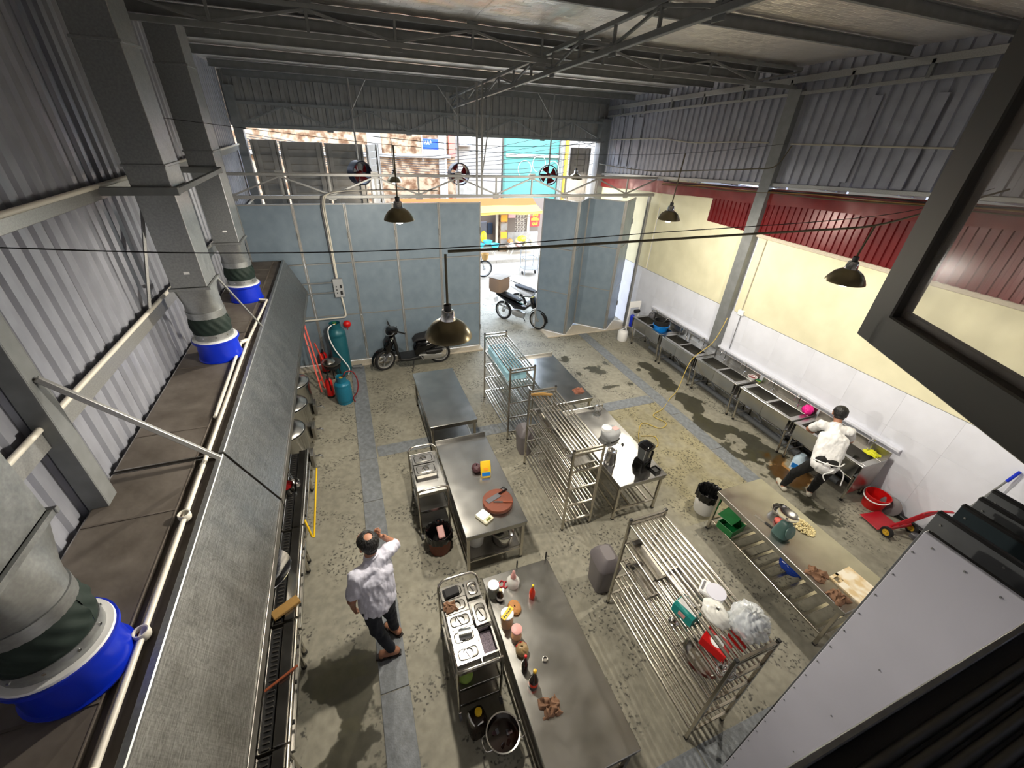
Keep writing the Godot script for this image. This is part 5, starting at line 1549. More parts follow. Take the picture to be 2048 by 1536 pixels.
	pip(bj, "handle", curve([Vector3(-0.08, 0.19, 0), Vector3(-0.14, 0.17, 0), Vector3(-0.14, 0.07, 0), Vector3(-0.085, 0.05, 0)], 4), 0.009, M.chrome)
	var bl = thing("blender", "black countertop blender with clear square jug on the steel table", "blender", Vector3(3.60, T, -3.60), 0.25)
	var bm = MB.new()
	bm.loft([[Vector3(0, 0, 0), Vector3(0.11, 0, 0), Vector3(0, 0, 0.11)], [Vector3(0, 0.14, 0), Vector3(0.10, 0, 0), Vector3(0, 0, 0.10)], [Vector3(0, 0.18, 0), Vector3(0.075, 0, 0), Vector3(0, 0, 0.075)]], 20, 5.0)
	obj("motor_base", bm, M.gloss_black, bl)
	bm = MB.new()
	bm.loft([[Vector3(0, 0.18, 0), Vector3(0.07, 0, 0), Vector3(0, 0, 0.07)], [Vector3(0, 0.40, 0), Vector3(0.095, 0, 0), Vector3(0, 0, 0.095)]], 20, 5.0)
	obj("jug", bm, mat(Color(0.30, 0.31, 0.31), 0.1), bl)
	bm = MB.new()
	bm.loft([[Vector3(0, 0.40, 0), Vector3(0.10, 0, 0), Vector3(0, 0, 0.10)], [Vector3(0, 0.43, 0), Vector3(0.098, 0, 0), Vector3(0, 0, 0.098)], [Vector3(0, 0.445, 0), Vector3(0.06, 0, 0), Vector3(0, 0, 0.06)]], 20, 5.0)
	obj("jug_lid", bm, M.gloss_black, bl)
	bx(bl, "jug_handle", Vector3(0.0, 0.30, 0.12), Vector3(0.03, 0.2, 0.03), M.gloss_black, 0.01)
	var bt = thing("black_tray", "small black square tray at the corner of the blender table", "tray", Vector3(3.75, T, -3.46), 0.2)
	bx(bt, "tray", Vector3(0, 0.012, 0), Vector3(0.12, 0.024, 0.12), M.black, 0.006)
	for s in [-1, 1]:
		bx(bt, "rim", Vector3(s * 0.055, 0.03, 0), Vector3(0.01, 0.02, 0.12), M.gloss_black, 0.003)
		bx(bt, "rim", Vector3(0, 0.03, s * 0.055), Vector3(0.1, 0.02, 0.01), M.gloss_black, 0.003)
	var r2 = obj("brown_rag", rag(Vector2(0.20, 0.16), 0.05, 65), mat(Color(0.52, 0.33, 0.26), 0.9))
	r2.position = Vector3(3.70, T, -5.76)
	tag(r2, "reddish-brown rag alone on the table behind the far rack", "rag")
	# ---- table with the dial scale
	var ds = thing("dial_scale", "green-grey dial scale with a steel weighing pan", "scale", Vector3(4.60, T, -2.0))
	var dm = MB.new()
	dm.loft([[Vector3(0, 0, 0), Vector3(0.10, 0, 0), Vector3(0, 0, 0.10)], [Vector3(0, 0.10, 0), Vector3(0.085, 0, 0), Vector3(0, 0, 0.085)], [Vector3(0, 0.20, 0), Vector3(0.06, 0, 0), Vector3(0, 0, 0.06)], [Vector3(0, 0.22, 0), Vector3(0.02, 0, 0), Vector3(0, 0, 0.02)]], 20, 3.0)
	obj("case", dm, mat(Color(0.28, 0.40, 0.38), 0.4), ds)
	lath(ds, "dial", Vector3(0, 0.11, 0.078), P2([0, 0, 0.085, 0, 0.085, 0.012, 0.078, 0.014, 0.02, 0.012, 0.012, 0.018, 0, 0.018]), mat(Color(0.36, 0.48, 0.46), 0.35), 28, Basis(Vector3(1, 0, 0), PI / 2 - 0.35))
	lath(ds, "weighing_pan", Vector3(0.03, 0.24, -0.05), P2([0, 0, 0.08, 0.005, 0.125, 0.035, 0.125, 0.038, 0.08, 0.009, 0, 0.004]), M.pan, 32)
	rod(ds, "pan_stem", Vector3(0.01, 0.20, -0.02), Vector3(0.02, 0.245, -0.04), 0.02, M.chrome)
	var bw = thing("steel_bowl", "steel bowl with shiny ladles behind the dial scale", "bowl", Vector3(4.86, T, -2.24))
	lath(bw, "bowl", Vector3.ZERO, P2([0, 0, 0.09, 0.0, 0.12, 0.06, 0.125, 0.085, 0.118, 0.085, 0.085, 0.012, 0, 0.012]), M.pan, 32)
	for k in 5: lath(bw, "cup", Vector3(0.05 * cos(k * 1.3), 0.07, 0.05 * sin(k * 1.3)), P2([0, 0, 0.03, 0.008, 0.042, 0.03, 0.04, 0.031, 0.028, 0.012, 0, 0.004]), M.chrome, 16, Basis(Vector3(0.3, 0, 0.6).normalized(), 0.4 * k))
	var mt = obj("meat_piece", lump(Vector3(0.12, 0.06, 0.14), 0.2, 1.0, 66), M.meat)
	mt.position = Vector3(4.72, T, -2.13)
	tag(mt, "piece of red meat beside the dial scale", "meat")
	var gm2 = MultiMesh.new()
	gm2.transform_format = MultiMesh.TRANSFORM_3D
	gm2.mesh = lump(Vector3(0.022, 0.016, 0.03), 0.15, 1.0, 67, 8, 5).mesh()
	gm2.instance_count = 220
	for k in 220:
		var rr = sqrt(rng.randf())
		var a = rng.randf() * TAU
		gm2.set_instance_transform(k, Transform3D(Basis.from_euler(Vector3(rng.randf() * 0.6, rng.randf() * TAU, rng.randf() * 0.6)), Vector3(rr * 0.11 * cos(a), 0.045 * (1.0 - rr) * rng.randf(), rr * 0.15 * sin(a))))
	var gl = MultiMeshInstance3D.new()
	gl.multimesh = gm2
	gl.material_override = M.garlic
	gl.name = numbered("garlic_heap")
	add_child(gl)
	gl.position = Vector3(4.97, T, -1.98)
	gl.set_meta("kind", "stuff")
	tag(gl, "heap of peeled garlic cloves beside the dial scale", "garlic")
	var k2 = thing("table_knife", "knife with a dark handle lying left of the dial scale", "knife", Vector3(4.54, T, -2.2), 0.15)
	bx(k2, "blade", Vector3(0, 0.003, -0.07), Vector3(0.032, 0.003, 0.14), M.steel_dull, 0.001)
	bx(k2, "handle", Vector3(0.005, 0.008, 0.06), Vector3(0.022, 0.016, 0.11), M.black, 0.004)
	for q in [[4.50, -1.44, 68, "crumpled brown rag nearer the dial scale"], [4.46, -1.16, 69, "frayed brown rag beside the white cutting board"]]:
		var r3 = obj("brown_rag", rag(Vector2(0.19, 0.17), 0.05, q[2]), M.rag)
		r3.position = Vector3(q[0], T, q[1])
		r3.rotation.y = q[2]
		tag(r3, q[3], "rag")
	var wb = thing("cutting_board", "white plastic cutting board with a handle slot", "cutting board", Vector3(4.80, T, -1.19), 0.04)
	for e in [[Vector3(0.03, 0.009, 0), Vector3(0.26, 0.018, 0.36)], [Vector3(-0.15, 0.009, 0.05), Vector3(0.10, 0.018, 0.26)], [Vector3(-0.188, 0.009, -0.13), Vector3(0.024, 0.018, 0.10)], [Vector3(-0.12, 0.009, -0.165), Vector3(0.112, 0.018, 0.03)], [Vector3(-0.115, 0.009, -0.095), Vector3(0.05, 0.018, 0.03)]]:
		bx(wb, "board", e[0], e[1], M.cutting, 0.0)
	var gb = thing("green_basket", "green plastic tray with a green lid on the slatted shelf", "basket", Vector3(4.52, 0.221, -2.56), 0.15)
	for e in [[Vector3(0, 0.006, 0), Vector3(0.30, 0.012, 0.24)], [Vector3(0.145, 0.06, 0), Vector3(0.01, 0.11, 0.24)], [Vector3(-0.145, 0.06, 0), Vector3(0.01, 0.11, 0.24)], [Vector3(0, 0.06, 0.115), Vector3(0.30, 0.11, 0.01)], [Vector3(0, 0.06, -0.115), Vector3(0.30, 0.11, 0.01)]]:
		bx(gb, "side", e[0], e[1], M.green, 0.003)
	bx(gb, "lid", Vector3(0.10, 0.15, -0.08), Vector3(0.33, 0.012, 0.24), M.green, 0.004, Basis(Vector3(0, 0, 1), 0.12))
	var bb = obj("blue_bag", lump(Vector3(0.22, 0.16, 0.30), 0.25, 1.0, 70), M.film_blue)
	bb.position = Vector3(4.77, 0.216, -1.78)
	tag(bb, "crumpled blue plastic bag on the slatted shelf", "bag")
	# ---- bins
	bin_swing("grey swing-top waste bin at the end of the loaded rack", Vector3(2.40, 0, -2.55), 0.36, 0.30, 0.62, 1.5)
	bin_swing("grey waste bin between the two tall wire racks", Vector3(2.42, 0, -5.28), 0.34, 0.28, 0.55, 1.5)
	bin_bag("pale bin lined with a black bag behind the dial-scale table", Vector3(4.60, 0, -3.10), 0.18, 0.40, M.white, 81)
	var bk = bin_bag("brown bucket lined with a black bag in front of the trolley", Vector3(0.55, 0, -3.72), 0.17, 0.36, M.wood, 82)
	bx(bk, "brick_wrapper", Vector3(0.03, 0.30, -0.02), Vector3(0.09, 0.05, 0.17), M.rose, 0.01, Basis(Vector3(1, 0, 0.3).normalized(), 0.4))
	# ---- beside the full trolley
	var oj = thing("oil_jerrycan", "black square oil can with a yellow cap under the full trolley", "can", Vector3(0.46, 0, -1.60), 0.2)
	var om = MB.new()
	om.loft([[Vector3(0, 0, 0), Vector3(0.085, 0, 0), Vector3(0, 0, 0.085)], [Vector3(0, 0.26, 0), Vector3(0.085, 0, 0), Vector3(0, 0, 0.085)], [Vector3(0, 0.31, 0), Vector3(0.06, 0, 0), Vector3(0, 0, 0.06)]], 20, 4.0)
	obj("body", om, M.sauce, oj)
	lath(oj, "cap", Vector3(0.02, 0.31, -0.01), P2([0.034, 0, 0.034, 0.03, 0.028, 0.034, 0, 0.034]), M.yellow, 18)
	pip(oj, "carry_handle", [Vector3(-0.06, 0.28, -0.06), Vector3(-0.07, 0.33, -0.03), Vector3(-0.07, 0.33, 0.03), Vector3(-0.05, 0.28, 0.06), Vector3(0.03, 0.3, 0.07)], 0.008, M.white)
	var bo = thing("big_bowl", "large dark steel bowl of leftovers with side handles", "bowl", Vector3(0.66, 0, -1.42))
	lath(bo, "bowl", Vector3.ZERO, P2([0, 0, 0.10, 0, 0.14, 0.10, 0.155, 0.22, 0.162, 0.225, 0.162, 0.232, 0.15, 0.23, 0.132, 0.10, 0.09, 0.02, 0, 0.02]), M.chrome, 36)
	lath(bo, "broth", Vector3(0, 0.15, 0), P2([0.142, 0, 0, 0.002]), M.sauce, 30)
	for s in [-1, 1]: pip(bo, "handle", curve([Vector3(s * 0.13, 0.19, 0.08), Vector3(s * 0.19, 0.20, 0.07), Vector3(s * 0.20, 0.20, -0.02), Vector3(s * 0.155, 0.19, -0.05)], 4), 0.006, M.chrome)
	for k in 6: bx(bo, "scrap", Vector3(0.07 * cos(k * 1.1), 0.157, 0.07 * sin(k * 1.9)), Vector3(0.05, 0.01, 0.03), [M.onion, M.sauce, M.plastic_grey][k % 3], 0.004, Basis(Vector3(0.3, 1, 0.2).normalized(), k * 0.9))
	var cab = obj("cabbage", lump(Vector3(0.14, 0.12, 0.14), 0.12, 1.0, 83), mat(Color(0.45, 0.55, 0.22), 0.6))
	cab.position = Vector3(0.42, 0.488, -1.86)
	tag(cab, "green cabbage on the lower tray of the full trolley", "cabbage")
	# ---- rack with baskets
	for k in 2:
		var b = thing("clear_basket", ["clear pale-blue plastic basket at the doors end of the rack", "clear pale-blue plastic basket at the near end of the rack"][k], "basket", Vector3(2.45, 1.155, -6.75 + k * 0.62))
		var m = MB.new()
		for e in [[Vector3(0, 0.005, 0), Vector3(0.36, 0.008, 0.52)], [Vector3(0.178, 0.08, 0), Vector3(0.006, 0.15, 0.52)], [Vector3(-0.178, 0.08, 0), Vector3(0.006, 0.15, 0.52)], [Vector3(0, 0.08, 0.258), Vector3(0.36, 0.15, 0.006)], [Vector3(0, 0.08, -0.258), Vector3(0.36, 0.15, 0.006)], [Vector3(0.185, 0.157, 0), Vector3(0.02, 0.008, 0.54)], [Vector3(-0.185, 0.157, 0), Vector3(0.02, 0.008, 0.54)]]:
			m.box(e[0], e[1], Basis.IDENTITY, 0.0)
		obj("shell", m, glassy(Color(0.66, 0.84, 0.90), 0.6, 0.2), b)
	var rp = thing("rolling_pin", "pale wooden bundle lying across the rack top", "rolling pin", Vector3(2.45, 1.465, -4.84), 0.0)
	var rm = MB.new()
	rm.pipe([Vector3(-0.16, 0.022, -0.03), Vector3(-0.15, 0.024, -0.03), Vector3(0.0, 0.026, 0.0), Vector3(0.13, 0.022, 0.05), Vector3(0.17, 0.02, 0.055)], [0.016, 0.022, 0.025, 0.020, 0.012], 12)
	rm.pipe([Vector3(-0.15, 0.05, 0.0), Vector3(0.02, 0.045, 0.01), Vector3(0.14, 0.03, 0.06)], [0.012, 0.014, 0.009], 10)
	obj("stick", rm, M.wood_light, rp)
	# pans stored on the shelves
	var tray = func(label, at, w, L, h, turn):
		var p = pan("tray_pan", label, "long trays on the racks", at, w, L, h, false, turn)
		return p
	tray.call("long steel tray on the second shelf of the rolling-pin rack, at its far half", Vector3(2.40, 1.155, -4.55), 0.14, 0.5, 0.09, 0.0)
	tray.call("long steel tray on the second shelf of the rolling-pin rack, at mid length", Vector3(2.44, 1.155, -4.05), 0.14, 0.45, 0.09, 0.0)
	tray.call("flat steel tray at the near end of the rolling-pin rack shelf", Vector3(2.53, 1.155, -3.62), 0.34, 0.24, 0.05, 0.05)
	tray.call("long steel tray on the second shelf of the loaded rack", Vector3(2.45, 1.155, -2.0), 0.16, 0.48, 0.08, 0.0)
	tray.call("long steel tray on the third shelf of the loaded rack", Vector3(2.47, 0.835, -1.98), 0.2, 0.4, 0.06, 0.0)
	tray.call("wide dark steel tray in the middle of the loaded rack", Vector3(2.60, 1.155, -1.62), 0.2, 0.42, 0.06, 0.0)
	for k in 3:
		var cz = -2.15 + k * 0.33
		var l = thing("ladle", ["steel ladle cup at the end of the loaded rack", "steel ladle cup beside the green box", "steel ladle cup between the trays of the loaded rack"][k], "ladle", Vector3(2.40 + 0.03 * k, 0.835 if k != 1 else 1.155, cz + (0.35 if k == 1 else 0.0)))
		lath(l, "cup", Vector3.ZERO, P2([0, 0, 0.03, 0.004, 0.05, 0.03, 0.052, 0.05, 0.049, 0.05, 0.028, 0.01, 0, 0.008]), M.chrome, 20)
		rod(l, "handle", Vector3(0.05, 0.045, 0), Vector3(0.06, 0.06, 0.20), 0.006, M.chrome, 6)
	# boxes and bags on the loaded rack
	var gx = thing("teal_carton", "teal and white carton lying on the loaded rack shelf", "carton", Vector3(2.46, 1.155, -1.42), 0.25)
	bx(gx, "box", Vector3(0, 0.055, 0), Vector3(0.17, 0.11, 0.21), mat(Color(0.06, 0.52, 0.50), 0.5), 0.003)
	bx(gx, "white_side", Vector3(0.02, 0.1105, 0.0), Vector3(0.11, 0.003, 0.19), M.white, 0.0)
	bx(gx, "print_mark", Vector3(0.03, 0.113, 0.05), Vector3(0.04, 0.002, 0.03), M.black, 0.0)
	bx(gx, "photo_print", Vector3(-0.087, 0.06, 0.0), Vector3(0.003, 0.05, 0.07), M.rose, 0.0)
	var rx = thing("red_carton", "red carton with a white printed oval on the loaded rack", "carton", Vector3(2.50, 1.155, -1.09), 0.35)
	bx(rx, "box", Vector3(0, 0.05, 0), Vector3(0.16, 0.10, 0.22), M.red, 0.003)
	lath(rx, "white_oval", Vector3(-0.01, 0.1, 0), P2([0, 0.002, 0.055, 0.002, 0.055, 0]), M.white, 24)
	lath(rx, "emblem", Vector3(-0.01, 0.103, 0), P2([0, 0.001, 0.018, 0.001, 0.018, 0]), M.red_dark, 16)
	bx(rx, "white_stripe", Vector3(0.076, 0.101, 0.0), Vector3(0.006, 0.003, 0.2), M.white, 0.0)
	var r5 = thing("red_packet", "red and white packet standing behind the white bag", "packet", Vector3(2.71, 1.155, -1.05), 0.3)
	bx(r5, "box", Vector3(0, 0.08, 0), Vector3(0.06, 0.16, 0.16), M.red, 0.003)
	bx(r5, "band", Vector3(0, 0.16, 0.05), Vector3(0.062, 0.004, 0.03), M.white, 0.0)
	var ws = thing("white_scale", "white round-plate digital scale on top of the loaded rack", "scale", Vector3(2.62, 1.465, -1.38), 0.55)
	bx(ws, "case", Vector3(0, 0.02, 0), Vector3(0.15, 0.04, 0.21), M.white, 0.01)
	lath(ws, "plate", Vector3(-0.0, 0.042, 0.03), P2([0, 0, 0.085, 0.0, 0.088, 0.005, 0.085, 0.01, 0, 0.01]), mat(Color(0.80, 0.80, 0.86), 0.4), 28)
	bx(ws, "readout", Vector3(0.0, 0.042, -0.082), Vector3(0.10, 0.003, 0.02), M.plastic_grey, 0.0)
	var b1 = obj("white_bag", lump(Vector3(0.18, 0.12, 0.26), 0.25, 1.1, 91), M.film_white)
	b1.position = Vector3(2.48, 1.463, -1.20)
	tag(b1, "crumpled white plastic bag on top of the loaded rack", "bag")
	var b2 = thing("clear_bag", "large clear plastic bag of grey sleeves on the rack top", "bag", Vector3(2.66, 1.463, -1.03))
	obj("film", lump(Vector3(0.30, 0.24, 0.30), 0.28, 1.3, 92, 36, 22), M.film, b2)
	for k in 3: rod(b2, "sleeve", Vector3(-0.10, 0.05 + 0.035 * k, -0.05 + 0.05 * k), Vector3(0.10, 0.055 + 0.03 * k, -0.07 + 0.06 * k), 0.035, mat(Color(0.66, 0.68, 0.72), 0.5), 14)
	var wh = thing("wire_scrubbers", "tangle of steel scrubber wire at the near end of the loaded rack", "scrubber", Vector3(2.43, 1.155, -0.90))
	for k in 16:
		var c = Vector3(rng.randf_range(-0.06, 0.06), rng.randf_range(0.03, 0.10), rng.randf_range(-0.05, 0.05))
		var ax = Vector3(rng.randf() - 0.5, rng.randf() - 0.5, rng.randf() - 0.5).normalized()
		var b = MB.new().frame(ax)
		var lp = []
		for q in 10: lp.append(c + (b.x * cos(TAU * q / 10) + b.z * sin(TAU * q / 10)) * 0.045)
		for q in 10: lp[q].y = max(lp[q].y, 0.006)
		pip(wh, "coil", lp, 0.004, M.chrome, 5, true)
	var bs = thing("steel_basin", "wide steel basin on the middle shelf of the loaded rack", "basin", Vector3(2.50, 0.835, -1.12))
	lath(bs, "basin", Vector3.ZERO, P2([0, 0, 0.13, 0, 0.17, 0.09, 0.19, 0.095, 0.19, 0.1, 0.165, 0.1, 0.125, 0.008, 0, 0.008]), M.pan, 36)
	# ---- along the sinks
	var tb = thing("blue_tub", "blue plastic tub with a black crate on it in the sink", "tub", Vector3(7.105, 0.535, -7.725))
	lath(tb, "tub", Vector3.ZERO, P2([0, 0, 0.13, 0, 0.16, 0.26, 0.2, 0.36, 0.207, 0.36, 0.207, 0.375, 0.19, 0.375, 0.12, 0.01, 0, 0.01]), M.blue_tub, 32)
	lath(tb, "black_crate", Vector3(0, 0.375, 0), P2([0, 0, 0.185, 0, 0.19, 0.11, 0.18, 0.115, 0.17, 0.02, 0, 0.02]), M.black, 28)
	pip(tb, "crate_handle", curve([Vector3(-0.12, 0.48, 0.13), Vector3(-0.05, 0.54, 0.17), Vector3(0.08, 0.53, 0.15), Vector3(0.15, 0.48, 0.1)], 4), 0.008, M.black)
	var wj = thing("white_can", "white round plastic can with a carry grip by the first sink", "can", Vector3(6.83, 0, -8.82))
	lath(wj, "body", Vector3.ZERO, P2([0, 0, 0.13, 0, 0.14, 0.02, 0.14, 0.24, 0.12, 0.28, 0.05, 0.3, 0.045, 0.33, 0, 0.33]), M.white, 28)
	lath(wj, "cap", Vector3(0, 0.33, 0), P2([0.05, 0, 0.05, 0.03, 0, 0.032]), M.plastic_grey, 16)
	pip(wj, "grip", curve([Vector3(-0.1, 0.29, 0), Vector3(-0.05, 0.36, 0.03), Vector3(0.06, 0.36, 0.03), Vector3(0.1, 0.29, 0)], 4), 0.01, M.white)
	var st = thing("water_stand", "white bracket stand with a water pump at the end of the sinks", "stand", Vector3(7.15, 0, -8.95))
	for s in [-0.16, 0.16]: bar(st, "post", Vector3(s, 0, 0), Vector3(s, 1.05, 0), 0.035, 0.035, M.white, Vector3(0, 0, 1))
	bx(st, "back_plate", Vector3(0, 0.98, 0.0), Vector3(0.36, 0.18, 0.02), M.white, 0.004)
	lath(st, "pump", Vector3(0.05, 0.80, 0.06), P2([0, -0.08, 0.05, -0.08, 0.055, 0.06, 0.03, 0.08, 0, 0.08]), M.black, 18, Basis(Vector3(0, 0, 1), PI / 2))
	lath(st, "blue_filter", Vector3(-0.05, 0.36, 0.05), P2([0, 0, 0.055, 0, 0.06, 0.02, 0.06, 0.3, 0.04, 0.34, 0, 0.34]), M.blue, 20)
	var kk = thing("kettle", "small dark kettle with a spout on the first sink", "kettle", Vector3(7.34, 0.802, -8.42))
	lath(kk, "body", Vector3.ZERO, P2([0, 0, 0.07, 0, 0.08, 0.03, 0.07, 0.1, 0.03, 0.13, 0, 0.14]), M.plastic_grey, 20)
	pip(kk, "spout", [Vector3(0.06, 0.06, 0), Vector3(0.11, 0.10, 0), Vector3(0.13, 0.13, 0)], 0.012, M.plastic_grey)
	var rb = thing("red_bowl", "small dark red bowl with a pale rim behind the sink bowls", "bowl", Vector3(7.345, 0.801, -5.06))
	lath(rb, "bowl", Vector3.ZERO, P2([0, 0, 0.06, 0, 0.09, 0.055, 0.094, 0.06, 0.086, 0.06, 0.055, 0.008, 0, 0.008]), M.white, 28)
	lath(rb, "inside", Vector3(0, 0.012, 0), P2([0.062, 0.0, 0.082, 0.044, 0.08, 0.046]), M.red_dark, 28)
	lath(rb, "contents", Vector3(0, 0.03, 0), P2([0.072, 0, 0, 0.006]), M.red_dark, 24)
	var sp = thing("green_sponge", "green and yellow sponge beside the small red bowl", "sponge", Vector3(7.385, 0.801, -4.93), 0.4)
	bx(sp, "sponge", Vector3(0, 0.02, 0), Vector3(0.06, 0.03, 0.09), mat(Color(0.55, 0.58, 0.22), 0.9), 0.008)
	bx(sp, "scour_pad", Vector3(0, 0.038, 0), Vector3(0.06, 0.008, 0.09), M.green, 0.003)
	var pk = obj("pink_ball", lump(Vector3(0.17, 0.15, 0.17), 0.28, 1.4, 93, 28, 18), M.pink)
	pk.position = Vector3(7.35, 0.801, -3.82)
	tag(pk, "bright pink mesh washing ball behind the sink bowls", "washing ball")
	var ys = obj("yellow_cloth", rag(Vector2(0.15, 0.2), 0.04, 94), M.lemon)
	ys.position = Vector3(7.33, 0.802, -2.66)
	tag(ys, "yellow dish cloth at the corner of the last sink", "cloth")
	var bbt = thing("blue_bottle", "small blue soap bottle behind the person at the sink", "bottle", Vector3(7.385, 0.801, -3.32))
	lath(bbt, "body", Vector3.ZERO, P2([0, 0, 0.035, 0, 0.035, 0.13, 0.015, 0.16, 0, 0.16]), M.blue, 18)
	lath(bbt, "cap", Vector3(0, 0.155, 0), P2([0.016, 0, 0.012, 0.035, 0, 0.035]), M.white, 12)
	var mtp = thing("water_can", "white and blue plastic water can under the last sink", "can", Vector3(6.92, 0, -3.32), 0.3)
	var wm = MB.new()
	wm.loft([[Vector3(0, 0, 0), Vector3(0.11, 0, 0), Vector3(0, 0, 0.11)], [Vector3(0, 0.22, 0), Vector3(0.11, 0, 0), Vector3(0, 0, 0.11)], [Vector3(0, 0.30, 0), Vector3(0.05, 0, 0), Vector3(0, 0, 0.05)], [Vector3(0, 0.33, 0), Vector3(0.045, 0, 0), Vector3(0, 0, 0.045)]], 22, 3.0)
	obj("body", wm, mat(Color(0.72, 0.80, 0.86), 0.3), mtp)
	bx(mtp, "blue_label", Vector3(-0.11, 0.11, 0), Vector3(0.006, 0.1, 0.15), M.blue_tub, 0.002)
	var pt = thing("sink_plate", "round steel plate standing in the last sink bowl", "plate", Vector3(7.05, 0.54, -2.78))
	lath(pt, "plate", Vector3(0, 0.12, 0.1), P2([0, 0, 0.09, 0.0, 0.13, 0.02, 0.13, 0.023, 0.088, 0.004, 0, 0.004]), M.pan, 28, Basis(Vector3(1, 0, 0), 1.0))
	# ---- on the ranges
	var wk = thing("range_wok", "wide dark steel wok resting on the gas range", "wok", Vector3(-1.36, 0.835, -3.30))
	lath(wk, "bowl", Vector3.ZERO, P2([0, 0, 0.1, 0.01, 0.2, 0.06, 0.275, 0.14, 0.28, 0.14, 0.276, 0.146, 0.195, 0.067, 0.1, 0.02, 0, 0.012]), M.chrome, 40)
	var pk2 = thing("plank", "short thick wooden plank at the edge of the range", "plank", Vector3(-1.14, 0.80, -2.92), 0.5)
	bx(pk2, "plank", Vector3(0, 0.02, 0), Vector3(0.26, 0.04, 0.10), M.wood_light, 0.006)
	var sk = thing("brown_stick", "brown wooden stick laid across the range front", "stick", Vector3(-1.12, 0.81, -2.25), 0.45)
	rod(sk, "stick", Vector3(-0.14, 0.012, 0), Vector3(0.14, 0.02, 0), 0.012, M.wood_orange)
	for k in 2:
		var sl = thing("spatula", ["long ladle with pale wooden handle on the range by the boilers", "wok turner with a worn wooden handle beside the ladle"][k], "spatula", Vector3(-1.25 - 0.02 * k, 0.80, -4.95 + 0.03 * k), 0.4 + 0.15 * k)
		rod(sl, "handle", Vector3(0, 0.10, -0.28), Vector3(0, 0.05, -0.02), 0.012, M.wood_light)
		rod(sl, "shank", Vector3(0, 0.05, -0.02), Vector3(0, 0.02, 0.18), 0.006, M.chrome, 8)
		lath(sl, "bowl", Vector3(0, 0.0, 0.22), P2([0, 0, 0.03, 0.006, 0.055, 0.03, 0.053, 0.032, 0.028, 0.01, 0, 0.005]), M.chrome, 20)
	var pt2 = thing("range_pot", "small dented steel pot with dark red inside on the range", "pot", Vector3(-1.26, 0.79, -4.62))
	lath(pt2, "pot", Vector3.ZERO, P2([0, 0, 0.09, 0, 0.1, 0.01, 0.1, 0.1, 0.106, 0.105, 0.095, 0.105, 0.09, 0.01, 0, 0.01]), M.pan, 24)
	lath(pt2, "contents", Vector3(0, 0.06, 0), P2([0.092, 0, 0, 0.004]), M.red_dark, 20)

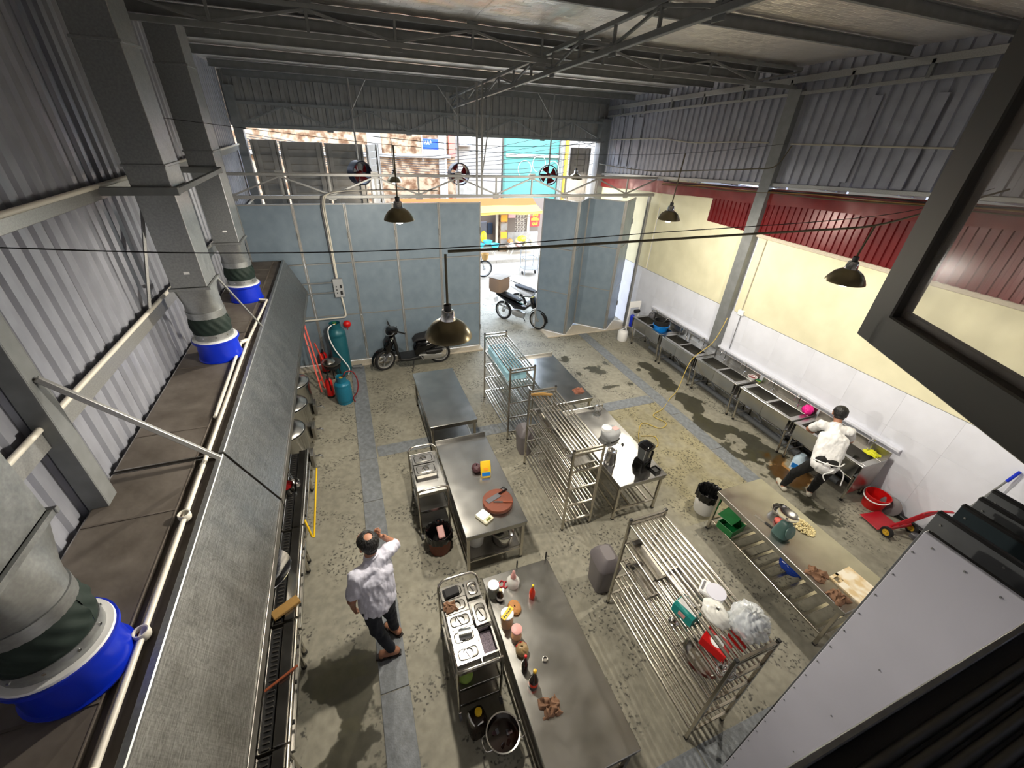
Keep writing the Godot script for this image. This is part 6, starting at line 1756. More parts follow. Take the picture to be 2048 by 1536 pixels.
func build_gas_corner():
	var cyl = func(label, at, r, h, m, hose_on):
		var g = thing("gas_cylinder", label, "gas cylinder", at)
		lath(g, "tank", Vector3.ZERO, P2([0, 0.03, r * 0.9, 0.03, r * 0.97, 0.05, r, 0.10, r, h * 0.80 - 0.02, r * 0.97, h * 0.80, r, h * 0.80 + 0.01, r * 0.96, h * 0.86, r * 0.72, h * 0.93, r * 0.3, h * 0.965, 0, h * 0.97]), m, 36)
		lath(g, "foot_ring", Vector3.ZERO, P2([r * 0.90, 0, r * 0.94, 0, r * 0.94, 0.05, r * 0.90, 0.05]), m, 32)
		lath(g, "collar", Vector3(0, h * 0.93, 0), P2([r * 0.62, 0, r * 0.60, h * 0.0 + 0.12, r * 0.63, 0.125, r * 0.57, 0.125, r * 0.57, 0.0]), m, 32)
		lath(g, "valve", Vector3(0, h * 0.965, 0), P2([0.025, 0, 0.022, 0.06, 0.035, 0.065, 0.035, 0.08, 0, 0.08]), M.gold, 14)
		return g
	var g1 = cyl.call("tall teal gas cylinder with a white hose against the door", Vector3(-0.56, 0, -9.10), 0.19, 1.18, M.teal, true)
	pip(g1, "white_hose", curve([Vector3(0.0, 1.20, 0.03), Vector3(-0.12, 1.18, 0.15), Vector3(-0.15, 1.0, 0.2), Vector3(-0.08, 0.7, 0.22), Vector3(0.06, 0.4, 0.24), Vector3(0.14, 0.2, 0.24), Vector3(0.10, 0.03, 0.22)], 6), 0.013, M.white)
	rod(g1, "valve_wheel", Vector3(0.0, 1.215, 0), Vector3(0.0, 1.235, 0), 0.04, M.green, 12)
	var g2 = cyl.call("short blue-green gas cylinder with a dark red hose", Vector3(-0.56, 0, -7.82), 0.16, 0.52, M.teal2, false)
	pip(g2, "red_hose", curve([Vector3(0.03, 0.55, 0), Vector3(0.10, 0.66, -0.05), Vector3(0.24, 0.62, -0.08), Vector3(0.30, 0.42, -0.02), Vector3(0.26, 0.22, 0.05), Vector3(0.17, 0.12, 0.09), Vector3(0.19, 0.02, 0.1)], 6), 0.012, M.red_dark)
	bx(g2, "regulator", Vector3(0.06, 0.585, -0.02), Vector3(0.10, 0.04, 0.05), M.black, 0.008)
	var ex = func(label, at, r, h):
		var e = thing("fire_extinguisher", label, "fire extinguisher", at)
		lath(e, "tank", Vector3.ZERO, P2([0, 0, r * 0.9, 0, r, 0.02, r, h * 0.75, r * 0.7, h * 0.88, r * 0.3, h * 0.93, 0, h * 0.93]), M.red, 24)
		bx(e, "head", Vector3(0, h * 0.97, 0), Vector3(0.05, 0.05, 0.10), M.black, 0.008)
		bx(e, "lever", Vector3(0.0, h * 1.03, 0.06), Vector3(0.02, 0.015, 0.12), M.black, 0.004)
		pip(e, "hose", curve([Vector3(0, h * 0.97, 0.05), Vector3(0.03, h * 0.85, r + 0.02), Vector3(0.03, h * 0.4, r + 0.015)], 5), 0.01, M.black)
		lath(e, "base_boot", Vector3.ZERO, P2([r * 1.02, 0, r * 1.02, 0.04, r, 0.045]), M.black, 24)
	ex.call("red fire extinguisher beside the tall teal cylinder", Vector3(-0.93, 0, -9.20), 0.085, 0.55)
	ex.call("red fire extinguisher behind the short gas cylinder", Vector3(-0.83, 0, -8.10), 0.075, 0.48)
	# wok on a portable burner
	var b = thing("wok_burner", "blackened wok on a portable burner stand beside the tall cylinder", "burner", Vector3(-0.74, 0, -8.62))
	for k in 3:
		var a = TAU * k / 3.0 + 0.4
		rod(b, "leg", Vector3(0.2 * cos(a), 0, 0.2 * sin(a)), Vector3(0.14 * cos(a), 0.42, 0.14 * sin(a)), 0.014, M.black)
	lath(b, "ring", Vector3(0, 0.42, 0), P2([0.15, 0, 0.17, 0.0, 0.17, 0.06, 0.15, 0.06, 0.15, 0]), M.black, 24)
	lath(b, "wok", Vector3(0, 0.42, 0), P2([0, 0.0, 0.1, 0.02, 0.19, 0.10, 0.2, 0.12, 0.195, 0.12, 0.1, 0.03, 0, 0.012]), M.steel_dull, 32)
	lath(b, "wok_lid", Vector3(-0.06, 0.55, 0.0), P2([0.14, 0, 0.1, 0.05, 0.03, 0.07, 0, 0.075]), M.steel, 28)
	# red folding frame leaning
	var f = thing("red_stand", "folded red steel stand leaning beside the exhaust hood end", "stand", Vector3(-1.02, 0, -8.62))
	bar(f, "pole", Vector3(0.06, 0.0, 0.15), Vector3(-0.12, 1.35, -0.35), 0.03, 0.03, M.orange_red)
	bar(f, "pole", Vector3(0.0, 0.0, 0.30), Vector3(-0.16, 1.25, -0.30), 0.03, 0.03, M.orange_red)
	bar(f, "pole", Vector3(0.16, 0.35, -0.05), Vector3(0.02, 0.95, -0.15), 0.022, 0.022, M.orange_red)
	bar(f, "crossbar", Vector3(0.04, 0.2, 0.08), Vector3(-0.03, 0.22, 0.24), 0.022, 0.022, M.orange_red)
	bar(f, "crossbar", Vector3(-0.06, 0.9, -0.18), Vector3(-0.12, 0.92, -0.12), 0.022, 0.022, M.steelwork)
	var pf = thing("floor_pipe_stub", "short grey pipe stub at the foot of the tall cylinder", "pipe", Vector3(-0.30, 0.05, -9.18))
	rod(pf, "pipe", Vector3(-0.05, 0, 0), Vector3(0.13, 0.0, 0.02), 0.04, M.hose, 14)
	lath(pf, "cap", Vector3(0.13, 0, 0.02), P2([0.04, -0.02, 0.052, -0.02, 0.052, 0.03, 0, 0.032]), M.hose, 16, Basis(Vector3(0, 0, 1), -PI / 2))

# ------------------------------------------------------------------ scooters, motorbikes, bicycle
func wheel(parent, at: Vector3, r, tyre_w, spokes, disc_m):
	var b = Basis(Vector3(1, 0, 0), PI / 2)
	var w = lath(parent, "tyre", at, P2([r - 0.06, -tyre_w * 0.35, r - 0.03, -tyre_w * 0.5, r - 0.008, -tyre_w * 0.35, r, 0, r - 0.008, tyre_w * 0.35, r - 0.03, tyre_w * 0.5, r - 0.06, tyre_w * 0.35, r - 0.06, -tyre_w * 0.35]), M.rubber, 36, b)
	lath(w, "rim", Vector3.ZERO, P2([r - 0.085, -0.02, r - 0.058, -0.03, r - 0.058, 0.03, r - 0.085, 0.02, r - 0.085, -0.02]), disc_m, 36)
	lath(w, "hub", Vector3.ZERO, P2([0, -0.05, 0.04, -0.05, 0.055, -0.02, 0.055, 0.02, 0.04, 0.05, 0, 0.05]), disc_m, 18)
	for k in spokes:
		var a = TAU * k / spokes
		rod(w, "spoke", Vector3(0.04 * cos(a), 0, 0.04 * sin(a)), Vector3((r - 0.07) * cos(a), 0, (r - 0.07) * sin(a)), 0.012 if spokes < 9 else 0.003, disc_m, 6)
	return w

func scooter(label, at: Vector3, turn, steer):
	var s = thing("motor_scooter", label, "scooter", at, turn)
	s.rotation.x = -0.08
	var G = M.gloss_black
	wheel(s, Vector3(-0.64, 0.265, 0), 0.265, 0.10, 5, M.zinc)
	var fw = wheel(s, Vector3(0.64, 0.265, 0), 0.265, 0.09, 5, M.zinc)
	fw.rotate_y(steer)
	var m = MB.new()
	# front fender
	var secs = []
	for k in 9:
		var a = lerp(-0.25, 2.5, k / 8.0)
		var w = 0.055 * (0.45 + 0.55 * sin(PI * (k + 0.6) / 9.2))
		secs.append([Vector3(0.64 + 0.30 * cos(a), 0.265 + 0.30 * sin(a), 0), Vector3(0, 0, w), Vector3(cos(a), sin(a), 0) * 0.018])
	m.loft(secs, 14, 2.6)
	var fe = obj("front_fender", m, G, s)
	fe.rotation.y = steer * 0.6
	fe.position = Vector3(0.64, 0, 0) - Basis(Vector3.UP, steer * 0.6) * Vector3(0.64, 0, 0)
	for z in [-0.06, 0.06]: rod(s, "fork", Vector3(0.64, 0.27, z), Vector3(0.47, 0.62, z), 0.018, M.plastic_grey)
	# front cowl and leg shield
	m = MB.new()
	m.loft([[Vector3(0.60, 0.44, 0), Vector3(0, 0, 0.05), Vector3(0.03, 0.02, 0)], [Vector3(0.56, 0.56, 0), Vector3(0, 0, 0.14), Vector3(0.08, 0.03, 0)], [Vector3(0.54, 0.70, 0), Vector3(0, 0, 0.20), Vector3(0.11, 0.02, 0)], [Vector3(0.47, 0.84, 0), Vector3(0, 0, 0.19), Vector3(0.10, 0.0, 0)], [Vector3(0.41, 0.92, 0), Vector3(0, 0, 0.10), Vector3(0.05, 0, 0)]], 20, 2.5)
	obj("front_cowl", m, G, s)
	m = MB.new()
	m.loft([[Vector3(0.40, 0.86, 0), Vector3(0, 0, 0.17), Vector3(0.04, 0.01, 0)], [Vector3(0.37, 0.66, 0), Vector3(0, 0, 0.22), Vector3(0.035, 0.01, 0)], [Vector3(0.36, 0.46, 0), Vector3(0, 0, 0.21), Vector3(0.03, 0.01, 0)], [Vector3(0.30, 0.31, 0), Vector3(0, 0, 0.17), Vector3(0.03, 0.02, 0)]], 18, 3.5)
	obj("leg_shield", m, M.black, s)
	# handlebar cover
	var hb = Node3D.new()
	hb.name = "handlebar"
	s.add_child(hb, true)
	hb.position = Vector3(0.40, 0.98, 0)
	hb.rotation.y = steer
	m = MB.new()
	m.loft([[Vector3(0.14, -0.02, 0), Vector3(0, 0, 0.06), Vector3(0, 0.05, 0)], [Vector3(0.08, 0.02, 0), Vector3(0, 0, 0.15), Vector3(0.02, 0.075, 0)], [Vector3(0.0, 0.04, 0), Vector3(0, 0, 0.17), Vector3(0.02, 0.07, 0)], [Vector3(-0.08, 0.05, 0), Vector3(0, 0, 0.10), Vector3(0.0, 0.04, 0)]], 18, 2.6)
	obj("headlight_cowl", m, G, hb)
	pip(hb, "headlight_trim", curve([Vector3(0.06, 0.05, -0.15), Vector3(0.12, 0.0, -0.12), Vector3(0.155, -0.04, 0.0), Vector3(0.12, 0.0, 0.12), Vector3(0.06, 0.05, 0.15)], 5), 0.014, M.chrome)
	for z in [-1, 1]:
		rod(hb, "grip", Vector3(-0.03, 0.06, z * 0.17), Vector3(-0.09, 0.07, z * 0.35), 0.017, M.rubber)
		rod(hb, "brake_lever", Vector3(0.0, 0.06, z * 0.18), Vector3(-0.03, 0.065, z * 0.33), 0.006, M.chrome, 6)
		rod(hb, "mirror_stem", Vector3(0.02, 0.1, z * 0.15), Vector3(0.0, 0.22, z * 0.20), 0.007, M.black, 6)
	# floor, body, seat, tail
	m = MB.new()
	m.loft([[Vector3(0.34, 0.30, 0), Vector3(0, 0, 0.16), Vector3(0, 0.035, 0)], [Vector3(0.1, 0.285, 0), Vector3(0, 0, 0.19), Vector3(0, 0.04, 0)], [Vector3(-0.22, 0.30, 0), Vector3(0, 0, 0.17), Vector3(0, 0.06, 0)]], 18, 5.0)
	obj("floorboard", m, M.black, s)
	m = MB.new()
	m.loft([[Vector3(-0.05, 0.40, 0), Vector3(0, 0, 0.13), Vector3(0.03, 0.12, 0)], [Vector3(-0.14, 0.52, 0), Vector3(0, 0, 0.165), Vector3(0.02, 0.20, 0)], [Vector3(-0.38, 0.60, 0), Vector3(0, 0, 0.175), Vector3(0, 0.15, 0)], [Vector3(-0.66, 0.68, 0), Vector3(0, 0, 0.15), Vector3(0, 0.11, 0)], [Vector3(-0.88, 0.78, 0), Vector3(0, 0, 0.08), Vector3(0, 0.06, 0)]], 20, 2.8)
	obj("body_shell", m, G, s)
	m = MB.new()
	m.loft([[Vector3(-0.02, 0.70, 0), Vector3(0, 0, 0.09), Vector3(0, 0.03, 0)], [Vector3(-0.12, 0.76, 0), Vector3(0, 0, 0.14), Vector3(0, 0.05, 0)], [Vector3(-0.34, 0.78, 0), Vector3(0, 0, 0.165), Vector3(0, 0.05, 0)], [Vector3(-0.44, 0.82, 0), Vector3(0, 0, 0.165), Vector3(0, 0.06, 0)], [Vector3(-0.70, 0.85, 0), Vector3(0, 0, 0.14), Vector3(0, 0.05, 0)], [Vector3(-0.80, 0.86, 0), Vector3(0, 0, 0.09), Vector3(0, 0.03, 0)]], 20, 2.6)
	obj("seat", m, M.seat, s)
	for z in [-1, 1]:
		pip(s, "side_trim", curve([Vector3(-0.30, 0.62, z * 0.178), Vector3(-0.5, 0.69, z * 0.172), Vector3(-0.75, 0.78, z * 0.13)], 5), 0.010, M.chrome)
	pip(s, "grab_rail", curve([Vector3(-0.60, 0.80, -0.15), Vector3(-0.80, 0.86, -0.12), Vector3(-0.92, 0.88, 0), Vector3(-0.80, 0.86, 0.12), Vector3(-0.60, 0.80, 0.15)], 5), 0.013, M.zinc)
	m = MB.new()
	m.loft([[Vector3(-0.12, 0.30, -0.10), Vector3(0, 0, 0.05), Vector3(0, 0.07, 0)], [Vector3(-0.35, 0.29, -0.13), Vector3(0, 0, 0.05), Vector3(0, 0.085, 0)], [Vector3(-0.66, 0.28, -0.12), Vector3(0, 0, 0.045), Vector3(0, 0.07, 0)]], 16, 3.0)
	obj("engine_case", m, M.zinc, s)
	m = MB.new()
	m.loft([[Vector3(-0.30, 0.42, -0.14), Vector3(0, 0, 0.05), Vector3(0, 0.05, 0)], [Vector3(-0.5, 0.42, -0.15), Vector3(0, 0, 0.055), Vector3(0, 0.07, 0)], [Vector3(-0.68, 0.43, -0.14), Vector3(0, 0, 0.04), Vector3(0, 0.05, 0)]], 16, 2.6)
	obj("air_filter_box", m, M.black, s)
	rod(s, "muffler", Vector3(-0.25, 0.24, 0.15), Vector3(-0.80, 0.34, 0.16), 0.05, M.plastic_grey, 14)
	bx(s, "rear_mudguard", Vector3(-0.93, 0.56, 0), Vector3(0.02, 0.34, 0.14), M.black, 0.006, Basis(Vector3(0, 0, 1), 0.55))
	lath(s, "tail_light", Vector3(-0.89, 0.76, 0), P2([0, 0, 0.05, 0.0, 0.04, 0.02, 0, 0.025]), M.red_dark, 16, Basis(Vector3(0, 0, 1), PI / 2))
	rod(s, "side_stand", Vector3(0.0, 0.26, -0.15), Vector3(0.08, 0.03, -0.32), 0.011, M.black, 8)
	rod(s, "foot_peg", Vector3(-0.16, 0.33, -0.15), Vector3(-0.20, 0.30, -0.26), 0.013, M.zinc, 8)
	return s

func motorbike(label, at: Vector3, turn, body_m, boxed):
	var s = thing("motorbike", label, "motorbike", at, turn)
	wheel(s, Vector3(-0.60, 0.285, 0), 0.285, 0.075, 24, M.zinc)
	wheel(s, Vector3(0.62, 0.285, 0), 0.285, 0.065, 24, M.zinc)
	var m = MB.new()
	var secs = []
	for k in 9:
		var a = lerp(0.0, 2.5, k / 8.0)
		secs.append([Vector3(0.62 + 0.315 * cos(a), 0.285 + 0.315 * sin(a), 0), Vector3(0, 0, 0.05), Vector3(cos(a), sin(a), 0) * 0.012])
	m.loft(secs, 12, 2.6)
	obj("front_fender", m, body_m, s)
	for z in [-0.06, 0.06]: rod(s, "fork", Vector3(0.62, 0.285, z), Vector3(0.40, 0.86, z), 0.017, M.zinc)
	m = MB.new()
	m.loft([[Vector3(0.48, 0.62, 0), Vector3(0, 0, 0.08), Vector3(0.05, 0.04, 0)], [Vector3(0.44, 0.78, 0), Vector3(0, 0, 0.14), Vector3(0.06, 0.03, 0)], [Vector3(0.38, 0.92, 0), Vector3(0, 0, 0.09), Vector3(0.06, 0.02, 0)]], 16, 2.4)
	obj("headlight_cowl", m, body_m, s)
	pip(s, "handlebar", curve([Vector3(0.25, 0.99, -0.34), Vector3(0.33, 0.98, -0.2), Vector3(0.37, 0.95, 0), Vector3(0.33, 0.98, 0.2), Vector3(0.25, 0.99, 0.34)], 4), 0.013, M.black)
	m = MB.new()
	m.loft([[Vector3(0.42, 0.74, 0), Vector3(0, 0, 0.12), Vector3(0.03, 0.06, 0)], [Vector3(0.20, 0.55, 0), Vector3(0, 0, 0.10), Vector3(0.03, 0.07, 0)], [Vector3(-0.10, 0.56, 0), Vector3(0, 0, 0.11), Vector3(0, 0.10, 0)], [Vector3(-0.45, 0.66, 0), Vector3(0, 0, 0.12), Vector3(0, 0.08, 0)], [Vector3(-0.85, 0.76, 0), Vector3(0, 0, 0.06), Vector3(0, 0.04, 0)]], 18, 2.5)
	obj("body_shell", m, body_m, s)
	m = MB.new()
	m.loft([[Vector3(0.0, 0.72, 0), Vector3(0, 0, 0.08), Vector3(0, 0.03, 0)], [Vector3(-0.2, 0.76, 0), Vector3(0, 0, 0.12), Vector3(0, 0.045, 0)], [Vector3(-0.6, 0.80, 0), Vector3(0, 0, 0.11), Vector3(0, 0.045, 0)], [Vector3(-0.72, 0.81, 0), Vector3(0, 0, 0.06), Vector3(0, 0.03, 0)]], 16, 2.6)
	obj("seat", m, M.seat, s)
	m = MB.new()
	m.loft([[Vector3(0.14, 0.30, 0), Vector3(0, 0, 0.09), Vector3(0.02, 0.08, 0)], [Vector3(-0.05, 0.32, 0), Vector3(0, 0, 0.13), Vector3(0, 0.11, 0)], [Vector3(-0.25, 0.32, 0), Vector3(0, 0, 0.08), Vector3(0, 0.08, 0)]], 16, 3.0)
	obj("engine", m, M.zinc, s)
	rod(s, "muffler", Vector3(-0.10, 0.24, -0.13), Vector3(-0.85, 0.38, -0.15), 0.042, M.zinc, 14)
	for z in [-0.1, 0.1]: rod(s, "shock", Vector3(-0.58, 0.30, z), Vector3(-0.48, 0.66, z), 0.022, M.chrome)
	pip(s, "rack", [Vector3(-0.5, 0.80, -0.13), Vector3(-0.95, 0.86, -0.13), Vector3(-0.95, 0.86, 0.13), Vector3(-0.5, 0.80, 0.13)], 0.012, M.black)
	rod(s, "side_stand", Vector3(0.0, 0.25, -0.10), Vector3(0.03, 0.01, -0.26), 0.011, M.black, 8)
	bx(s, "plate", Vector3(-0.88, 0.55, 0), Vector3(0.01, 0.14, 0.19), M.white, 0.002, Basis(Vector3(0, 0, 1), 0.4))
	return s

func build_vehicles():
	scooter("black motor scooter parked in front of the closed blue-grey doors", Vector3(1.02, 0, -8.95), PI + 0.02, 0.42)
	motorbike("black motorbike carrying a covered load on its rack", Vector3(4.42, 0, -10.62), -0.95, M.gloss_black, true)
	motorbike("pale motorbike parked beyond the loaded black motorbike", Vector3(5.15, 0, -11.2), -0.85, M.white, false)
	var ld = thing("covered_load", "brown cloth-covered load strapped on the motorbike rack", "load", Vector3(3.95, 0.88, -11.2), -0.95)
	var m = MB.new()
	m.loft([[Vector3(0, 0, 0), Vector3(0.19, 0, 0), Vector3(0, 0, 0.24)], [Vector3(0, 0.1, 0), Vector3(0.23, 0, 0), Vector3(0, 0, 0.27)], [Vector3(0, 0.36, 0), Vector3(0.22, 0, 0), Vector3(0, 0, 0.27)], [Vector3(0, 0.40, 0), Vector3(0.20, 0, 0), Vector3(0, 0, 0.25)]], 24, 6.0)
	obj("cover", m, M.card, ld)
	bx(ld, "lid_sheet", Vector3(0, 0.41, 0), Vector3(0.44, 0.012, 0.52), M.plaster2, 0.003)
	# bicycle wheel side peeking past the door
	var b = thing("bicycle", "bicycle with a wicker basket on the street behind the doors", "bicycle", Vector3(4.15, 0, -15.1), 0.05)
	wheel(b, Vector3(0.55, 0.33, 0), 0.33, 0.04, 24, M.zinc)
	wheel(b, Vector3(-0.5, 0.33, 0), 0.33, 0.04, 24, M.zinc)
	for e in [[Vector3(0.55, 0.33, 0), Vector3(0.38, 0.92, 0)], [Vector3(0.40, 0.72, 0), Vector3(-0.05, 0.30, 0)], [Vector3(0.39, 0.85, 0), Vector3(-0.15, 0.75, 0)], [Vector3(-0.05, 0.30, 0), Vector3(-0.18, 0.88, 0)], [Vector3(-0.5, 0.33, 0), Vector3(-0.05, 0.30, 0)], [Vector3(-0.5, 0.33, 0), Vector3(-0.15, 0.75, 0)]]: rod(b, "frame_tube", e[0], e[1], 0.015, M.steelwork)
	pip(b, "handlebar", [Vector3(0.25, 0.98, -0.25), Vector3(0.36, 0.97, 0), Vector3(0.25, 0.98, 0.25)], 0.012, M.chrome)
	bx(b, "saddle", Vector3(-0.18, 0.9, 0), Vector3(0.24, 0.05, 0.14), M.black, 0.02)
	lath(b, "wicker_basket", Vector3(0.58, 0.68, 0), P2([0, 0, 0.11, 0, 0.15, 0.22, 0.14, 0.22, 0.1, 0.01, 0, 0.01]), M.wood_light, 18)

func build_wires():
	var wire = func(label, pts, r, m, called = "cable"):
		var o = thing(called, label, "cable", pts[0])
		var q = []
		for p in pts: q.append(p - pts[0])
		pip(o, "strand", curve(q, 6), r, m, 6)
	wire.call("thin black wire stretched from the ribbed wall to the lamp conduit", [Vector3(-1.99, 4.33, -3.16), Vector3(-0.8, 4.235, -3.16), Vector3(0.66, 4.20, -3.16), Vector3(2.6, 4.25, -3.16), Vector3(4.8, 4.30, -3.16), Vector3(6.2, 4.39, -3.16), Vector3(7.5, 4.61, -3.16)], 0.004, M.wire)
	wire.call("olive lamp cable sagging from the pendant over the tables to the wall", [Vector3(0.68, 4.19, -3.10), Vector3(1.52, 4.19, -3.1), Vector3(2.5, 4.20, -3.1), Vector3(3.65, 4.22, -3.08), Vector3(4.4, 4.235, -3.05), Vector3(5.3, 4.27, -3.0), Vector3(6.3, 4.40, -3.05), Vector3(7.45, 4.62, -3.0)], 0.011, M.wire_olive)
	wire.call("pale cable along the right ribbed wall ending at the column", [Vector3(7.45, 4.80, -11.9), Vector3(7.5, 4.90, -9.8), Vector3(7.5, 4.87, -8.6), Vector3(7.5, 4.93, -7.4), Vector3(7.5, 4.95, -6.6)], 0.012, M.wire_pale)
	wire.call("straight pale cable along the ribbed wall right of the column", [Vector3(7.5, 4.95, -6.15), Vector3(7.5, 5.0, -4.0), Vector3(7.5, 5.06, -1.5), Vector3(7.5, 5.1, 0.0)], 0.012, M.wire_pale)
	wire.call("drooping cable from the porch corner to the column", [Vector3(7.3, 4.17, -12.1), Vector3(6.4, 4.30, -8.6), Vector3(6.9, 4.42, -7.4), Vector3(7.3, 4.52, -6.6), Vector3(7.42, 4.60, -6.24), Vector3(7.48, 4.93, -6.1)], 0.009, M.wire_olive)
	wire.call("dark cable strung under the gable truss across the street opening", [Vector3(0.9, 4.66, -11.9), Vector3(2.4, 4.58, -11.9), Vector3(4.4, 4.55, -11.9), Vector3(6.0, 4.62, -11.9), Vector3(7.25, 4.74, -11.9)], 0.008, M.wire)
	wire.call("hair-thin dark wire carrying the two pendants before the doors", [Vector3(-1.98, 4.95, -6.1), Vector3(0.67, 4.75, -5.87), Vector3(3.0, 4.70, -6.0), Vector3(5.40, 4.75, -6.3), Vector3(7.46, 4.95, -6.2)], 0.003, M.wire)
	wire.call("yellow extension cord hanging from the column box to the floor", [Vector3(7.34, 1.72, -6.1), Vector3(7.1, 1.2, -6.05), Vector3(6.8, 0.72, -6.2), Vector3(6.45, 0.15, -6.0), Vector3(6.2, 0.012, -5.9), Vector3(5.75, 0.012, -5.6), Vector3(5.4, 0.012, -5.45), Vector3(5.5, 0.012, -5.15), Vector3(5.25, 0.012, -5.05), Vector3(5.05, 0.012, -5.3), Vector3(4.8, 0.012, -5.1), Vector3(4.6, 0.012, -4.75), Vector3(4.85, 0.012, -4.6), Vector3(5.0, 0.012, -4.85), Vector3(4.75, 0.012, -4.95)], 0.008, M.wire_yellow, "extension_cord")
	var ob = thing("wall_outlet_box", "white wall outlet box with conduit beside the column", "outlet", Vector3(7.585, 1.80, -6.02))
	bx(ob, "case", Vector3(0, 0.05, 0), Vector3(0.05, 0.11, 0.14), M.white, 0.008)
	rod(ob, "conduit", Vector3(0, 0.1, 0.0), Vector3(0, 1.55, 0.0), 0.009, M.wire_pale)
	rod(ob, "conduit", Vector3(0, 0.0, 0.02), Vector3(0, -0.80, 0.03), 0.007, M.plastic_grey)
	var ch = thing("cable_bundle", "bundle of brown cables drooping along the red flashing", "cable", Vector3(7.49, 0, 0))
	for k in 3:
		var pts = []
		for q in 12:
			var z = -9.3 + q * 0.8
			pts.append(Vector3(-0.01 * k, red_top(z) - 0.0 - 0.03 * k - 0.03 * abs(sin(q * 1.1 + k)), z))
		pip(ch, "strand", curve(pts, 3), 0.009, [M.wire, M.wood_light, M.wire_olive][k], 6)

func text(parent, called, words, size, at: Vector3, m, yaw = 0.0):
	var f = SystemFont.new()
	f.font_names = PackedStringArray(["Droid Sans"])
	f.font_weight = 700
	var t = TextMesh.new()
	t.text = words
	t.font = f
	t.font_size = 64
	t.pixel_size = size / 64.0
	t.depth = 0.01
	var o = inst(called, t, m, parent)
	o.position = at
	o.rotation.y = yaw
	return o

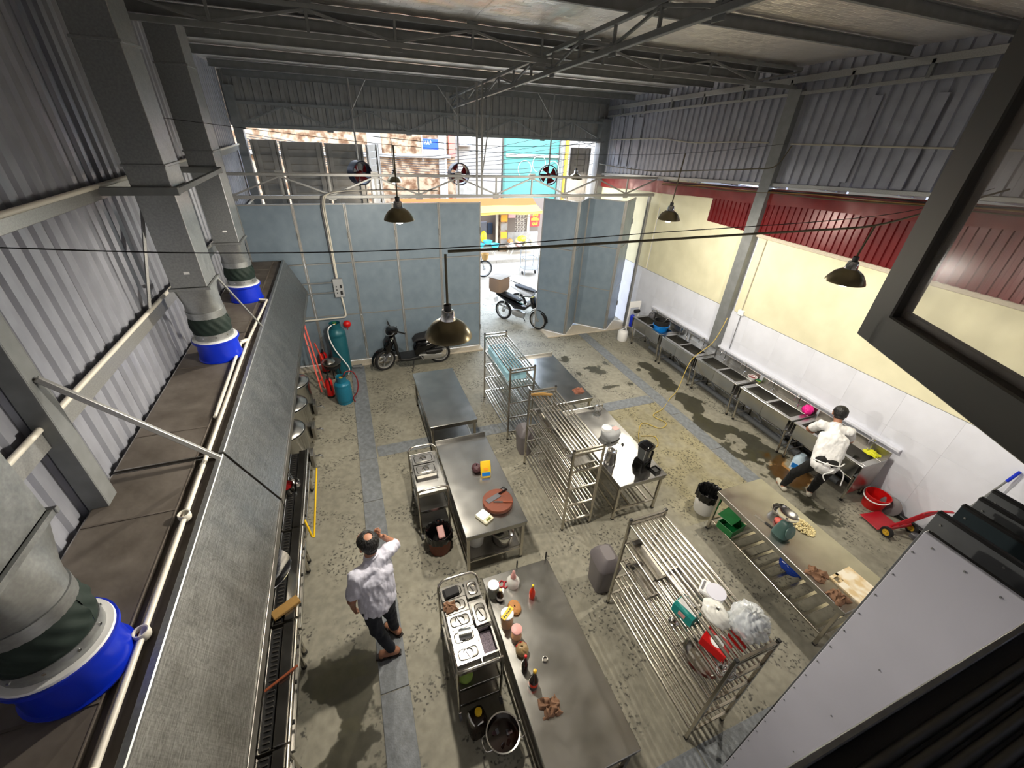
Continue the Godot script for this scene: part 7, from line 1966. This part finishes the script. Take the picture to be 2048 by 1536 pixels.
func build_street():
	var g = struct_node("street_ground")
	bx(g, "road", Vector3(4, -0.07, -22.0), Vector3(50, 0.1, 18.8), M.pave, 0.0)
	bx(g, "kerb", Vector3(4, 0.02, -17.05), Vector3(40, 0.12, 0.22), M.pale, 0.02)
	bx(g, "pavement", Vector3(4, 0.03, -18.4), Vector3(40, 0.12, 2.4), M.pale, 0.02)
	for k in 12: bx(g, "kerb_stone", Vector3(-2.0 + k * 1.2, 0.05, -16.93), Vector3(1.18, 0.15, 0.04), M.pave, 0.008)
	# houses opposite
	var h1 = thing("plaster_house", "stained cream plaster house front with a ledge across the street", "house", Vector3(1.0, 0, -18.9))
	bx(h1, "wall", Vector3(-1.7, 3.2, 0), Vector3(10.5, 6.4, 0.3), M.plaster, 0.0)
	bx(h1, "ledge", Vector3(-1.5, 3.86, 0.22), Vector3(9.7, 0.12, 0.2), M.plaster2, 0.01)
	bx(h1, "pilaster", Vector3(3.0, 3.2, 0.18), Vector3(0.25, 6.4, 0.1), M.plaster2, 0.01)
	bx(h1, "red_shutter", Vector3(3.42, 4.3, 0.2), Vector3(0.26, 0.9, 0.06), mat(Color(0.85, 0.40, 0.34), 0.6), 0.005)
	bx(h1, "downpipe", Vector3(3.15, 3.5, 0.22), Vector3(0.08, 6.0, 0.08), M.white, 0.02)
	bx(h1, "pale_panel", Vector3(0.45, 4.6, 0.18), Vector3(0.5, 1.4, 0.06), M.plaster2, 0.005)
	var sg = thing("shop_sign", "blue shop sign with white letters on the plaster house", "sign", Vector3(3.66, 4.28, -18.71))
	bx(sg, "board", Vector3.ZERO, Vector3(0.78, 0.34, 0.06), M.sign_blue, 0.004)
	bx(sg, "lower_board", Vector3(0, -0.28, 0), Vector3(0.78, 0.20, 0.05), M.plaster2, 0.004)
	text(sg, "letters", "HA*", 0.17, Vector3(-0.2, 0.04, 0.035), M.white)
	for s in [-0.42, 0.42]: bar(sg, "side_post", Vector3(s, -0.6, 0), Vector3(s, 0.3, 0), 0.03, 0.03, M.white, Vector3(0, 0, 1))
	var h2 = thing("white_house", "white house front with an air-conditioner hung on it", "house", Vector3(5.6, 0, -19.3))
	bx(h2, "wall", Vector3(-0.1, 3.2, 0), Vector3(2.4, 6.4, 0.3), M.plaster2, 0.0)
	var ac = bx(h2, "air_conditioner", Vector3(-0.55, 4.42, 0.3), Vector3(0.5, 0.36, 0.3), M.white, 0.02)
	lath(ac, "grille_ring", Vector3(0.08, 0, 0.15), P2([0.09, 0, 0.11, 0.0, 0.11, 0.02, 0.09, 0.02]), M.plastic_grey, 24, Basis(Vector3(1, 0, 0), PI / 2))
	bx(h2, "grey_shutter", Vector3(-1.0, 4.4, 0.2), Vector3(0.3, 0.5, 0.06), M.louver, 0.005)
	var h3 = thing("mint_house", "mint green house front behind a tangle of street wires", "house", Vector3(8.1, 0, -19.2))
	bx(h3, "wall", Vector3(0.0, 3.2, 0), Vector3(2.5, 6.4, 0.3), M.mint, 0.0)
	bx(h3, "band", Vector3(0, 3.95, 0.2), Vector3(2.5, 0.12, 0.1), M.plaster2, 0.01)
	var h4 = thing("cream_house", "cream house front with a yellow downpipe beside the mint house", "house", Vector3(11.6, 0, -18.9))
	bx(h4, "wall", Vector3(0, 3.2, 0), Vector3(4.4, 6.4, 0.3), M.plaster2, 0.0)
	bar(h4, "yellow_pipe", Vector3(-2.05, 0.2, 0.25), Vector3(-2.05, 6.0, 0.25), 0.12, 0.12, M.gold, Vector3(0, 0, 1))
	# shop under the orange awning
	var sh = thing("corner_shop", "small shop front with dark doorway, posters and lattice window", "shop", Vector3(6.8, 0.09, -18.5))
	bx(sh, "back_wall", Vector3(0.3, 1.1, -0.3), Vector3(3.6, 2.2, 0.1), M.shop_dark, 0.0)
	bx(sh, "door_post", Vector3(-0.50, 1.0, 0.1), Vector3(0.10, 2.0, 0.1), M.pale, 0.01)
	bx(sh, "pillar", Vector3(-0.22, 1.0, 0.1), Vector3(0.34, 2.0, 0.3), M.plaster, 0.01)
	for k in 4: bx(sh, "poster", Vector3(-0.22, 0.38 + k * 0.36, 0.26), Vector3(0.30, 0.28, 0.01), [M.plaster2, M.amber, M.plaster2, M.amber][k], 0.0)
	bx(sh, "poster", Vector3(-0.16, 1.75, 0.262), Vector3(0.18, 0.14, 0.01), M.sign_blue, 0.0)
	bx(sh, "shutter", Vector3(0.18, 1.15, 0.05), Vector3(0.38, 1.2, 0.05), mat(Color(0.36, 0.31, 0.26), 0.7), 0.0)
	bx(sh, "notice", Vector3(0.20, 1.58, 0.09), Vector3(0.34, 0.28, 0.01), M.rose, 0.0)
	bx(sh, "window_dark", Vector3(0.66, 1.25, -0.05), Vector3(0.66, 1.1, 0.05), M.shop_dark, 0.0)
	for i in 5: rod(sh, "lattice_bar", Vector3(0.36 + i * 0.15, 0.75, 0.0), Vector3(0.36 + i * 0.15, 1.78, 0.0), 0.010, M.pale, 6)
	for i in 6:
		for j in 4: lath(sh, "lattice_ring", Vector3(0.435 + j * 0.15, 0.85 + i * 0.16, 0.0), P2([0.05, -0.006, 0.06, -0.006, 0.06, 0.006, 0.05, 0.006, 0.05, -0.006]), M.pale, 12, Basis(Vector3(1, 0, 0), PI / 2))
	bx(sh, "wall_strip", Vector3(1.03, 1.0, 0.05), Vector3(0.12, 2.0, 0.06), M.pale, 0.005)
	bx(sh, "door_side", Vector3(1.32, 0.9, 0.02), Vector3(0.42, 1.7, 0.05), mat(Color(0.36, 0.31, 0.26), 0.7), 0.0)
	bx(sh, "base_wall", Vector3(0.75, 0.45, 0.1), Vector3(1.5, 0.75, 0.12), M.plaster2, 0.01)
	bx(sh, "sack_shelf", Vector3(-1.05, 0.9, -0.22), Vector3(0.34, 0.7, 0.05), M.plastic_grey, 0.02)
	bx(sh, "sack_shelf", Vector3(-0.72, 0.95, -0.22), Vector3(0.24, 0.5, 0.05), mat(Color(0.12, 0.18, 0.26), 0.7), 0.02)
	var aw = thing("orange_awning", "orange and cream fabric awning over the shop front", "awning", Vector3(5.2, 0, 0))
	var am = MB.new()
	var af = func(a, b): return Vector3(lerp(-3.2, 2.72, a), lerp(2.36, 1.99, b) - 0.05 * sin(b * PI) + 0.02 * sin(a * 20.0) * b, lerp(-18.35, -17.2, b))
	am.surf(func(a, b): return af.call(a, b * 0.45), 30, 4, true)
	am.surf(func(a, b): return af.call(a, b * 0.45) - Vector3(0, 0.006, 0), 30, 4, false)
	obj("orange_sheet", am, M.awning, aw)
	am = MB.new()
	am.surf(func(a, b): return af.call(a, 0.45 + b * 0.55), 30, 4, true)
	am.surf(func(a, b): return af.call(a, 0.45 + b * 0.55) - Vector3(0, 0.006, 0), 30, 4, false)
	obj("cream_sheet", am, M.awning_pale, aw)
	am = MB.new()
	am.surf(func(a, b): return af.call(a, 1.0) + Vector3(0, -0.10 * b, 0.01 * sin(a * 30.0)), 40, 2, false)
	am.surf(func(a, b): return af.call(a, 1.0) + Vector3(0, -0.10 * b, 0.01 * sin(a * 30.0) - 0.006), 40, 2, true)
	obj("valance", am, M.awning_pale, aw)
	rod(aw, "prop", Vector3(1.95, 1.35, -18.2), Vector3(2.55, 1.95, -17.3), 0.018, M.pale)
	var rs = thing("red_sign", "red shop sign with yellow letters under the awning", "sign", Vector3(8.14, 1.44, -18.43))
	bx(rs, "board", Vector3.ZERO, Vector3(0.48, 0.60, 0.03), M.sign_red, 0.003)
	text(rs, "letters", "BÁN", 0.14, Vector3(0.0, 0.18, 0.018), M.yellow)
	text(rs, "letters", "RƯỢU", 0.14, Vector3(0.0, 0.0, 0.018), M.yellow)
	text(rs, "letters", "QUÊ", 0.14, Vector3(0.0, -0.19, 0.018), M.yellow)
	# stall tables and goods
	var tb = func(label, x, z, w):
		var t = thing("stall_table", label, "table", Vector3(x, 0.09, z))
		bx(t, "board", Vector3(0, 0.34, 0), Vector3(w, 0.03, 0.6), M.pale, 0.005)
		for s in [-1, 1]:
			bar(t, "leg", Vector3(s * (w / 2 - 0.08), 0.0, 0.2), Vector3(s * (w / 2 - 0.25), 0.33, 0.2), 0.03, 0.03, M.pale, Vector3(0, 0, 1))
			bar(t, "leg", Vector3(s * (w / 2 - 0.08), 0.0, -0.2), Vector3(s * (w / 2 - 0.25), 0.33, -0.2), 0.03, 0.03, M.pale, Vector3(0, 0, 1))
	tb.call("low stall table under cyan plastic basins", 5.55, -17.85, 1.1)
	tb.call("low stall table heaped with packets under the awning", 7.35, -17.8, 1.5)
	for k in 3:
		var b = thing("cyan_basin", "round cyan plastic basin stacked on the stall table", "basin", Vector3(5.35 + k * 0.33, 0.46 + (0.14 if k == 1 else 0.0), -17.85 + 0.05 * k), 0.0, "cyan basins on the stall")
		lath(b, "basin", Vector3.ZERO, P2([0, 0, 0.14, 0, 0.2, 0.12, 0.215, 0.125, 0.2, 0.135, 0.13, 0.01, 0, 0.01]), M.basin_cyan, 24)
	var yb = obj("yellow_parcel", lump(Vector3(0.25, 0.45, 0.25), 0.2, 1.0, 95), M.lemon)
	yb.position = Vector3(5.62, 0.60, -18.2)
	tag(yb, "bright yellow-green bag standing behind the cyan basins", "bag")
	var mats = [M.white, M.rose, M.garlic, M.white, M.food, M.garlic, M.plaster2, M.pale]
	for k in 8:
		var o = obj("goods_packet", lump(Vector3(0.24, 0.17, 0.28), 0.2, 1.0, 100 + k), mats[k])
		o.position = Vector3(6.78 + (k % 4) * 0.36, 0.445 + (0.12 if k > 3 else 0.0), -17.72 - 0.22 * int(k / 4))
		tag(o, "pale packet of goods piled on the stall table", "packet", "packets on the stall table")
	var y2 = obj("yellow_parcel", lump(Vector3(0.42, 0.22, 0.26), 0.25, 1.2, 110), M.lemon)
	y2.position = Vector3(7.28, 0.66, -17.78)
	tag(y2, "bright yellow parcel on top of the pile of packets", "bag")
	# hand cart at the kerb
	var c = thing("hand_cart", "tall wire-framed hand cart standing in the street", "cart", Vector3(6.5, 0, -15.2))
	for p in [Vector3(-0.2, 0, -0.2), Vector3(0.35, 0, -0.2), Vector3(-0.2, 0, 0.3), Vector3(0.35, 0, 0.3)]: bar(c, "post", p + Vector3(0, 0.05, 0), p + Vector3(0, 1.05, 0), 0.025, 0.025, M.steelwork, Vector3(0, 0, 1))
	for y in [0.25, 0.65, 1.05]:
		for z in [-0.2, 0.3]: bar(c, "rail", Vector3(-0.2, y, z), Vector3(0.35, y, z), 0.022, 0.022, M.steelwork)
		for x in [-0.2, 0.35]: bar(c, "rail", Vector3(x, y, -0.2), Vector3(x, y, 0.3), 0.022, 0.022, M.steelwork)
	bx(c, "tray", Vector3(0.075, 0.25, 0.05), Vector3(0.52, 0.02, 0.48), M.galv, 0.003)
	for x in [-0.2, 0.35]: lath(c, "wheel", Vector3(x, 0.07, 0.05), P2([0, -0.015, 0.07, -0.015, 0.07, 0.015, 0, 0.015]), M.rubber, 18, Basis(Vector3(0, 0, 1), PI / 2))
	# overhead street wires
	for k in 9:
		var y = 3.3 + 0.13 * k
		var o = thing("street_wire", "dark telephone wire sagging across the house fronts", "wire", Vector3(2.0, y, -17.0 + 0.03 * k), 0.0, "street wires")
		pip(o, "strand", curve([Vector3(-5, 0.5 - 0.05 * k, -1.76 - 0.03 * k), Vector3(0, -0.06 * k + 0.1, 0), Vector3(3, -0.12, 0), Vector3(6, 0.2 + 0.06 * k - 0.3, 0), Vector3(9.2, 0.35 * (k % 4), -1.76 - 0.03 * k)], 5), 0.010, M.wire, 5)
	for k in 3:
		var o = thing("wire_coil", "coil of spare wire hanging among the street wires", "wire", Vector3(6.9 + k * 0.6, 3.6 + 0.2 * (k % 2), -16.95), 0.0, "wire coils")
		var pts = []
		for q in 18: pts.append(Vector3(0.28 * cos(TAU * q / 18), 0.3 * sin(TAU * q / 18), 0))
		pip(o, "coil", pts, 0.012, M.wire_pale, 5, true)

# ------------------------------------------------------------------ people
func nets(mb, bones: Array, cell: float, k: float, wob = 0.0, wfreq = 10.0, clip = null):
	# tapered capsules joined by a smooth minimum, meshed as surface nets
	var lo = Vector3.INF
	var hi = -Vector3.INF
	for b in bones:
		var r = max(b[2], b[3]) + k
		for p in [b[0], b[1]]:
			lo = lo.min(p - Vector3.ONE * r)
			hi = hi.max(p + Vector3.ONE * r)
	lo -= Vector3.ONE * cell * 2
	hi += Vector3.ONE * cell * 2
	var nx = int((hi.x - lo.x) / cell) + 2
	var ny = int((hi.y - lo.y) / cell) + 2
	var nz = int((hi.z - lo.z) / cell) + 2
	var f = PackedFloat32Array()
	f.resize(nx * ny * nz)
	f.fill(0.2)
	for b in bones:
		var a: Vector3 = b[0]
		var ba: Vector3 = b[1] - b[0]
		var ra: float = b[2]
		var dr: float = b[3] - b[2]
		var bb: float = max(ba.length_squared(), 1e-9)
		var m = max(b[2], b[3]) + k + cell * 1.5
		var l = (b[0].min(b[1]) - Vector3.ONE * m - lo) / cell
		var h = (b[0].max(b[1]) + Vector3.ONE * m - lo) / cell
		for z in range(max(0, int(l.z)), min(nz, int(h.z) + 2)):
			for y in range(max(0, int(l.y)), min(ny, int(h.y) + 2)):
				var row = (z * ny + y) * nx
				for x in range(max(0, int(l.x)), min(nx, int(h.x) + 2)):
					var p = lo + Vector3(x, y, z) * cell - a
					var t = clampf(p.dot(ba) / bb, 0.0, 1.0)
					var d = (p - ba * t).length() - ra - dr * t
					var v = f[row + x]
					if d < v + k:
						var q = maxf(k - absf(v - d), 0.0) / k
						f[row + x] = minf(v, d) - q * q * k * 0.25
	if wob > 0.0:
		var nzz = FastNoiseLite.new()
		nzz.seed = 7
		nzz.frequency = 1.0
		nzz.fractal_octaves = 2
		for i in f.size():
			if absf(f[i]) < cell * 2.5:
				var x = i % nx
				var y = (i / nx) % ny
				var z = i / (nx * ny)
				f[i] += wob * nzz.get_noise_3d((lo.x + x * cell) * wfreq, (lo.y + y * cell) * wfreq * 0.45, (lo.z + z * cell) * wfreq)
	if clip != null:
		for i in f.size():
			if f[i] < cell * 2.0:
				var p = lo + Vector3(i % nx, (i / nx) % ny, i / (nx * ny)) * cell
				f[i] = maxf(f[i], clip.call(p))
	var idx = PackedInt32Array()
	idx.resize(f.size())
	idx.fill(-1)
	var P = PackedVector3Array()
	var N = PackedVector3Array()
	var sx = 1
	var sy = nx
	var sz = nx * ny
	var off = [0, sx, sy, sx + sy, sz, sx + sz, sy + sz, sx + sy + sz]
	var cp = [Vector3(0, 0, 0), Vector3(1, 0, 0), Vector3(0, 1, 0), Vector3(1, 1, 0), Vector3(0, 0, 1), Vector3(1, 0, 1), Vector3(0, 1, 1), Vector3(1, 1, 1)]
	var edges = [[0, 1], [2, 3], [4, 5], [6, 7], [0, 2], [1, 3], [4, 6], [5, 7], [0, 4], [1, 5], [2, 6], [3, 7]]
	for z in nz - 1:
		for y in ny - 1:
			for x in nx - 1:
				var i = (z * ny + y) * nx + x
				if f[i] > cell * 2.2: continue
				var neg = 0
				for o in off:
					if f[i + o] < 0.0: neg += 1
				if neg == 0 or neg == 8: continue
				var s = Vector3.ZERO
				var c = 0
				for e in edges:
					var d0 = f[i + off[e[0]]]
					var d1 = f[i + off[e[1]]]
					if (d0 < 0.0) != (d1 < 0.0):
						s += cp[e[0]].lerp(cp[e[1]], d0 / (d0 - d1))
						c += 1
				s /= c
				var g = Vector3(f[i + 1] + f[i + off[3]] + f[i + off[5]] + f[i + off[7]] - f[i] - f[i + off[2]] - f[i + off[4]] - f[i + off[6]],
					f[i + sy] + f[i + off[3]] + f[i + off[6]] + f[i + off[7]] - f[i] - f[i + off[1]] - f[i + off[4]] - f[i + off[5]],
					f[i + sz] + f[i + off[5]] + f[i + off[6]] + f[i + off[7]] - f[i] - f[i + off[1]] - f[i + off[2]] - f[i + off[3]])
				idx[i] = P.size()
				P.append(lo + (Vector3(x, y, z) + s) * cell)
				N.append(g.normalized())
	for z in range(1, nz - 1):
		for y in range(1, ny - 1):
			for x in range(1, nx - 1):
				var i = (z * ny + y) * nx + x
				if absf(f[i]) > cell * 2.2: continue
				var a0 = f[i] < 0.0
				for e in [[sx, sy, sz], [sy, sz, sx], [sz, sx, sy]]:
					if a0 != (f[i + e[0]] < 0.0):
						var q = [idx[i], idx[i - e[1]], idx[i - e[1] - e[2]], idx[i - e[2]]]
						if q[0] < 0 or q[1] < 0 or q[2] < 0 or q[3] < 0: continue
						if not a0: q.reverse()
						mb.squad(P[q[0]], P[q[1]], P[q[2]], P[q[3]], N[q[0]], N[q[1]], N[q[2]], N[q[3]])

func hand_bones(wrist: Vector3, d: Vector3, side: Vector3, curl: float) -> Array:
	# d: where the fingers point, side: towards the thumb; fingers bend towards the palm
	d = d.normalized()
	side = (side - d * side.dot(d)).normalized()
	var n = d.cross(side)
	var out = []
	var base = wrist + d * 0.085
	for k in 4:
		var s = 0.030 - k * 0.020
		out.append([wrist + side * s * 0.6, base + side * s, 0.015, 0.0125])
		var L = [0.068, 0.078, 0.072, 0.055][k]
		var p = base + side * s
		var dir = d
		for j in 3:
			dir = (dir * cos(curl) + n * sin(curl)).normalized()
			var q = p + dir * L * [0.45, 0.32, 0.25][j]
			out.append([p, q, 0.0095 - j * 0.0007, 0.0088 - j * 0.0007])
			p = q
	var t0 = wrist + d * 0.03 + side * 0.025
	var t1 = t0 + (d * 0.6 + side * 0.7 + n * 0.2).normalized() * 0.042
	out.append([t0, t1, 0.014, 0.011])
	out.append([t1, t1 + (d * 0.9 + side * 0.2 + n * 0.4).normalized() * 0.036, 0.0105, 0.009])
	return out

func build_person(label, base: Vector3, J: Dictionary, mm: Dictionary):
	var o = thing("person", label, "person", base)
	for k in J:
		if J[k] is Vector3 and not k.begins_with("d_"): J[k] = J[k] - base
	var f: Vector3 = J.d_face
	var r = f.cross(Vector3.UP).normalized()
	var up = r.cross(f).normalized()
	var H: Vector3 = J.head
	var body = MB.new()
	var arms = []
	for s in ["l", "r"]:
		arms.append([J["sh_" + s], J["el_" + s], 0.044, 0.037])
		arms.append([J["el_" + s], J["ha_" + s], 0.038, 0.026])
	var legs = []
	for s in ["l", "r"]:
		legs.append([J["hip_" + s], J["kn_" + s], 0.070, 0.050])
		legs.append([J["kn_" + s], J["an_" + s], 0.050, 0.034])
		var an: Vector3 = J["an_" + s]
		var t: Vector3 = J["d_toe_" + s].normalized()
		var flat = Vector3(an.x, 0.045 + mm.get("sole", 0.0), an.z)
		legs.append([an, flat - t * 0.045, 0.034, 0.034])
		legs.append([flat - t * 0.04, flat + t * 0.11 - Vector3(0, 0.012, 0), 0.034, 0.028])
		var side = t.cross(Vector3.UP)
		legs.append([flat + t * 0.03 - Vector3(0, 0.008, 0), flat + t * 0.12 + side * 0.025 - Vector3(0, 0.018, 0), 0.026, 0.022])
		legs.append([flat + t * 0.03 - Vector3(0, 0.008, 0), flat + t * 0.12 - side * 0.025 - Vector3(0, 0.018, 0), 0.026, 0.022])
	var across = (J.sh_r - J.sh_l).normalized()
	var hipx = (J.hip_r - J.hip_l).normalized()
	var torso = []
	for s in [-1, 1]: torso.append([J.pelvis + hipx * 0.05 * s, J.chest + across * 0.065 * s, 0.078, 0.080])
	torso.append([J.chest, J.neck, 0.085, 0.052])
	torso.append([J.sh_l, J.sh_r, 0.040, 0.040])
	nets(body, torso + arms + legs + [[J.neck - up * 0.01, H - up * 0.07, 0.052, 0.050]], 0.016, 0.035)
	# head
	var hd = [[H + up * 0.035 - f * 0.025, H + up * 0.03 + f * 0.02, 0.088, 0.082], [H - up * 0.02 - f * 0.02, H - up * 0.05 + f * 0.035, 0.075, 0.055], [H - up * 0.07 + f * 0.03, H - up * 0.095 + f * 0.058, 0.045, 0.03], [H - up * 0.06 - f * 0.02, J.neck + up * 0.02, 0.055, 0.052],
		[H + up * 0.01 + f * 0.095, H - up * 0.028 + f * 0.112, 0.009, 0.015], [H - up * 0.062 + f * 0.085 - r * 0.018, H - up * 0.062 + f * 0.085 + r * 0.018, 0.010, 0.010]]
	for s in [-1, 1]:
		hd.append([H + r * s * 0.083 + up * 0.012 - f * 0.012, H + r * s * 0.086 - up * 0.028 - f * 0.004, 0.016, 0.011])
		hd.append([H + f * 0.082 + r * s * 0.03 + up * 0.022, H + f * 0.080 + r * s * 0.05 + up * 0.022, 0.010, 0.009])
	nets(body, hd, 0.0065, 0.018)
	for s in ["l", "r"]:
		var d: Vector3 = J["d_hand_" + s]
		nets(body, hand_bones(J["ha_" + s], d, J["d_thumb_" + s], J["curl_" + s]) + [[J["ha_" + s] - d.normalized() * 0.03, J["ha_" + s] + d.normalized() * 0.02, 0.026, 0.022]], 0.0048, 0.010)
	obj("body", body, M.skin, o)
	# hair: a cap over the skull, open to the face
	var hair = MB.new()
	var bald = mm.get("bald", false)
	nets(hair, [[H + up * 0.036 - f * 0.027, H + up * 0.033 + f * 0.016, 0.096, 0.089], [H - up * 0.02 - f * 0.03, H - up * 0.05 - f * 0.03, 0.080, 0.066]], 0.0065, 0.02, 0.006, 60.0,
		func(p):
			var q = p - H
			var face = q.dot(f) - 0.052 + 0.75 * max(0.0, 0.04 - q.dot(up)) 
			var low = -0.082 - q.dot(up)
			var c = max(face, low)
			if bald:
				var crown = 0.040 - (q - up * 0.118 + f * 0.045).length()
				c = max(c, crown)
			return c)
	obj("hair", hair, M.hair, o)
	# shirt
	var top = MB.new()
	var sh = []
	for s in [-1, 1]:
		sh.append([J.pelvis + hipx * 0.075 * s - Vector3(0, 0.03, 0), J.chest + across * 0.085 * s, 0.112, 0.112])
	sh.append([J.chest, J.neck - up * 0.025, 0.118, 0.080])
	sh.append([J.pelvis - Vector3(0, 0.05, 0), J.chest, 0.13, 0.12])
	sh.append([J.sh_l, J.sh_r, 0.064, 0.064])
	for s in ["l", "r"]: sh.append([J["sh_" + s], J["sh_" + s].lerp(J["el_" + s], mm.sleeve), 0.066, 0.068])
	nets(top, sh, 0.0125, 0.04, 0.014, 13.0)
	obj("shirt", top, mm.shirt, o)
	var col = MB.new()
	var cr = []
	for k in 16:
		var a = TAU * k / 16.0
		cr.append(J.neck + up * 0.012 + f * (0.060 * cos(a) - 0.004) + r * 0.062 * sin(a) + up * (-0.018 * cos(a)))
	col.pipe(cr, 0.012, 8, true)
	obj("collar", col, mm.shirt, o)
	# trousers
	var tr = MB.new()
	var tb = []
	for s in [-1, 1]: tb.append([J.pelvis + hipx * 0.06 * s + Vector3(0, 0.03, 0), J.pelvis + hipx * 0.06 * s - Vector3(0, 0.04, 0), 0.10, 0.105])
	for s in ["l", "r"]:
		tb.append([J["hip_" + s], J["kn_" + s], 0.088, 0.066])
		tb.append([J["kn_" + s], J["an_" + s] + (J["kn_" + s] - J["an_" + s]).normalized() * mm.hem, 0.066, 0.052])
	nets(tr, tb, 0.0125, 0.03, 0.010, 12.0)
	obj("trousers", tr, mm.trousers, o)
	for s in ["l", "r"]:
		var an: Vector3 = J["an_" + s]
		var t: Vector3 = J["d_toe_" + s].normalized()
		var side = t.cross(Vector3.UP)
		var c = Vector3(an.x, 0, an.z) + t * 0.03
		var m = MB.new()
		if mm.get("sole", 0.0) > 0.0:
			m.loft([[c - t * 0.12 + Vector3(0, 0.016, 0), side * 0.030, Vector3(0, 0.015, 0)], [c - t * 0.08 + Vector3(0, 0.016, 0), side * 0.040, Vector3(0, 0.015, 0)], [c + Vector3(0, 0.015, 0), side * 0.040, Vector3(0, 0.014, 0)], [c + t * 0.09 + Vector3(0, 0.013, 0), side * 0.052, Vector3(0, 0.012, 0)], [c + t * 0.15 + Vector3(0, 0.012, 0), side * 0.03, Vector3(0, 0.010, 0)]], 18, 3.0)
			for q in [-1, 1]: m.pipe(curve([c + t * 0.10 + Vector3(0, 0.055, 0), c + t * 0.05 + side * q * 0.045 + Vector3(0, 0.06, 0), c - t * 0.01 + side * q * 0.046 + Vector3(0, 0.025, 0)], 5), 0.009, 6)
			obj("sandal", m, mm.shoe, o)
		else:
			nets(m, [[c - t * 0.09 + Vector3(0, 0.045, 0), c + t * 0.0 + Vector3(0, 0.05, 0), 0.043, 0.046], [c + Vector3(0, 0.045, 0), c + t * 0.12 + Vector3(0, 0.04, 0), 0.046, 0.040]], 0.008, 0.02, 0.0, 1.0, func(p): return 0.004 - p.y)
			obj("shoe", m, mm.shoe, o)
	return o

func build_people():
	var V = func(x, y, z): return Vector3(x, y, z)
	build_person("standing person in a pale grey shirt and jeans with one hand raised to the ear", Vector3(-0.24, 0, -2.66), {
		"d_face": Vector3(-0.60, -0.10, -0.78).normalized(), "head": V.call(-0.262, 1.60, -2.80), "neck": V.call(-0.250, 1.455, -2.755), "chest": V.call(-0.255, 1.23, -2.70), "pelvis": V.call(-0.265, 0.94, -2.635),
		"sh_l": V.call(-0.405, 1.385, -2.625), "sh_r": V.call(-0.095, 1.395, -2.815), "el_l": V.call(-0.485, 1.11, -2.595), "el_r": V.call(-0.015, 1.28, -2.97), "ha_l": V.call(-0.500, 0.90, -2.655), "ha_r": V.call(-0.125, 1.50, -2.915),
		"hip_l": V.call(-0.345, 0.90, -2.585), "hip_r": V.call(-0.185, 0.90, -2.675), "kn_l": V.call(-0.325, 0.50, -2.585), "kn_r": V.call(-0.185, 0.50, -2.735), "an_l": V.call(-0.225, 0.10, -2.545), "an_r": V.call(-0.165, 0.10, -2.775),
		"d_toe_l": Vector3(-0.98, 0, -0.12), "d_toe_r": Vector3(-0.62, 0, -0.78), "d_hand_l": Vector3(-0.05, -0.97, -0.2), "d_hand_r": Vector3(-0.45, 0.75, 0.30), "d_thumb_l": Vector3(-0.5, 0, -0.85), "d_thumb_r": Vector3(0.2, 0.5, 0.6), "curl_l": 0.35, "curl_r": 0.7},
		{"shirt": M.shirt, "trousers": M.jeans, "shoe": M.sandal, "sleeve": 0.72, "hem": 0.05, "sole": 0.03, "bald": true})
	var p2 = build_person("person in a white T-shirt, apron and black trousers bending over the last sink", Vector3(6.35, 0, -2.82), {
		"d_face": Vector3(0.62, -0.52, -0.52).normalized(), "head": V.call(6.60, 1.505, -3.00), "neck": V.call(6.515, 1.365, -2.925), "chest": V.call(6.38, 1.20, -2.80), "pelvis": V.call(6.19, 0.92, -2.66),
		"sh_l": V.call(6.375, 1.325, -3.035), "sh_r": V.call(6.62, 1.325, -2.775), "el_l": V.call(6.48, 1.08, -3.22), "el_r": V.call(6.83, 1.08, -2.80), "ha_l": V.call(6.74, 0.93, -3.31), "ha_r": V.call(7.02, 0.93, -3.02),
		"hip_l": V.call(6.125, 0.88, -2.735), "hip_r": V.call(6.265, 0.88, -2.595), "kn_l": V.call(6.17, 0.48, -2.94), "kn_r": V.call(6.43, 0.48, -2.71), "an_l": V.call(6.24, 0.09, -3.05), "an_r": V.call(6.56, 0.09, -2.80),
		"d_toe_l": Vector3(0.45, 0, -0.89), "d_toe_r": Vector3(0.85, 0, -0.5), "d_hand_l": Vector3(0.75, -0.5, -0.3), "d_hand_r": Vector3(0.35, -0.85, -0.35), "d_thumb_l": Vector3(0.5, 0.3, 0.6), "d_thumb_r": Vector3(-0.3, 0.1, -0.9), "curl_l": 0.4, "curl_r": 0.35},
		{"shirt": M.tshirt, "trousers": M.trousers, "shoe": mat(Color(0.72, 0.70, 0.64), 0.7), "sleeve": 0.62, "hem": 0.0})
	# apron string tied behind
	var m = MB.new()
	m.pipe(curve([Vector3(-0.10, 0.94, 0.28), Vector3(-0.20, 0.90, 0.31), Vector3(-0.26, 0.80, 0.26), Vector3(-0.24, 0.72, 0.30)], 6), 0.009, 6)
	m.pipe(curve([Vector3(-0.10, 0.94, 0.28), Vector3(-0.03, 0.86, 0.38), Vector3(-0.02, 0.66, 0.42)], 6), 0.009, 6)
	m.pipe(curve([Vector3(-0.30, 0.96, 0.06), Vector3(-0.27, 0.99, 0.22), Vector3(-0.12, 0.98, 0.32), Vector3(0.03, 0.97, 0.30)], 6), 0.010, 6)
	obj("apron_strings", m, M.white, p2)
